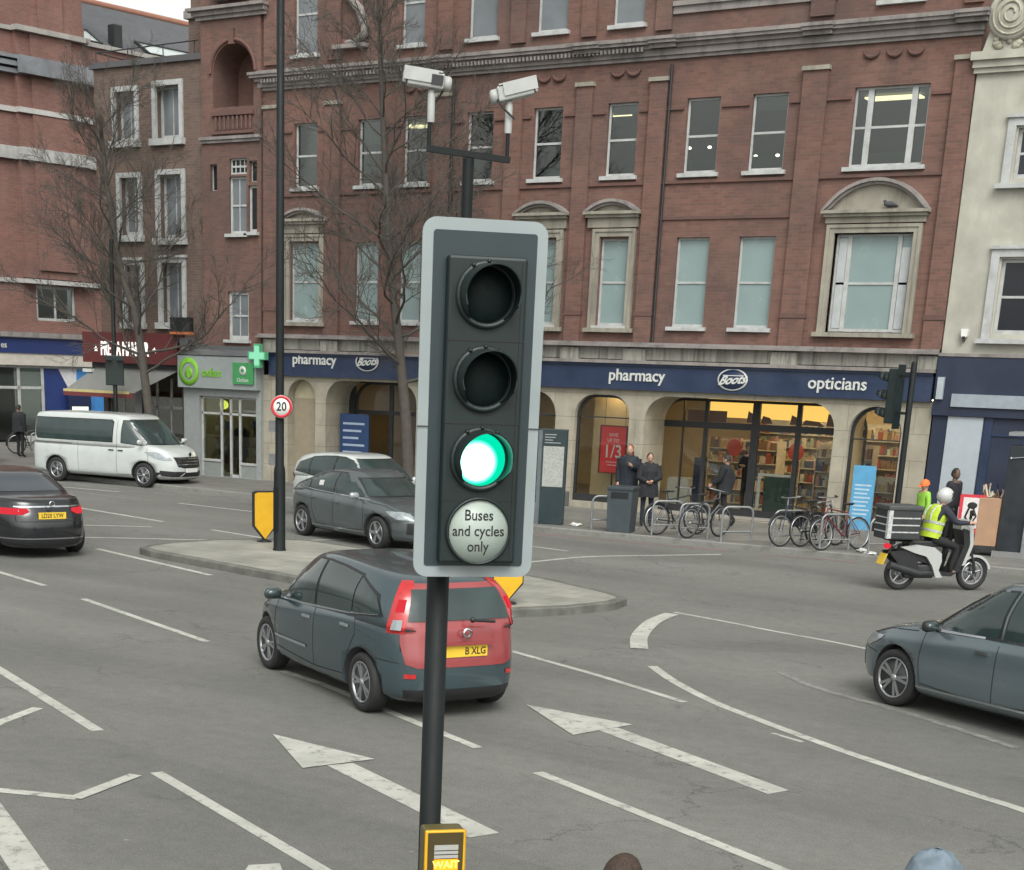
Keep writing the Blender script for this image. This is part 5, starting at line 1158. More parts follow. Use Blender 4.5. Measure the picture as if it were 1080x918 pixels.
for c_,s_ in ((cT,skT),(cS,skS)):
    for q in (1,-1): corner_lamp(c_,s_,q,'F',[(.62,18,40),(.68,16,52),(.735,18,60),(.765,30,62)],'headlamp',M_LAMPC,.010,1.3,.25)
plate(cT,skT,0,.42,'F','',M_PLATEW)
# --- white hatchback beyond it
P_WH=paint('white_paint',(.46,.485,.48),rough=.3,metal=0,dirty=.15)
wh=dict(note); wh['paint']=P_WH; wh['patches']=[p for p in note['patches'] if p[0] not in('tailgate',)]; wh['m_handle']=P_WH; wh['glass_trim']=[]; wh['fork']=False
cW,skW,bW=build_car('hatchback','white hatchback mostly hidden behind the graphite grey minicab','car',(-22.75,31.1,0),R(-14),wh)
for q in (1,-1): corner_lamp(cW,skW,q,'B',[(.82,24,44),(1.0,23,42)],'tail_lamp',M_LAMPR,.012,1.15,.2)
# --- black saloon at the left, tail towards us
P_BK=paint('black_paint_car',(.012,.013,.016),rough=.18,metal=.2,dirty=.1)
merc=dict(m_rear=M_SKYG,L=4.95,W=1.90,wb=2.95,wr=.34,wx=.0,paint=P_BK,nf=3,nr=3.6,
 belt=[(-2.5,.90),(-1.6,.96),(0,.96),(1.2,.92),(2.0,.82),(2.45,.68)], deck=[(-2.5,.98),(-2.2,1.05),(-1.6,1.08),(.6,1.03),(1.2,1.0),(2.0,.88),(2.45,.72)],
 roof=[(-2.0,1.12),(-1.3,1.33),(-.7,1.44),(0,1.47),(.5,1.44),(1.0,1.34)], cabin=(-1.95,1.45,-1.05,.45), tumble=(.92,.87,.70), front=(.10,.03,0,.05,.14,.28), rear=(.10,.03,0,.04,.10,.14),
 side_glass=[[(1.1,.99),(.12,1.0),(.12,1.38),(.35,1.38),(.7,1.26)],[(.04,1.0),(-.9,1.02),(-.9,1.30),(-.4,1.38),(.04,1.39)],[(-.95,1.03),(-1.35,1.05),(-1.2,1.17),(-.95,1.28)]],
 glass_trim=[[(1.1,.975),(0,.985),(-1.35,1.03)]],
 windscreen=[(-.70,1.02),(.70,1.02),(.56,1.38),(-.56,1.38)], rear_glass=[(-.70,1.12),(.70,1.12),(.54,1.39),(-.54,1.39)],
 gaps=[[(1.1,.34),(1.12,.95)],[(.08,.3),(.08,1.0)],[(-.9,.4),(-1.0,1.0)],[(1.1,.34),(-.9,.34)]],
 end_gaps=[('B',[(-.62,.66),(-.62,.95)]),('B',[(.62,.66),(.62,.95)]),('B',[(-.62,.66),(.62,.66)])],
 handles=[(.3,.84),(-.7,.88)], m_handle=M_CHROME, mirror=(.95,.90,1.0), spokes=5, fork=True, rim=.72, paired=('tail_lamp','exhaust'),
 patches=[('chrome_bar','B',[(-.44,.885),(.44,.885),(.70,.92),(.70,.935),(-.70,.935),(-.44,.90),(-.44,.90)][:0] or rect(-.62,.62,.90,.925),M_CHROME,.012),
  ('lower_bumper','B',rect(-.78,.78,.24,.34),M_TRIM,.006),('chrome_bar','B',rect(-.80,.80,.35,.375),M_CHROME,.012),])
cM,skM,bM=build_car('saloon_car','shiny black saloon with lit red tail lamps at the left edge','car',(-23.95,21.02,0),R(161),merc)
for q in (1,-1): corner_lamp(cM,skM,q,'B',[(.775,20,62),(.83,14,66),(.885,16,60)],'tail_lamp',M_LAMPR2,.010,1.2,.1)
plate(cM,skM,0,.76,'B','LD20 LYW',M_PLATEY,.52,.115,0)
MB().lathe([(.045,-.01),(.055,-.01),(.055,.01),(.045,.01)],(-2.46,0,.96),'X',16).build('badge', M_CHROME, cM)
# --- dark estate at the far left edge
P_DG=paint('dark_grey_paint',(.05,.055,.06))
da=dict(note); da['paint']=P_DG; da['patches']=wh['patches']; da['fork']=False
cD,skD,bD=build_car('hatchback','dark grey hatchback cut off at the left edge beside the cycle stand','car',(-42.6,36.0,0),R(150),da)
for q in (1,-1): corner_lamp(cD,skD,q,'B',[(.82,24,44),(1.0,23,42)],'tail_lamp',M_LAMPR,.012,1.15,.2)

# --- white passenger van
van=dict(L=5.08,W=1.95,wb=3.10,wr=.34,wx=.0,paint=P_WH,nf=3.6,nr=9,z0=.24,
 belt=[(-2.54,1.10),(0,1.10),(1.2,1.10),(1.75,1.06),(2.2,.98),(2.52,.86)], deck=[(-2.54,1.16),(0,1.18),(1.2,1.18),(1.6,1.18),(2.0,1.12),(2.52,.93)],
 roof=[(-2.5,1.92),(-1.8,1.955),(0,1.965),(.8,1.94),(1.4,1.84)], cabin=(-2.50,2.02,-2.40,.98), tumble=(.975,.955,.86), front=(.08,.02,0,.03,.10,.20), rear=(.05,.01,0,.0,.02,.03),cnr=9,cnf=4.5,
 side_glass=[[(1.62,1.14),(.82,1.20),(.82,1.78),(1.02,1.78),(1.30,1.62)],[(.50,1.20),(-2.22,1.20),(-2.30,1.30),(-2.30,1.76),(.44,1.78),(.52,1.72)]],
 windscreen=[(-.82,1.18),(.82,1.18),(.72,1.80),(-.72,1.80)], rear_glass=[(-.7,1.2),(.7,1.2),(.66,1.75),(-.66,1.75)],
 gaps=[[(1.66,.36),(1.72,.8),(1.64,1.14)],[(.66,.34),(.66,1.80)],[(1.66,.36),(.66,.32)],[(-2.38,1.08),(-.95,1.08)],[(-2.38,1.10),(-.95,1.10)],[(-.72,.34),(-.72,1.15)]],
 handles=[(.80,.98),(.48,.98)], m_handle=M_TRIM, mirror=(1.55,.93,1.24), spokes=5, rim=.66, fork=True, paired=('headlamp','fog_trim'),
 patches=[  ('grille','F',[(-.58,.86),(.58,.86),(.50,.60),(.3,.56),(-.3,.56),(-.50,.60)],M_TRIM,.006),
  ('lower_bumper','F',[(-.86,.26),(.86,.26),(.88,.50),(.60,.47),(-.60,.47),(-.88,.50)],M_TRIM,.006)])
cV,skV,bV=build_car('passenger_van','white passenger van with dark windows parked by the sandwich shop','van',(0,0,0),0,van)
set_by_wheel(cV,van,R(6),(-35.45,33.45),front=False,left=False)
for z in (.66,.74,.82): 
    g=MB(); ribbon(g,skV,[(-.5,z),(.5,z)],'F',.02,.012); g.build('grille_bar', M_CHROME, cV)
g=MB(); ribbon(g,skV,[(-.80,.30),(.80,.30)],'F',.04,.012); g.build('bumper_lip', M_LETTER, cV)
g=MB(); decal(g,skV,[(-.46,.34),(-.30,.44),(-.26,.44),(-.42,.34)],'F',.014,.04); g.build('fog_trim', M_LETTER, cV)
for q in (1,-1): corner_lamp(cV,skV,q,'F',[(.76,20,32),(.82,20,45),(.90,24,58),(.98,40,66)],'headlamp',M_LAMPC,.010,1.3,.25)
plate(cV,skV,0,.50,'F','',M_PLATEW)
MB().prism([(-.06,.93),(0,.99),(.06,.93),(0,.87)],2.50,2.53,'X').build('badge', M_TRIM, cV)
# ------------------------------------------------------------------ near traffic signal
M_POLE=mat('signal_pole_paint',(.006,.009,.010),.6,var=.25,scale=10,spec=.3,dirt=(.016,.018,.018),dirt_amt=.4,dirt_scale=5)
M_BOARD=mat('backing_board',(.024,.038,.044),.4,var=.15,scale=3); M_BORD=mat('board_border',(.27,.31,.32),.4,var=.06)
M_HOUS=mat('signal_housing',(.005,.014,.014),.45,var=.15); M_LENS=mat('unlit_lens',(.003,.009,.009),.6,var=.3,scale=60,spec=.2,coat=.0)
M_CAMW=mat('camera_white',(.40,.41,.40),.5,var=.08,scale=10,dirt=(.2,.2,.19),dirt_amt=.4,dirt_scale=8)
T=thing('traffic_signal','tall near traffic signal showing green above a round buses and cycles plate','traffic signal',(-3.72,5.63,.12),R(46.6))
MB().lathe([(.047,0),(.047,3.78),(.0,3.79)],(0,0,0),'Z',24).lathe([(.07,0),(.07,.02),(.047,.05)],(0,0,0),'Z',20).build('pole', M_POLE, T)
def green_mat(x,z):
    m,nt,o=_new('green_light'); tc=N(nt,'ShaderNodeTexCoord'); d=N(nt,'ShaderNodeVectorMath',operation='DISTANCE'); L(nt,tc.outputs['Object'],d.inputs[0]); d.inputs[1].default_value=(x-.018,-.262,z-.010)
    a=N(nt,'ShaderNodeMapRange',interpolation_type='SMOOTHSTEP'); a.inputs[1].default_value=.034; a.inputs[2].default_value=.088; a.inputs[3].default_value=11.0; a.inputs[4].default_value=.75; L(nt,d.outputs['Value'],a.inputs[0])
    c=N(nt,'ShaderNodeMapRange'); c.inputs[1].default_value=.045; c.inputs[2].default_value=.088; L(nt,d.outputs['Value'],c.inputs[0])
    mx=N(nt,'ShaderNodeMix',data_type='RGBA'); mx.inputs[6].default_value=(.45,1,.80,1); mx.inputs[7].default_value=(.0,.72,.40,1); L(nt,c.outputs[0],mx.inputs[0])
    e=N(nt,'ShaderNodeEmission'); L(nt,mx.outputs[2],e.inputs[0]); L(nt,a.outputs[0],e.inputs[1]); L(nt,e.outputs[0],o.inputs[0]); return m
def rrect(x0,x1,z0,z1,r,n=6):
    P=[]
    for cx,cz,a in ((x1-r,z1-r,0),(x0+r,z1-r,90),(x0+r,z0+r,180),(x1-r,z0+r,270)):
        for k in range(n+1): t=R(a+90*k/n); P.append((cx+r*math.cos(t),cz+r*math.sin(t)))
    return P
bx,bz=.101,3.23; hw_,hh_=.25,.68
b=MB().prism(rrect(bx-hw_,bx+hw_,bz-hh_,bz+hh_,.055),-.186,-.178).build('backing_board', M_BORD, T)
MB().prism(rrect(bx-hw_+.043,bx+hw_-.043,bz-hh_+.045,bz+hh_-.045,.012),-.190,-.1865).build('board_face', M_BOARD, b)
for a_,b_ in ((bx-hw_-.002,bx-hw_+.043),(bx+hw_-.043,bx+hw_+.002)): MB().box(a_,b_,-.192,-.1905,bz-.092,bz-.088).build('board_joint', M_BLACK, b)
h=MB().bbox(bx-.155,bx+.160,-.245,-.10,bz-.62,bz+.545,.012); h.build('housing', M_HOUS, T)
MB().box(bx-.152,bx+.157,-.2475,-.2455,bz+.235,bz+.239).box(bx-.152,bx+.157,-.2475,-.2455,bz-.075,bz-.071).box(bx-.152,bx+.157,-.2475,-.2455,bz-.372,bz-.368).box(bx+.135,bx+.138,-.2475,-.2455,bz-.6,bz+.52).build('housing_joints', M_BLACK, T)
for k,(dz,on) in enumerate(((.392,0),(.082,0),(-.222,1))):
    z=bz+dz+.012; x=bx-.002
    nm='green_lens' if on else 'lens'
    l=MB().lathe([(0,-.272),(.05,-.268),(.088,-.256),(.102,-.246)],(0,0,0),'Y',32); l.v=[(x+v[0],v[1],z+v[2]) for v in l.v]
    lo=l.build(nm, green_mat(x,z) if on else M_LENS, T)
    if on:
        lo['label']='lit green lens'
    v=MB(); n=40; rings=[]
    for j,(yy,rr_) in enumerate(((-.246,.113),(-.30,.113),(-.35,.110))):
        row=[]
        for i in range(n+1):
            full=[R(-58),R(238)]; a0=R(-58)+j*R(18); a1=R(238)-j*R(18)
            t=a0+(a1-a0)*i/n; row.append((x+rr_*math.cos(t),yy-(.04*max(0,math.sin(t)) if j==2 else 0),z+rr_*math.sin(t)))
        rings.append(row)
    inner=[[(x+(p[0]-x)*.955,p[1],z+(p[2]-z)*.955) for p in row] for row in rings]
    for j in range(2):
        v.add(rings[j]+rings[j+1],[(i,i+1,i+2+n,i+1+n) for i in range(n)],True); v.add(inner[j]+inner[j+1],[(i,i+1,i+2+n,i+1+n) for i in range(n)],True)
    v.add(rings[2]+inner[2],[(i,i+1,i+2+n,i+1+n) for i in range(n)],False)
    for e in (0,n):
        for j in range(2): v.add([rings[j][e],rings[j+1][e],inner[j+1][e],inner[j][e]],[(0,1,2,3)],False)
    o=v.build('visor', M_HOUS, T)
    c=MB().lathe([(.104,-.247),(.125,-.247),(.125,-.262),(.104,-.262),(.104,-.247)],(0,0,0),'Y',32); c.v=[(x+q[0],q[1],z+q[2]) for q in c.v]
    for t in (R(60),R(120),R(90)): c.ball((x+.122*math.cos(t),-.262,z+.122*math.sin(t)),.009,6,4)
    c.build('lens_ring', M_HOUS, T)
d=MB().lathe([(0,-.254),(.124,-.254),(.124,-.247)],(0,0,0),'Y',40); d.v=[(bx+.0+v[0],v[1],bz-.490+v[2]) for v in d.v]
ds=d.build('plate_disc', mat('pale_sign_face',(.36,.42,.38),.4,var=.04), T)
d=MB().lathe([(.124,-.2465),(.134,-.2465),(.134,-.262),(.124,-.262),(.124,-.2465)],(0,0,0),'Y',40); d.v=[(bx+.0+v[0],v[1],bz-.490+v[2]) for v in d.v]; d.build('disc_rim', M_HOUS, ds)
t=MB(); 
for s_,dz in (('Buses',.062),('and cycles',0.0),('only',-.062)): text_mb(t,s_,.060,(bx+.0,-.2545,bz-.490+dz),(1,0,0),(0,0,1),.0015,bold=.006,sx=.88)
t.build('plate_lettering', M_INK, ds)
MB().box(-.03,.03,-.18,.0,3.70,3.74).box(-.03,.03,-.18,.0,2.62,2.66).box(.02,.09,-.02,.02,3.72,3.76).build('bracket', M_POLE, T)
mx=.065
MB().tube([(mx,0,3.70),(mx,0,4.14)],.023,12).build('mast', M_POLE, T)
MB().obox((mx,0,4.155),(.335,.022,.022),ry=R(4)).build('crossarm', M_POLE, T)
MB().tube([(mx-.16,0,4.16),(mx-.16,0,4.28)],.008,8).tube([(mx+.155,0,4.14),(mx+.155,0,4.26)],.008,8).build('upright', M_POLE, T)
# two small cameras clamped to the crossarm
def camera_unit(lbl, lx, lz, yaw, tilt):
    rz=R(46.6); c,s=math.cos(rz),math.sin(rz)
    o=thing('traffic_camera',lbl,'camera',(-3.72+lx*c,5.63+lx*s,.12+lz),rz+yaw,'cameras on the signal mast')
    MB().lathe([(.0135,-.012),(.0145,0),(.0145,.085),(.011,.10)],(0,0,0),'Z',12).build('stem', M_CAMW, o)
    M=Matrix.Translation((0,0,.125)) @ Matrix.Rotation(tilt,4,'Y')
    def tr(mb): mb.v=[tuple(M @ Vector(v)) for v in mb.v]; return mb
    b=tr(MB().bbox(-.095,.045,-.032,.032,-.02,.035,.006)).build('camera_body', M_CAMW, o)
    tr(MB().box(-.112,.035,-.036,.036,.0355,.041).box(-.112,.02,-.038,-.036,-.005,.041).box(-.112,.02,.036,.038,-.005,.041)).build('sun_shield', M_CAMW, o)
    tr(MB().box(-.100,-.0955,-.026,.026,-.014,.028)).build('camera_window', M_BLACK, o)
    tr(MB().lathe([(0,.0455),(.026,.0455),(.026,.068),(.018,.075),(0,.077)],(0,0,.006),'X',14)).build('rear_cap', M_CAMW, o)
    tr(MB().tube([(.05,.02,-.01),(.03,.03,-.05),(0,.02,-.09)],.004,5)).build('cable', M_BLACK, o)
    return o,tr
o,tr=camera_unit('left white camera on the signal mast, its dark window facing the crossing',mx-.155,4.27,R(-8),R(6))
tr(MB().box(-.005,.040,-.0385,-.0325,-.008,.026)).build('side_panel', M_BLACK, o)
camera_unit('right white camera on the signal mast, tilted up and turned away',mx+.155,4.25,R(165),R(14))
# push button box
PB=thing('push_button_unit','yellow edged pedestrian push button box with a lit orange WAIT display','push button',(-3.735,5.615,.12+1.20),R(46.6))
MB().bbox(-.035,.145,-.16,-.048,-.10,.26,.014).build('case', mat('button_case',(.10,.085,.03),.45,var=.1), PB)
MB().bbox(-.037,.147,-.168,-.158,.02,.262,.008).build('yellow_rim', M_YELLOW, PB)
MB().box(-.024,.134,-.1705,-.168,.03,.250).build('face', mat('button_face',(.06,.045,.015),.4), PB)
f=MB().box(.005,.112,-.1735,-.171,.135,.195).build('instruction_panel', mat('instruction_grey',(.35,.35,.33),.5), PB)
t=MB(); text_mb(t,'WAIT',.046,(.0585,-.1738,.105),RX,UZ,.001,bold=.02,sx=1.0)
w_=MB().box(.005,.112,-.1735,-.171,.08,.13).build('wait_display', emit('wait_orange',(1.0,.36,.02),1.3), PB); t.build('wait_lettering', emit('wait_yellow',(1.0,.75,.15),1.6), w_)
MB().box(.005,.112,-.1738,-.1736,.150,.154).box(.005,.112,-.1738,-.1736,.168,.172).build('instruction_lines', M_INK, f)
MB().lathe([(0,-.180),(.02,-.178),(.02,-.17)],(.058,0,.03),'Y',16).build('button', M_GALV, PB)

# ------------------------------------------------------------------ far signal on the right, seen from its side
F=thing('traffic_signal','dark traffic signal on a leaning-looking pole by the far kerb, lamps facing left','traffic signal',(-10.40,32.45,.12),R(0))
MB().lathe([(.06,0),(.06,3.75),(.04,3.8),(0,3.8)],(0,0,0),'Z',16).build('pole', M_POLE, F)
MB().bbox(-.44,-.24,-.16,.16,2.62,3.66,.02).build('housing', M_HOUS, F); MB().prism([(-.22,2.52),(.22,2.52),(.22,3.74),(-.22,3.74)],-.235,-.225,'X').build('backing_board', M_HOUS, F)
for k in range(3):
    z=3.48-k*.34; v=MB(); v.lathe([(0,-.455),(.10,-.45),(.105,-.44)],(0,0,z),'X',20); v.build('lens', M_LENS, F)
    v=MB(); rows=[]
    for x,rr_,a0 in ((-.44,.12,-40),(-.56,.12,-20),(-.66,.115,10)): rows.append([(x,rr_*math.cos(R(a0)+(R(180-2*a0))*i/14),z+rr_*math.sin(R(a0)+(R(180-2*a0))*i/14)) for i in range(15)])
    for j in range(2):
        for i in range(14): v.add([rows[j][i],rows[j][i+1],rows[j+1][i+1],rows[j+1][i]],[(0,1,2,3)],True)
    o=v.build('visor', M_HOUS, F); md=o.modifiers.new('s','SOLIDIFY'); md.thickness=.006
MB().box(-.24,.0,-.03,.03,3.5,3.55).box(-.24,.0,-.03,.03,2.8,2.85).build('bracket', M_POLE, F)
# signal in front of the sandwich shop
G=thing('traffic_signal','far dark signal head on a thin column in front of the sandwich shop awning','traffic signal',(-35.6,36.0,.12),R(45))
MB().lathe([(.07,0),(.055,6.6),(0,6.62)],(0,0,0),'Z',12).build('pole', M_POLE, G); MB().bbox(-.27,.27,-.10,.10,2.55,3.4,.02).build('backing_board', M_HOUS, G)
for s in (-1,1): MB().box(s*.17-.10,s*.17+.10,-.3,-.1,3.26,3.33).build('visor', M_HOUS, G)

# ------------------------------------------------------------------ street lamp column with the speed limit sign
K=thing('street_lamp','tall dark lamp column with a thick base and a round 20 sign','street lamp',(-19.21,23.62,.12),0)
MB().lathe([(.125,0),(.125,.02),(.112,.05),(.108,1.42),(.10,1.5),(.082,1.56),(.076,4),(.065,9.5),(0,9.55)],(0,0,0),'Z',24).build('column', M_POLE, K)
MB().box(-.055,.055,-.117,-.104,.35,1.15).build('access_door', M_POLE, K)
MB().tube([(0,0,9.4),(0,-.4,9.75),(0,-1.3,9.9)],.04,8).build('arm', M_POLE, K); MB().bbox(-.14,.14,-1.9,-1.2,9.84,9.98,.04).build('lantern', M_GALV, K)
MB().box(-.22,-.06,-.05,.05,2.15,2.34).box(-.22,-.06,-.05,.05,1.55,1.75).build('terminal_box', M_GALV, K)
sg=thing('speed_limit_sign','round white sign with red ring reading 20 on the lamp column','sign',(-19.21,23.62,2.72),R(36))
sy=-.16; sx_=.04
d=MB().lathe([(0,sy),(.20,sy),(.20,sy+.012),(0,sy+.012)],(sx_,0,0),'Y',32).build('sign_face', M_PLATEW, sg)
MB().lathe([(.148,sy-.002),(.195,sy-.002),(.195,sy-.003),(.148,sy-.003),(.148,sy-.002)],(sx_,0,0),'Y',32).build('red_ring', mat('sign_red',(.5,.02,.03),.4), d)
t=MB(); text_mb(t,'20',.22,(sx_,sy-.002,-.003),RX,UZ,.002,bold=.02,sx=.85); t.build('sign_numerals', M_INK, d)
b_=MB().lathe([(.205,sy+.013),(.205,.09),(0,.09)],(sx_-.0,0,0),'Y',32).build('sign_drum', mat('drum_grey_red',(.12,.04,.04),.5), sg)

# ------------------------------------------------------------------ yellow keep-left bollards
def bollard(lbl,loc,rz,h=.92):
    o=thing('traffic_bollard',lbl,'bollard',loc,rz,'yellow bollards on the traffic island')
    P=[(-.22,.34*h),(0,.06),(.22,.34*h),(.22,.97*h),(.16,h),(-.16,h),(-.22,.97*h)]
    MB().prism(P,-.05,.05).build('yellow_face', M_YELLOW, o)
    e=MB(); Q=[(x*1.06,z*1.0+(.02 if z>.5 else -.02)) for x,z in P]
    for i in range(len(P)):
        j=(i+1)%len(P)
        e.add([(P[i][0],-.058,P[i][1]),(P[j][0],-.058,P[j][1]),(Q[j][0],-.058,Q[j][1]),(Q[i][0],-.058,Q[i][1]),(P[i][0],.058,P[i][1]),(P[j][0],.058,P[j][1]),(Q[j][0],.058,Q[j][1]),(Q[i][0],.058,Q[i][1])],[(0,1,2,3),(4,7,6,5),(3,2,6,7),(0,4,5,1)])
    e.build('black_edge', M_BLACK, o)
    MB().lathe([(.16,0),(.14,.03),(.05,.05),(.04,.10)],(0,0,0),'Z',16).build('base', M_BLACK, o)
    return o
bollard('yellow shield shaped bollard standing just left of the thick lamp column base',(-20.35,24.55,.12),R(62),.96)
bollard('yellow shield shaped bollard showing past the red tailgate below the signal',(-12.45,20.75,.12),R(40),.98)

# ------------------------------------------------------------------ wayfinding totem, bin
o=thing('wayfinding_totem','dark upright street map totem by the kerb right of the signal','totem',(-18.72,32.95,.12),R(20))
MB().bbox(-.33,.33,-.10,.10,0,2.13,.012).build('slab', mat('totem_dark',(.02,.035,.04),.35), o)
f=MB().box(-.20,.28,-.106,-.101,.85,1.75).build('map_panel', mat('map_paper',(.32,.33,.31),.5,var=.25,scale=25), o)
MB().box(-.33,-.24,-.106,-.101,.0,2.1).build('side_stripe', mat('totem_grey',(.10,.12,.13),.4), o)
t=MB(); rr=random.Random(9)
for k in range(4): t.box(-.18,-.18+rr.uniform(.15,.4),-.106,-.1015,2.0-k*.06,2.015-k*.06)
t.build('list_lines', mat('totem_pale',(.35,.37,.37),.5), o)
o=thing('litter_bin','dark grey square litter bin at the kerb between cycle stands','bin',(-16.72,32.72,.12),R(12))
MB().add([(-.26,-.26,0),(.26,-.26,0),(.26,.26,0),(-.26,.26,0),(-.29,-.29,.92),(.29,-.29,.92),(.29,.29,.92),(-.29,.29,.92)],[(0,1,5,4),(1,2,6,5),(2,3,7,6),(3,0,4,7),(3,2,1,0)]).build('bin_body', mat('bin_grey',(.045,.058,.068),.5,var=.12), o)
MB().bbox(-.31,.31,-.31,.31,.92,1.0,.015).build('lid', mat('bin_lid',(.035,.045,.052),.5), o)
MB().box(-.2,.2,-.291,-.28,.74,.88).build('opening', M_BLACK, o)

# ------------------------------------------------------------------ cycle stands
def stand():
    o=thing('cycle_stand','x','cycle stand',(0,0,.12),0,'steel hoop cycle stands along the far kerb')
    P=[(-.36,0,0),(-.36,0,.60)]+[(-.36+.14-.14*math.cos(t),0,.60+.14*math.sin(t)) for t in [R(22.5*k) for k in range(1,5)]]
    P+=[(x*-1,y,z) for x,y,z in P[::-1]]
    MB().tube(P,.024,10).build('hoop', M_GALV, o); MB().tube([(-.36,0,.22),(.36,0,.22)],.018,8).build('cross_rail', M_GALV, o)
    return o
st0=stand(); stands=[(-16.55+.9,32.85,50,'steel hoop stand right of the litter bin holding the first bicycle'),(-17.15,32.85,40,'empty steel hoop stand showing left of the litter bin'),(-14.95,32.75,55,'steel hoop stand with the silver wheeled bicycle leaning on it'),
 (-13.95,32.78,50,'empty steel hoop stand between the two groups of bicycles'),(-12.85,32.95,55,'steel hoop stand hidden among the two dark bicycles'),(-11.80,32.95,55,'steel hoop stand behind the maroon bicycle'),(-10.75,32.95,55,'steel hoop stand just left of the delivery scooter'),(-43.4,40.2,60,'steel hoop stand at the far left beside the dark hatchback')]
for i,(x,y,a,l) in enumerate(stands): o=st0 if i==0 else copy_tree(st0); place(o,(x,y,.12),R(a),l)

# ------------------------------------------------------------------ bicycles
def bicycle(lbl,loc,rz,lean,m,mt=None,basket=False,steer=0.0,drop=False,group='bicycles locked to the cycle stands'):
    o=thing('bicycle',lbl,'bicycle',loc,rz,group); o.rotation_euler=(lean,0,rz); r=.34; W0,W1=(-.52,0,r),(.52,0,r)
    for c in (W0,W1):
        w_=MB(); w_.lathe([(r-.055,-.008),(r-.035,-.01),(r-.035,.01),(r-.055,.008),(r-.055,-.008)],c,'Y',32)
        for k in range(14):
            a=2*math.pi*k/14; w_.tube([(c[0],.015*(-1)**k,c[2]),(c[0]+(r-.05)*math.cos(a),0,c[2]+(r-.05)*math.sin(a))],.0022,3,False)
        w_.lathe([(0,-.035),(.02,-.035),(.02,.035),(0,.035)],c,'Y',8); wo=w_.build('wheel', M_ALLOY, o)
        MB().tube([(c[0]+(r-.018)*math.cos(2*math.pi*k/32),0,c[2]+(r-.018)*math.sin(2*math.pi*k/32)) for k in range(33)],.019,8,False).build('tyre', M_TYRE, wo)
    bb=(-.08,0,.29); st=(-.24,0,.80); hd=(.34,0,.86); hb=(.38,0,.72)
    MB().tube([bb,st],.017,8).tube([(-.22,0,.76),hd],.016,8).tube([bb,hb],.019,8).tube([hd,hb],.02,8).tube([(-.08,.03,.29),(-.52,.05,r)],.01,6).tube([(-.08,-.03,.29),(-.52,-.05,r)],.01,6).tube([(-.22,.02,.74),(-.52,.05,r)],.008,6).tube([(-.22,-.02,.74),(-.52,-.05,r)],.008,6).build('frame', m, o)
    MB().tube([hb,(.43,.05,.66),(.52,.05,r)],.012,6).tube([hb,(.43,-.05,.66),(.52,-.05,r)],.012,6).build('fork', m, o)
    h=MB().tube([hd,(.33,0,1.0)],.014,6)
    if drop: h.tube([(.34,-.21,1.0),(.34,.21,1.0)],.013,6)
    if drop:
        for s in (-1,1): h.tube([(.34,s*.21,1.0),(.43,s*.22,.99),(.45,s*.22,.92),(.36,s*.22,.87)],.013,6)
    else: h.tube([(.18,-.30,1.04),(.30,-.24,1.02),(.35,-.06,1.01),(.35,.06,1.01),(.30,.24,1.02),(.18,.30,1.04)],.012,6)
    h.build('handlebar', M_GALV, o)
    for s in (-1,1): 
        if not drop: MB().tube([(.14,s*.31,1.045),(.24,s*.27,1.03)],.019,6).build('grip', M_BLACK, o)
    MB().tube([st,(-.26,0,.92)],.012,6).ball((-.27,0,.945),(.13,.07,.028),10,6).ball((-.16,0,.945),(.10,.025,.02),8,5).build('saddle', M_BLACK, o)
    c=MB().lathe([(.085,.045),(.095,.045),(.095,.05),(.085,.05),(.085,.045)],(-.08,0,.29),'Y',20).tube([(-.08,.05,.29),(-.02,.05,.15)],.01,6).tube([(-.08,-.05,.29),(-.14,-.05,.43)],.01,6).box(-.06,.03,.05,.13,.13,.15).box(-.19,-.10,-.13,-.05,.42,.44)
    c.tube([(-.08,.047,.385),(-.52,.047,.38)],.004,4).tube([(-.08,.047,.2),(-.52,.047,.3)],.004,4); c.build('crankset', M_RIMD, o)
    if mt:
        for c,a0,a1 in ((W0,20,190),(W1,20,150)):
            MB().tube([(c[0]+(r+.02)*math.cos(R(a0+(a1-a0)*k/10)),0,c[2]+(r+.02)*math.sin(R(a0+(a1-a0)*k/10))) for k in range(11)],.022,6).build('mudguard', mt, o)
    if basket: 
        MB().box(-.62,-.30,-.07,.07,.73,.745).tube([(-.6,0,.73),(-.52,0,.36)],.008,5).bbox(-.66,-.34,.075,.17,.42,.72,.02).build('pannier', M_BLACK, o)
    return o
MK=lambda n,c:mat(n,c,.35,metal=.3,coat=.5)
bicycle('dark bicycle with a pale handlebar half hidden behind the litter bin',(-15.55,33.15,.12),R(58),R(-5),MK('bike_black',(.03,.035,.04)),M_BLACK)
bicycle('dark bicycle with silver wheels standing at the third hoop',(-14.85,33.05,.12),R(73),R(6),MK('bike_grey',(.07,.075,.08)))
bicycle('dark bicycle with pale handlebar, front of the pair near the shop door',(-12.65,33.1,.12),R(245),R(5),MK('bike_navy',(.02,.03,.05)),M_BLACK)
bicycle('black bicycle with a rear bag, back of the pair near the shop door',(-12.35,33.5,.12),R(66),R(-6),MK('bike_dark',(.03,.03,.033)),None,True)
bicycle('maroon road bicycle leaning with dropped handlebar beside the blue banner',(-11.72,33.1,.12),R(243),R(8),MK('bike_maroon',(.16,.03,.04)),None,False,0,True)
bicycle('black bicycle at the far left by the cycle stand',(-44.0,40.3,.12),R(55),R(5),MK('bike_black2',(.03,.03,.03)),M_BLACK,True)

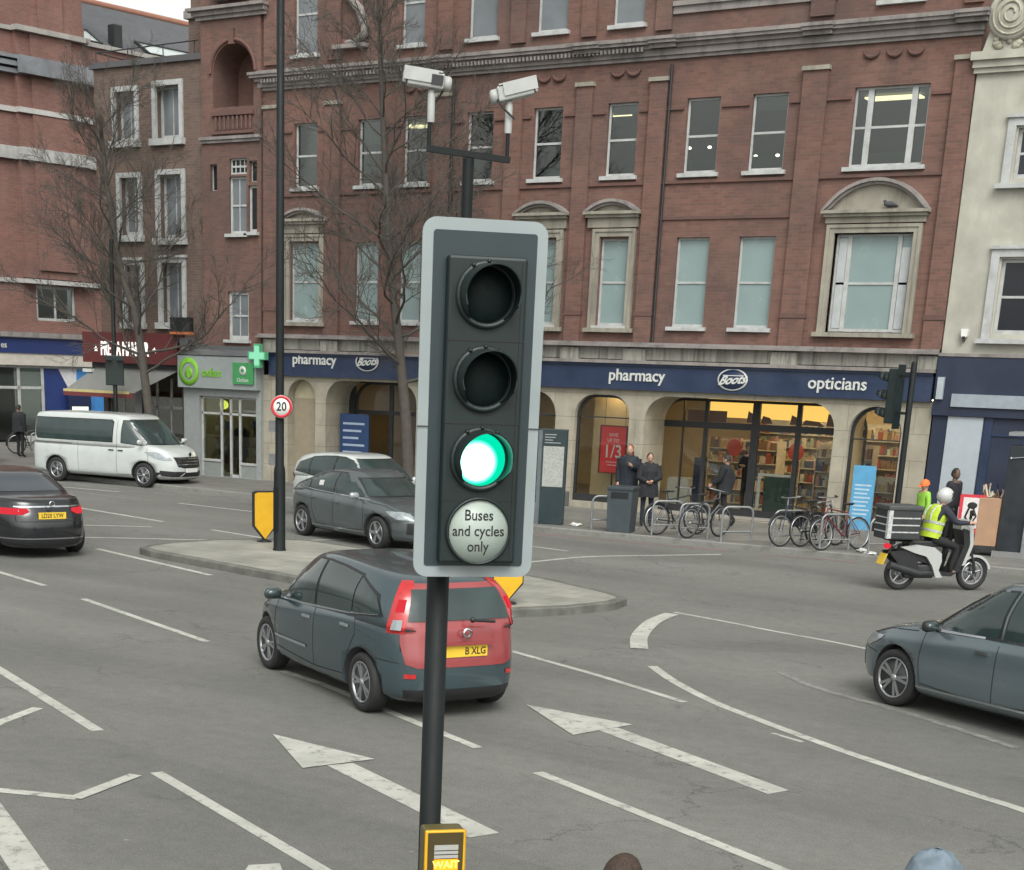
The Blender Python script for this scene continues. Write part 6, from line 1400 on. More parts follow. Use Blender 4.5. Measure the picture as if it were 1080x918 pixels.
# ------------------------------------------------------------------ pharmacy cross, posters, banner
o=thing('pharmacy_cross','green pharmacy cross sign projecting above the grey shop fascia','sign',(-31.35,37.55,3.65),R(0))
P=[(-.11,-.33),(.11,-.33),(.11,-.11),(.33,-.11),(.33,.11),(.11,.11),(.11,.33),(-.11,.33),(-.11,.11),(-.33,.11),(-.33,-.11),(-.11,-.11)]
MB().prism(P,-.07,.07).build('cross_case', mat('cross_green',(.10,.40,.20),.4), o)
MB().prism([(x*.82,z*.82) for x,z in P],-.078,-.071).build('cross_face', emit('cross_light',(.30,.80,.50),.65), o); MB().box(-.04,.04,.07,.45,-.04,.04).build('arm', M_DARK, o)
o=thing('sale_poster','red sale poster reading 1/3 hanging in the arched shop window','poster',(-20.02,38.45,1.0),0)
MB().box(-.42,.40,-.02,.02,0,1.22).build('poster_frame', mat('poster_edge',(.12,.03,.03),.5), o)
f=MB().box(-.37,.35,-.026,-.021,.03,1.19).build('poster_face', mat('poster_scarlet',(.62,.045,.05),.5,var=.05), o)
t=MB(); text_mb(t,'1/3',.46,(-.01,-.027,.55),RX,UZ,.002,bold=.01,sx=.95); text_mb(t,'SAVE',.12,(-.01,-.027,.98),RX,UZ,.002,bold=.01); text_mb(t,'UP TO',.12,(-.01,-.027,.84),RX,UZ,.002,bold=.01)
t.box(-.2,.2,-.0275,-.0265,.285,.30).box(-.14,.14,-.0275,-.0265,.21,.225).build('poster_lettering', M_LETTER, f)
MB().tube([(-.3,0,1.22),(-.3,0,1.9)],.006,4).tube([(.3,0,1.22),(.3,0,1.9)],.006,4).build('hanging_wire', M_DARK, o)
MB().box(-.02,.02,-.01,.01,-.9,0).box(-.2,.2,-.1,.1,-.88,-.85).build('stand_pole', M_DARK, o)
o=thing('blue_banner','pale blue banner with white lines standing in the right arched window','banner',(-12.98,37.80,.12),R(0))
MB().box(-.27,.27,-.012,.012,.05,1.52).build('banner_sheet', mat('banner_blue',(.10,.33,.55),.5,var=.08), o)
t=MB()
for k in range(9): t.box(-.2,.2-.04*(k%3),-.0135,-.0125,1.05-k*.095,1.09-k*.095)
t.build('banner_lines', mat('banner_pale',(.42,.55,.66),.5), o); MB().box(-.3,.3,-.08,.08,0,.05).build('base', M_GALV, o)
o=thing('notice_board','dark blue notice board with pale lines inside the deep left arch','notice board',(-28.6,38.62,0.12),R(6))
MB().box(-.48,.48,-.03,.03,.15,2.02).build('board', mat('notice_navy',(.02,.05,.14),.4), o)
t=MB()
for k in range(7): t.box(-.38,.34-.1*(k%3),-.033,-.031,1.72-k*.2,1.78-k*.2)
t.build('notice_lines', mat('notice_pale',(.35,.42,.55),.5), o)

# ------------------------------------------------------------------ street stall and phone kiosk at the right
o=thing('display_cart','tan cardboard display cart with tools on top beside the dark kiosk','cart',(-9.02,35.0,.12),R(12))
CB=mat('cardboard',(.36,.22,.14),.8,var=.12,scale=4)
MB().bbox(-.42,.02,-.3,.3,.2,1.18,.01).build('left_box', CB, o); MB().bbox(.03,.34,-.28,.3,.2,1.26,.01).build('right_box', mat('cardboard_dark',(.28,.17,.11),.8,var=.12), o)
MB().box(-.5,.42,-.32,.32,.12,.2).build('base', M_DARK, o)
for s in (-.35,.3): MB().lathe([(.0,-.03),(.08,-.03),(.08,.03),(0,.03)],(s,-.28,.08),'Y',14).build('castor', M_TYRE, o)
g=MB(); rr=random.Random(4)
for k in range(46):
    x=rr.uniform(-.4,.32); y=rr.uniform(-.25,.25); z=1.2; g.cur=rr.choice((0,1,1,2,3)); hgt=rr.uniform(.05,.26); g.tube([(x,y,z),(x+rr.uniform(-.08,.08),y,z+hgt)],rr.uniform(.008,.03),5)
g.build('loose_goods',[PC[0],PC[1],PC[5],M_BLACK],o)
o=thing('picture_board','red framed board with a black and white figure drawing leaning on the cardboard cart','poster',(-9.50,34.62,.55),R(14))
MB().box(-.26,.26,-.02,.02,0,.80).build('board', mat('stall_red',(.52,.03,.05),.5), o)
f=MB().box(-.19,.2,-.026,-.021,.12,.74).build('picture', mat('picture_white',(.62,.58,.58),.5,var=.1,scale=12), o)
t=MB().ball((0,-.03,.58),(.10,.004,.07),10,6).tube([(-.06,-.03,.53),(-.12,-.03,.34),(-.04,-.03,.24),(-.09,-.03,.15)],.022,5).tube([(.03,-.03,.52),(.10,-.03,.36),(.02,-.03,.22),(.07,-.03,.15)],.018,5).tube([(0,-.03,.48),(.0,-.03,.30)],.03,5).build('figure_drawing', M_INK, f)
o=thing('phone_kiosk','dark street kiosk with a pale metal edge at the right edge of the pavement','kiosk',(-8.40,35.0,.12),R(8))
MB().bbox(-.55,-.05,-.25,.6,.12,2.25,.01).build('dark_panel', mat('kiosk_black',(.018,.022,.028),.4,var=.2), o)
MB().box(-.05,.05,-.32,.62,0,2.45).build('metal_edge', M_GALV, o); MB().box(.05,.95,-.28,.6,.15,2.3).build('blue_panel', mat('kiosk_blue',(.03,.05,.14),.35,var=.1), o)
MB().box(-.6,1.0,-.36,.66,2.45,2.52).box(.95,1.02,-.32,.62,0,2.45).build('canopy', M_GALV, o)
MB().box(-.62,1.0,-.34,.64,0,.12).build('plinth', mat('kiosk_plinth',(.2,.2,.2),.8), o)
MB().tube([(-.5,-.27,2.0),(-.12,-.27,2.05)],.012,5).ball((-.5,-.27,2.0),.03,6,4).ball((-.12,-.27,2.05),.03,6,4).build('handrail', M_ALLOY, o)
# litter on the pavement
for i,(x,y,l) in enumerate(((-18.1,33.1,'small crumpled white paper on the pavement beside the totem'),(-10.95,32.75,'crumpled white wrapper at the kerb just left of the delivery scooter'),(-11.25,33.2,'small white scrap under the maroon bicycle'))):
    bm=bmesh.new(); bmesh.ops.create_icosphere(bm,subdivisions=2,radius=.11)
    rr=random.Random(i+20)
    for v in bm.verts: v.co=Vector((v.co.x*1.3+rr.uniform(-.03,.03),v.co.y+rr.uniform(-.03,.03),max(-.02,v.co.z*.35+rr.uniform(-.02,.03))+.02))
    tag(MB().bm(bm).build('litter', M_LETTER),l,'litter').location=(x,y,.12)
# pigeon on the pediment ledge
o=thing('pigeon','dark pigeon perched on the ledge of the large curved pediment','bird',(-13.15,37.86,7.25),R(200))
MB().ball((0,0,.09),(.12,.06,.06),12,8).ball((.10,0,.15),(.035,.032,.035),10,7).tube([(.08,0,.10),(.10,0,.15)],[.04,.03],8).tube([(-.08,0,.09),(-.2,0,.05)],[.04,.02],6).tube([(.13,0,.15),(.155,0,.145)],[.01,.003],5).tube([(.02,.02,.04),(.02,.02,0)],.006,5).tube([(.02,-.02,.04),(.02,-.02,0)],.006,5).build('bird_body', mat('pigeon_grey',(.05,.052,.06),.7), o)

# ------------------------------------------------------------------ bare street trees
M_BARK=mat('bark',(.066,.058,.05),.9,var=.3,scale=8,bump=.5,bscale=30)
M_TWIG=mat('twig_bark',(.078,.069,.06),.9,var=.2,scale=3)
def bare_tree(lbl,pts,r0,r1,zlo,reach,seed,nb):
    rr=random.Random(seed); base=Vector(pts[0]); o=thing('bare_tree',lbl,'tree',tuple(base),0,'bare street trees on the far pavement')
    P=[Vector(p)-base for p in pts]; n=len(P); rad=[r0+(r1-r0)*(i/(n-1))**.8 for i in range(n)]
    # smooth the trunk
    Q=[];Rr=[]
    for i in range(n-1):
        a=P[max(0,i-1)];b=P[i];c=P[i+1];d=P[min(n-1,i+2)]
        for k in range(5): t=k/5; Q.append(.5*((2*b)+(c-a)*t+(2*a-5*b+4*c-d)*t*t+(3*b-a-3*c+d)*t**3)); Rr.append(rad[i]+(rad[i+1]-rad[i])*t)
    Q.append(P[-1]); Rr.append(rad[-1]); Rr[0]*=1.35
    MB().tube(Q,Rr,12).build('trunk', M_BARK, o)
    br=MB(); tw=MB()
    def limb(mb,p,d,L,r,lev):
        k=max(3,int(L/.28)); pts=[p.copy()]; dd=d.copy(); q=p.copy()
        for i in range(k):
            dd=(dd+Vector((rr.gauss(0,.13),rr.gauss(0,.13),rr.gauss(.035,.10)))).normalized(); q=q+dd*(L/k); pts.append(q.copy())
        mb.tube(pts,[r*(1-.85*i/k) for i in range(k+1)],6 if lev==0 else (4 if lev==1 else 3),False)
        if lev<3:
            m={0:14,1:9,2:6}[lev]
            for j in range(m):
                t=.18+.8*(j+rr.random()*.8)/m; idx=min(k-1,int(t*k)); bp=pts[idx].lerp(pts[idx+1],t*k-idx if t*k-idx<1 else .5)
                ax=(pts[idx+1]-pts[idx]).normalized(); s=ax.cross(Vector((rr.gauss(0,1),rr.gauss(0,1),rr.gauss(0,1)))).normalized()
                nd=(ax*.75+s*rr.uniform(.45,.9)+Vector((0,0,.10))).normalized()
                limb(tw if lev>=0 else br,bp,nd,L*rr.uniform(.30,.52)*(1-.35*t),r*(.42 if lev==0 else .5)*(1-.4*t)+.0021,lev+1)
    top=Q[-1].z
    for i in range(nb):
        z=zlo+(top-zlo)*(i+rr.random()*.6)/nb
        idx=min(range(len(Q)),key=lambda k:abs(Q[k].z-z)); p=Q[idx]; az=i*2.4+rr.uniform(-.4,.4)
        f=(z-zlo)/(top-zlo); L=reach*(1.05-.55*f)*rr.uniform(.75,1.1); el=R(18+40*f+rr.uniform(-10,14))
        limb(br,p.copy(),Vector((math.cos(az)*math.cos(el),math.sin(az)*math.cos(el),math.sin(el))),L,Rr[idx]*.29+.007,0)
    br.build('crown', M_BARK, o); tw.build('twigs', M_TWIG, o)
    return o
bare_tree('bare tree with a leaning trunk rising behind the white passenger van',[(-34.25,36.2,.12),(-34.45,36.2,2.0),(-34.85,36.2,4.5),(-35.3,36.15,5.7),(-35.7,36.1,7.6),(-36.0,36.1,10.0)],.17,.05,2.6,4.8,11,26)
bare_tree('bare tree standing beyond the grey minicab, partly behind the signal',[(-24.1,35.0,.12),(-24.3,35.0,2.3),(-24.6,35.0,4.2),(-24.85,35.0,5.6),(-25.1,35.0,8.0),(-25.3,35.0,10.2),(-25.5,35.0,13.0)],.17,.04,3.0,4.4,23,36)
# ------------------------------------------------------------------ delivery scooter
M_SW=mat('scooter_white',(.42,.43,.42),.25,coat=.8,var=.05,dirt=(.3,.3,.28),dirt_amt=.3,dirt_scale=6); M_SB=mat('scooter_black',(.018,.019,.02),.4)
SCT=(-8.42,28.92,0.0); SH=R(47); KS=1.10
sc=thing('motor_scooter','white and black motor scooter with a yellow rear plate carrying the hi-vis rider','scooter',SCT,SH)
def ks(mb): mb.v=[(v[0]*KS,v[1]*KS,v[2]*KS) for v in mb.v]; return mb
wr=.275
for x in (-.65,.65):
    h=MB(); h.lathe([(.165,-.02),(.195,-.03),(.195,.03),(.165,.02),(.165,-.02)],(x,0,wr),'Y',28)
    for k in range(5):
        a=2*math.pi*k/5+.3; h.tube([(x,0,wr),(x+.17*math.cos(a),0,wr+.17*math.sin(a))],[.022,.016],6)
    h.lathe([(0,-.04),(.045,-.04),(.045,.04),(0,.04)],(x,0,wr),'Y',12); ho=ks(h).build('wheel', M_ALLOY, sc)
    ks(MB().tube([(x+.232*math.cos(2*math.pi*k/32),0,wr+.232*math.sin(2*math.pi*k/32)) for k in range(33)],.045,10,False)).build('tyre', M_TYRE, ho)
    ks(MB().lathe([(.06,.05),(.13,.05),(.13,.055),(.06,.055),(.06,.05)],(x,0,wr),'Y',20)).build('brake_disc', M_GALV, ho)
# floor, leg shield, tail fairing
b=MB(); b.prism([(-.30,.26),(.18,.24),(.34,.34),(.30,.40),(.14,.30),(-.26,.33)],-.17,.17)
b.prism([(.22,.30),(.34,.34),(.46,.72),(.40,.98),(.30,1.0),(.36,.74),(.26,.42)],-.15,.15); b.prism([(-.72,.58),(-.20,.42),(-.05,.56),(-.10,.66),(-.66,.72)],-.12,.12)
ks(b).build('frame', M_SB, sc)
for s in (1,-1):
    f=MB(); 
    prof=[(-.78,.70),(-.50,.74),(-.18,.70),(-.04,.60),(-.02,.48),(-.06,.34),(.02,.22),(-.10,.22),(-.18,.40),(-.30,.55),(-.56,.62)]
    f.prism(prof,s*.12,s*.175); ks(f).build('side_panel', M_SW, sc)
    ks(MB().prism([(-.95,.62),(-.55,.66),(-.45,.52),(-.40,.36),(-.60,.30),(-.80,.46)],s*.10,s*.14)).build('tail_side', M_SB, sc)
fs=MB(); fs.prism([(.33,.40),(.43,.42),(.53,.74),(.50,.98),(.42,1.02),(.47,.76)],-.14,.14); ks(fs).build('leg_shield', M_SW, sc)
md=MB()
for s in (0,):
    pts=[(.65+.30*math.cos(R(a)),wr+.30*math.sin(R(a))) for a in range(15,150,12)]; inn=[(.65+.262*math.cos(R(a)),wr+.262*math.sin(R(a))) for a in range(15,150,12)]
    md.prism(pts+inn[::-1],-.07,.07)
ks(md).build('front_mudguard', M_SW, sc)
ks(MB().prism([(.40,.96),(.52,1.0),(.50,1.10),(.38,1.14),(.27,1.06),(.28,.98)],-.13,.13).ball((.47,0,1.03),(.06,.09,.06),12,8)).build('handlebar_cowl', M_SW, sc)
ks(MB().tube([(.36,-.32,1.08),(.40,0,1.06),(.36,.32,1.08)],.016,8)).build('handlebar', M_SB, sc)
ks(MB().tube([(.40,.05,.95),(.62,.07,.45),(.65,.07,wr)],.024,8).tube([(.40,-.05,.95),(.62,-.07,.45),(.65,-.07,wr)],.024,8)).build('fork', M_SB, sc)
ks(MB().bbox(-.62,.02,-.13,.13,.70,.80,.03)).build('seat', M_SB, sc)
ks(MB().tube([(-.05,-.12,.30),(-.4,-.15,.28),(-.95,-.17,.42)],[.03,.06,.06],10)).build('exhaust', M_RIMD, sc); ks(MB().bbox(-.62,-.1,-.12,.10,.20,.42,.03)).build('engine', M_RIMD, sc)
ks(MB().ball((-.93,0,.70),(.05,.10,.045),10,6)).build('tail_lamp', M_LAMPR2, sc); ks(MB().tube([(-.85,0,.66),(-.98,0,.45)],.02,6)).build('plate_hanger', M_SB, sc)
ks(MB().obox((-1.0,0,.50),(.012,.22,.18),ry=R(20))).build('number_plate', M_PLATEY, sc); ks(MB().tube([(-.62,-.1,.78),(-.95,-.1,.80),(-.95,.1,.80),(-.62,.1,.78)],.012,6)).build('rack', M_SB, sc)
for s in (1,-1): ks(MB().tube([(.36,s*.2,1.08),(.34,s*.28,1.22)],.008,5).ball((.34,s*.31,1.25),(.02,.06,.04),8,6)).build('rear_view_mirror', M_SB, sc)
c,s=math.cos(SH),math.sin(SH)
def sloc(x,y,z): return (SCT[0]+(x*c-y*s)*KS, SCT[1]+(x*s+y*c)*KS, z*KS)
bx_=thing('delivery_box','large black delivery bag with silver reflective strips on the scooter rack','delivery box',sloc(-.78,0,.82),SH+R(-4))
MB().bbox(-.32,.30,-.29,.29,.0,.56,.025).build('bag', mat('bag_black',(.028,.032,.034),.65,var=.3,scale=8,bump=.3,bscale=20), bx_)
MB().bbox(-.34,.32,-.31,.31,.50,.58,.02).build('lid', mat('bag_lid',(.055,.06,.062),.5,var=.2,scale=6), bx_)
RF=mat('reflective_tape',(.45,.46,.46),.3,var=.3,scale=25)
for q,z in enumerate((.12,.24,.36)): MB().box(-.26,.26,-.296,-.291,z,z+.022).box(-.326,-.321,-.25,.25,z,z+.022).build('reflective_strip', RF, bx_)
MB().box(-.325,-.25,-.297,-.2915,.02,.50).box(-.327,-.3215,-.285,-.22,.02,.50).build('corner_tape', RF, bx_)

# ------------------------------------------------------------------ people
M_SKIN=mat('skin',(.42,.25,.18),.6,var=.05); M_SKIND=mat('dark_skin',(.12,.07,.05),.6,var=.05)
def cloth(n,c,r=.85): return mat(n,c,r,var=.2,scale=9,bump=.25,bscale=25)
STAND=dict(pelvis=(0,0,.95),waist=(0,0,1.08),chest=(0,0,1.30),neck=(0,0,1.46),
 shl=(.17,0,1.41),ell=(.22,-.02,1.14),wrl=(.21,.08,.90),shr=(-.17,0,1.41),elr=(-.22,-.02,1.14),wrr=(-.21,.08,.90),
 hil=(.09,0,.90),knl=(.10,.02,.50),anl=(.10,-.02,.09),tol=(.11,.13,.04),hir=(-.09,0,.90),knr=(-.10,.02,.50),anr=(-.10,-.02,.09),tor=(-.11,.13,.04))
RAD=dict(pelvis=.145,waist=.135,chest=.155,neck=.06,shl=.075,ell=.052,wrl=.034,hil=.095,knl=.062,anl=.045,tol=.036)
EDG=[('pelvis','waist'),('waist','chest'),('chest','neck'),('chest','shl'),('shl','ell'),('ell','wrl'),('chest','shr'),('shr','elr'),('elr','wrr'),('pelvis','hil'),('hil','knl'),('knl','anl'),('anl','tol'),('pelvis','hir'),('hir','knr'),('knr','anr'),('anr','tor')]
def person(lbl,loc,rz,top,legs,shoes=None,pose=None,scale=1.0,skin=None,hair=None,bulk=1.0,coat=None,head=(0,.0,1.60),yaw=0.0,pitch=0.0,group=None,hairlen=.0,cat='person'):
    """facing +y; built as one skinned body. coat = lowest z covered by the jacket"""
    J=dict(STAND); J.update(pose or {}); names=list(J); idx={n:i for i,n in enumerate(names)}
    me=bpy.data.meshes.new('sk'); me.from_pydata([J[n] for n in names],[(idx[a],idx[b]) for a,b in EDG],[]); ob=bpy.data.objects.new('sk',me); COL.objects.link(ob)
    md=ob.modifiers.new('s','SKIN'); sv=me.skin_vertices[0].data
    for n in names:
        k=n if n in RAD else n[:-1]+'l'; r=RAD[k]*(bulk if n in('pelvis','waist','chest','shl','shr','ell','elr') else 1)
        flat=.8 if n in('pelvis','waist','chest') else 1
        sv[idx[n]].radius=(r,r*flat); sv[idx[n]].use_root=(n=='pelvis')
    ob.modifiers.new('u','SUBSURF').levels=1
    dg=bpy.context.evaluated_depsgraph_get(); ev=bpy.data.meshes.new_from_object(ob.evaluated_get(dg)); V=[v.co.copy() for v in ev.vertices]; Fc=[list(p.vertices) for p in ev.polygons]
    bpy.data.objects.remove(ob); bpy.data.meshes.remove(ev)
    def seg(p,a,b):
        a=Vector(J[a]);b=Vector(J[b]); t=max(0,min(1,(p-a).dot(b-a)/max(1e-9,(b-a).length_squared))); return (p-a.lerp(b,t)).length,t
    mb=MB(); mi=[]
    for f in Fc:
        p=sum((V[i] for i in f),Vector())/len(f); best=min(((seg(p,a,b)[0]/max(.03,.5*(RAD.get(a,RAD.get(a[:-1]+'l',.1))+RAD.get(b,RAD.get(b[:-1]+'l',.1)))),a,b,seg(p,a,b)[1]) for a,b in EDG),key=lambda q:q[0])
        a,b,t=best[1],best[2],best[3]
        if (a,b)==('chest','neck') and t>.65: k=0
        elif a in('ell','elr'): k=1 if t<.92 else 0
        elif a in('hil','hir','knl','knr'): k=2
        elif a in('anl','anr'): k=3
        elif (a=='pelvis'and b!='waist'): k=2
        else: k=1
        if coat is not None and k==2 and p.z>coat: k=1
        mi.append(k)
    mb.add(V,Fc,True); mb.mi=mi
    # head with a face
    H=Vector(head); M=Matrix.Rotation(yaw,4,'Z') @ Matrix.Rotation(pitch,4,'X')
    nu,nv=20,14; vs=[];fs=[]
    for j in range(nv+1):
        ph=math.pi*j/nv
        for i in range(nu):
            t=2*math.pi*i/nu; x,y,z=math.sin(ph)*math.cos(t),math.sin(ph)*math.sin(t),math.cos(ph)
            px,py,pz=x*.076,y*.096,z*.118
            if z<0: px*=1-.28*(-z); py=py*(1-.12*(-z))+.012*(-z)
            if y>.6 and abs(x)<.28 and -.35<z<.12: py+=.020*(1-abs(x)/.28)*(1-abs(z+.15)/.30 if abs(z+.15)<.3 else 0)
            if y>.55 and .15<abs(x)<.6 and 0<z<.28: py-=.008
            vs.append(H+M@Vector((px,py,pz)))
    for j in range(nv):
        for i in range(nu): a=j*nu+i;b=j*nu+(i+1)%nu; fs.append((a,a+nu,b+nu,b))
    mb.cur=0; mb.add(vs,fs,True); mb.tube([Vector(J['neck'])-Vector((0,0,.05)),H+M@Vector((0,-.015,-.07))],[.058,.05],10,False)
    for s in (1,-1): mb.ball(H+M@Vector((s*.077,.0,-.005)),(.012,.022,.032),8,6)
    mb.cur=4
    for s in (1,-1): mb.ball(H+M@Vector((s*.032,.086,.012)),(.012,.008,.007),6,4)
    mb.ball(H+M@Vector((0,.098,-.052)),(.024,.006,.006),6,4)
    mb.cur=0
    # hands: palm, four fingers, thumb
    for sd in ('l','r'):
        W=Vector(J['wr'+sd]); E=Vector(J['el'+sd]); d=(W-E).normalized(); s=1 if sd=='l' else -1
        side=d.cross(Vector((0,1,0))); side=side.normalized() if side.length>.1 else Vector((1,0,0)); nrm=d.cross(side).normalized()
        mb.tube([W-d*.01,W+d*.04,W+d*.085],[.028,.036,.032],8)
        for k,(o_,ln) in enumerate(((-.026,.060),(-.009,.072),(.009,.068),(.026,.052))):
            b0=W+d*.08+nrm*o_; c_=side*(-s*.3)
            mb.tube([b0,b0+d*ln*.5+c_*ln*.25,b0+d*ln*.8+c_*ln*.9],[.0095,.009,.007],5)
        b0=W+d*.03-nrm*.03; mb.tube([b0,b0-nrm*.022+d*.03,b0-nrm*.026+d*.058],[.011,.010,.008],5)
    o=thing('person',lbl,cat,loc,rz,group); o.scale=(scale,)*3
    if coat is not None:
        cm=MB(); rr=random.Random(int(abs(loc[0])*100)); z0=coat; secs=[(z0,.235,.20),(z0+.22,.215,.185),(1.0,.20,.17),(1.15,.20,.165),(1.30,.215,.165),(1.40,.20,.14),(1.47,.11,.10),(1.50,.085,.085)]
        rows=[]
        for z,rx_,ry_ in secs:
            rows.append([(rx_*bulk*.95*math.cos(2*math.pi*i/28)*(1+.03*math.sin(i*1.9+z*4)),ry_*bulk*.95*math.sin(2*math.pi*i/28)*(1+.04*math.sin(i*2.3+z*5)),z+.012*math.sin(i*1.3+z*9)) for i in range(28)])
        for j in range(len(rows)-1):
            for i in range(28): cm.add([rows[j][i],rows[j][(i+1)%28],rows[j+1][(i+1)%28],rows[j+1][i]],[(0,1,2,3)],True)
        for sd in (1,-1):
            q='l' if sd>0 else 'r'; cm.tube([J['sh'+q],J['el'+q],tuple(Vector(J['el'+q]).lerp(Vector(J['wr'+q]),.9))],[.095*bulk,.072*bulk,.052*bulk],10)
        coatm=cm
    bo=mb.build('body',[skin or M_SKIN,top,legs,shoes or M_BLACK,M_INK],o)
    if coat is not None: coatm.build('coat',top,o)
    if hair:
        hm=MB(); vs=[];fs=[]
        for j in range(9):
            ph=math.pi*.62*j/8
            for i in range(20):
                t=2*math.pi*i/20; y=math.sin(ph)*math.sin(t)
                lim=1.0 if y<.15 else max(.0,1-(y-.15)*1.1)
                p2=ph*lim if y>.15 else ph; x,yy,z=math.sin(p2)*math.cos(t)*.085,math.sin(p2)*math.sin(t)*.104,math.cos(p2)*.127
                vs.append(H+M@Vector((x,yy-.006,z+.004)))
        for j in range(8):
            for i in range(20): a=j*20+i;b=j*20+(i+1)%20; fs.append((a,a+20,b+20,b))
        hm.add(vs,fs,True)
        if hairlen: hm.tube([H+M@Vector((0,-.06,0)),H+M@Vector((0,-.075,-.09)),H+M@Vector((0,-.07,-.09-hairlen))],[.08,.08,.05],10)
        hm.build('hair',hair,o)
    return o,H,M
BLKJ=cloth('black_coat',(.014,.015,.018)); NAVJ=cloth('navy_coat',(.012,.017,.026)); JEAN=cloth('dark_jeans',(.02,.025,.038)); BLKT=cloth('black_trousers',(.012,.012,.014)); GRYT=cloth('grey_trousers',(.05,.05,.055))
HB=mat('brown_hair',(.045,.026,.018),.75,var=.5,scale=45,bump=1.0,bscale=70); HR=mat('auburn_hair',(.20,.05,.03),.7,var=.3,scale=30); HK=mat('black_hair',(.012,.011,.011),.6,var=.2,scale=30)
DOWNR=dict(shr=(-.17,0,1.41),elr=(-.21,.04,1.16),wrr=(-.10,.22,1.28))
person('woman in a long dark navy coat with auburn hair raising one hand by the bin',(-17.50,34.45,.12),R(195),NAVJ,BLKT,pose=DOWNR,scale=1.06,hair=HR,bulk=1.12,coat=.62,pitch=R(0),hairlen=.08)
person('person in a bulky black coat with brown hair right of the auburn haired woman',(-16.92,34.35,.12),R(215),BLKJ,JEAN,scale=.97,hair=HB,bulk=1.22,coat=.7,pitch=R(-14),pose=dict(elr=(-.24,.05,1.14),wrr=(-.06,.20,1.08),ell=(.24,.05,1.14),wrl=(.06,.20,1.06)))
WALK=dict(knl=(.09,.20,.54),anl=(.10,.26,.12),tol=(.10,.40,.09),knr=(-.09,-.06,.50),anr=(-.10,-.34,.20),tor=(-.10,-.24,.05),ell=(.22,-.14,1.16),wrl=(.21,-.10,.92),elr=(-.22,.08,1.16),wrr=(-.19,.26,1.02))
person('person in black striding past the shop entrance behind the bicycles',(-15.62,35.75,.12),R(100),BLKJ,BLKT,pose=WALK,scale=.97,hair=HK,bulk=1.1,coat=.8,pitch=R(-12))
person('person in a dark jacket standing inside the glazed shop entrance',(-16.75,39.75,.13),R(160),BLKJ,BLKT,scale=1.02,hair=HK,bulk=1.2,pose=dict(elr=(-.26,.06,1.16),wrr=(-.05,.20,1.2),ell=(.26,.06,1.16),wrl=(.05,.20,1.2)))
person('person in black standing with back turned near the bank window',(-42.7,38.6,.12),R(0),BLKJ,BLKT,scale=1.0,hair=HK,bulk=1.2,coat=.85,pitch=R(-10))
person('dark figure in the doorway of the small shop with the grey fascia',(-32.62,38.25,.12),R(10),BLKJ,BLKT,scale=.97,hair=HK,bulk=1.15,coat=.6)
person('person in dark clothes standing beside the red framed picture board',(-10.02,34.95,.12),R(250),cloth('charcoal_top',(.018,.018,.025)),BLKT,scale=1.0,hair=HK,skin=M_SKIND,bulk=1.05)
HV=mat('hivis_yellow',(.42,.56,.03),.6,var=.12,scale=8,bump=.2,bscale=20)
o,H,M=person('worker in a green hi-vis top and orange cap standing beyond the scooter rider',(-10.40,34.15,.12),R(140),mat('hivis_green',(.25,.50,.05),.6,var=.15,scale=8),BLKT,scale=.86,hair=None,bulk=1.1,pitch=R(-15))
OR=mat('orange_cap',(.75,.17,.04),.7,var=.1)
def cap(o,H,M,m,peak=True,sc=1.0,name='cap'):
    c=MB(); vs=[];fs=[]
    for j in range(8):
        ph=math.pi*.52*j/7
        for i in range(20):
            t=2*math.pi*i/20; lp=1+(.05*math.sin(3*t+j)*math.sin(ph*2.2)+.035*math.sin(5*t-2*j) if sc>1.2 else 0); vs.append(H+M@Vector((math.sin(ph)*math.cos(t)*.092*sc*lp,math.sin(ph)*math.sin(t)*.112*sc*lp,math.cos(ph)*.125*sc*(.9 if sc>1.2 else 1)*lp+.012)))
    for j in range(7):
        for i in range(20): a=j*20+i;b=j*20+(i+1)%20; fs.append((a,a+20,b+20,b))
    c.add(vs,fs,True)
    if peak: c.add([H+M@Vector(p) for p in ((-.07,.08,.035),(.07,.08,.035),(.055,.18,.018),(-.055,.18,.018),(0,.20,.016),(-.07,.08,.028),(.07,.08,.028),(.055,.18,.011),(-.055,.18,.011),(0,.20,.009))],[(0,1,2,4,3),(5,8,9,7,6),(0,3,8,5),(1,6,7,2),(2,7,9,4),(3,4,9,8)],False)
    return c.build(name,m,o)
cap(o,H,M,OR,True,1.12)
# two people waiting on the near pavement, only the tops of their heads in the picture
o,H,M=person('person in a soft blue-grey cap waiting on the near pavement at lower right',(-1.66,6.22,.12),R(-20),cloth('blue_coat',(.05,.07,.10)),JEAN,scale=.905,bulk=1.15)
cp=cap(o,H,M,mat('cap_denim',(.14,.18,.22),.9,var=.35,scale=14,bump=.4,bscale=40),True,1.32)
person('person with short brown hair waiting on the near pavement beside the signal pole',(-2.60,5.32,.12),R(-20),cloth('brown_coat',(.06,.045,.035)),JEAN,scale=.925,hair=HB,bulk=1.0)
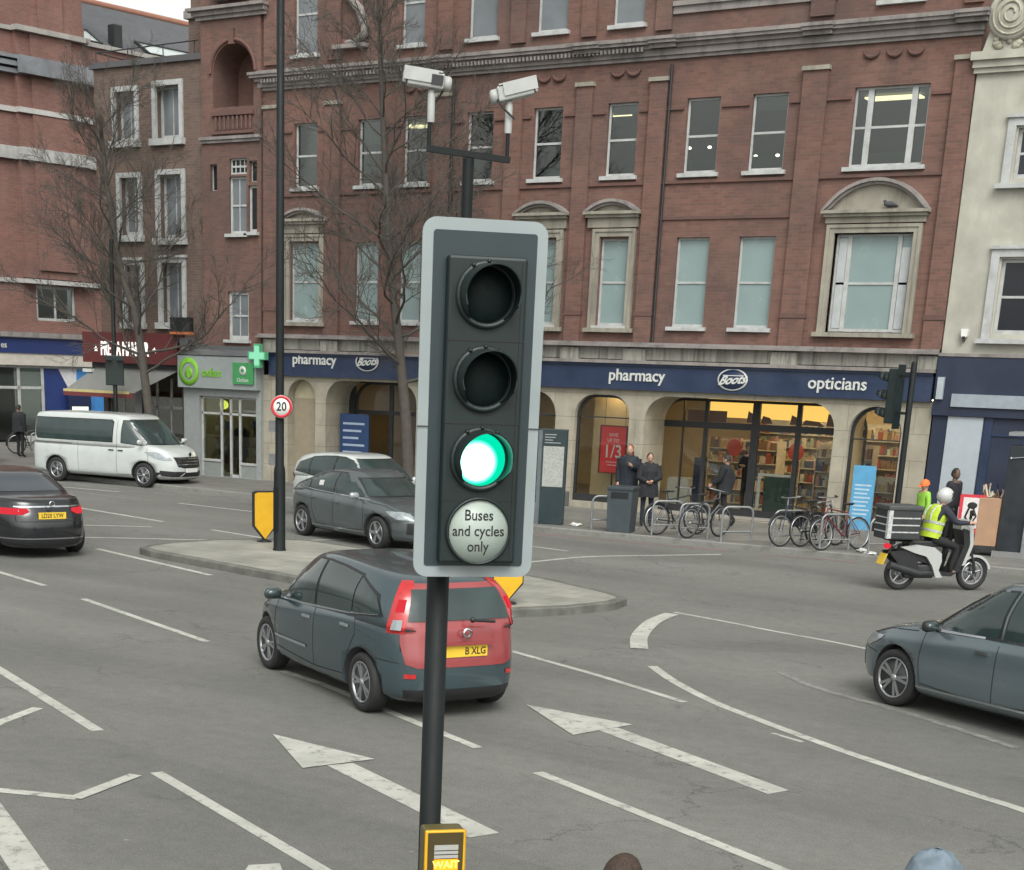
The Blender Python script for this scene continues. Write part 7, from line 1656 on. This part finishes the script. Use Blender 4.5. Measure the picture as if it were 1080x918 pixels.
# scooter rider
RIDE=dict(pelvis=(0,-.20,.86),waist=(0,-.17,1.0),chest=(0,-.10,1.22),neck=(0,-.05,1.37),
 shl=(.18,-.08,1.33),ell=(.25,.10,1.12),wrl=(.28,.34,1.12),shr=(-.18,-.08,1.33),elr=(-.25,.10,1.12),wrr=(-.28,.34,1.12),
 hil=(.10,-.16,.84),knl=(.17,.24,.72),anl=(.14,.16,.34),tol=(.14,.30,.30),hir=(-.10,-.16,.84),knr=(-.17,.24,.72),anr=(-.14,.16,.34),tor=(-.14,.30,.30))
lx=sloc(.0,0,0)
o,H,M=person('rider in a yellow hi-vis vest and white helmet sitting on the delivery scooter','',0,cloth('rider_jacket',(.025,.027,.04)),BLKT,mat('tan_shoes',(.25,.15,.11),.7),pose=RIDE,scale=1.0,bulk=1.1,head=(0,.0,1.51),pitch=R(0),cat='person') if False else person('rider in a yellow hi-vis vest and white helmet sitting on the delivery scooter',(lx[0],lx[1],0.0),SH-R(90),cloth('rider_jacket',(.025,.027,.04)),BLKT,mat('tan_shoes',(.25,.15,.11),.7),pose=RIDE,scale=KS*.98,bulk=1.1,head=(0,.0,1.51))
hm=MB().ball(H+Vector((0,-.01,.02)),(.125,.145,.135),20,12)
ho=hm.build('helmet', mat('helmet_white',(.47,.47,.46),.25,coat=.8,var=.04), o)
vz=MB(); rows=[]
for j in range(5):
    el=R(-22+j*11); rows.append([H+Vector((0,-.01,.02))+Vector((.129*math.cos(el)*math.sin(R(a)),.149*math.cos(el)*math.cos(R(a)),.139*math.sin(el))) for a in range(-65,66,13)])
for j in range(4):
    for i in range(len(rows[0])-1): vz.add([rows[j][i],rows[j][i+1],rows[j+1][i+1],rows[j+1][i]],[(0,1,2,3)],True)
vz.build('visor', M_CGLASS, ho)
ve=MB(); sec=[]
for t_,cy,cz,rx,ry in ((0,-.195,.86,.19,.165),(.2,-.18,.96,.185,.16),(.45,-.155,1.08,.19,.16),(.7,-.12,1.2,.20,.165),(.88,-.095,1.30,.19,.15),(1,-.07,1.37,.13,.11)):
    sec.append([(rx*math.cos(2*math.pi*i/24),cy+ry*math.sin(2*math.pi*i/24),cz+.03*math.sin(2*math.pi*i/24)*-1) for i in range(24)])
bands=MB()
for j in range(5):
    for i in range(24): ve.add([sec[j][i],sec[j][(i+1)%24],sec[j+1][(i+1)%24],sec[j+1][i]],[(0,1,2,3)],True)
vo=ve.build('vest', HV, o)
for z0,cy,r_,ry in ((.97,-.178,.192,.167),(1.10,-.152,.197,.167)):
    bands.lathe([(1,-.02),(1,.02)],(0,0,0),'Z',24); bands.v[-48:]=[(v[0]*r_,cy+v[1]*ry,z0+v[2]-.03*v[1]) for v in bands.v[-48:]]
for s in (-.09,.09): bands.tube([(s,-.285,1.14),(s,-.275,1.25),(s,-.2,1.36),(s,-.08,1.385)],.018,4)
bands.build('vest_bands', RF, vo)
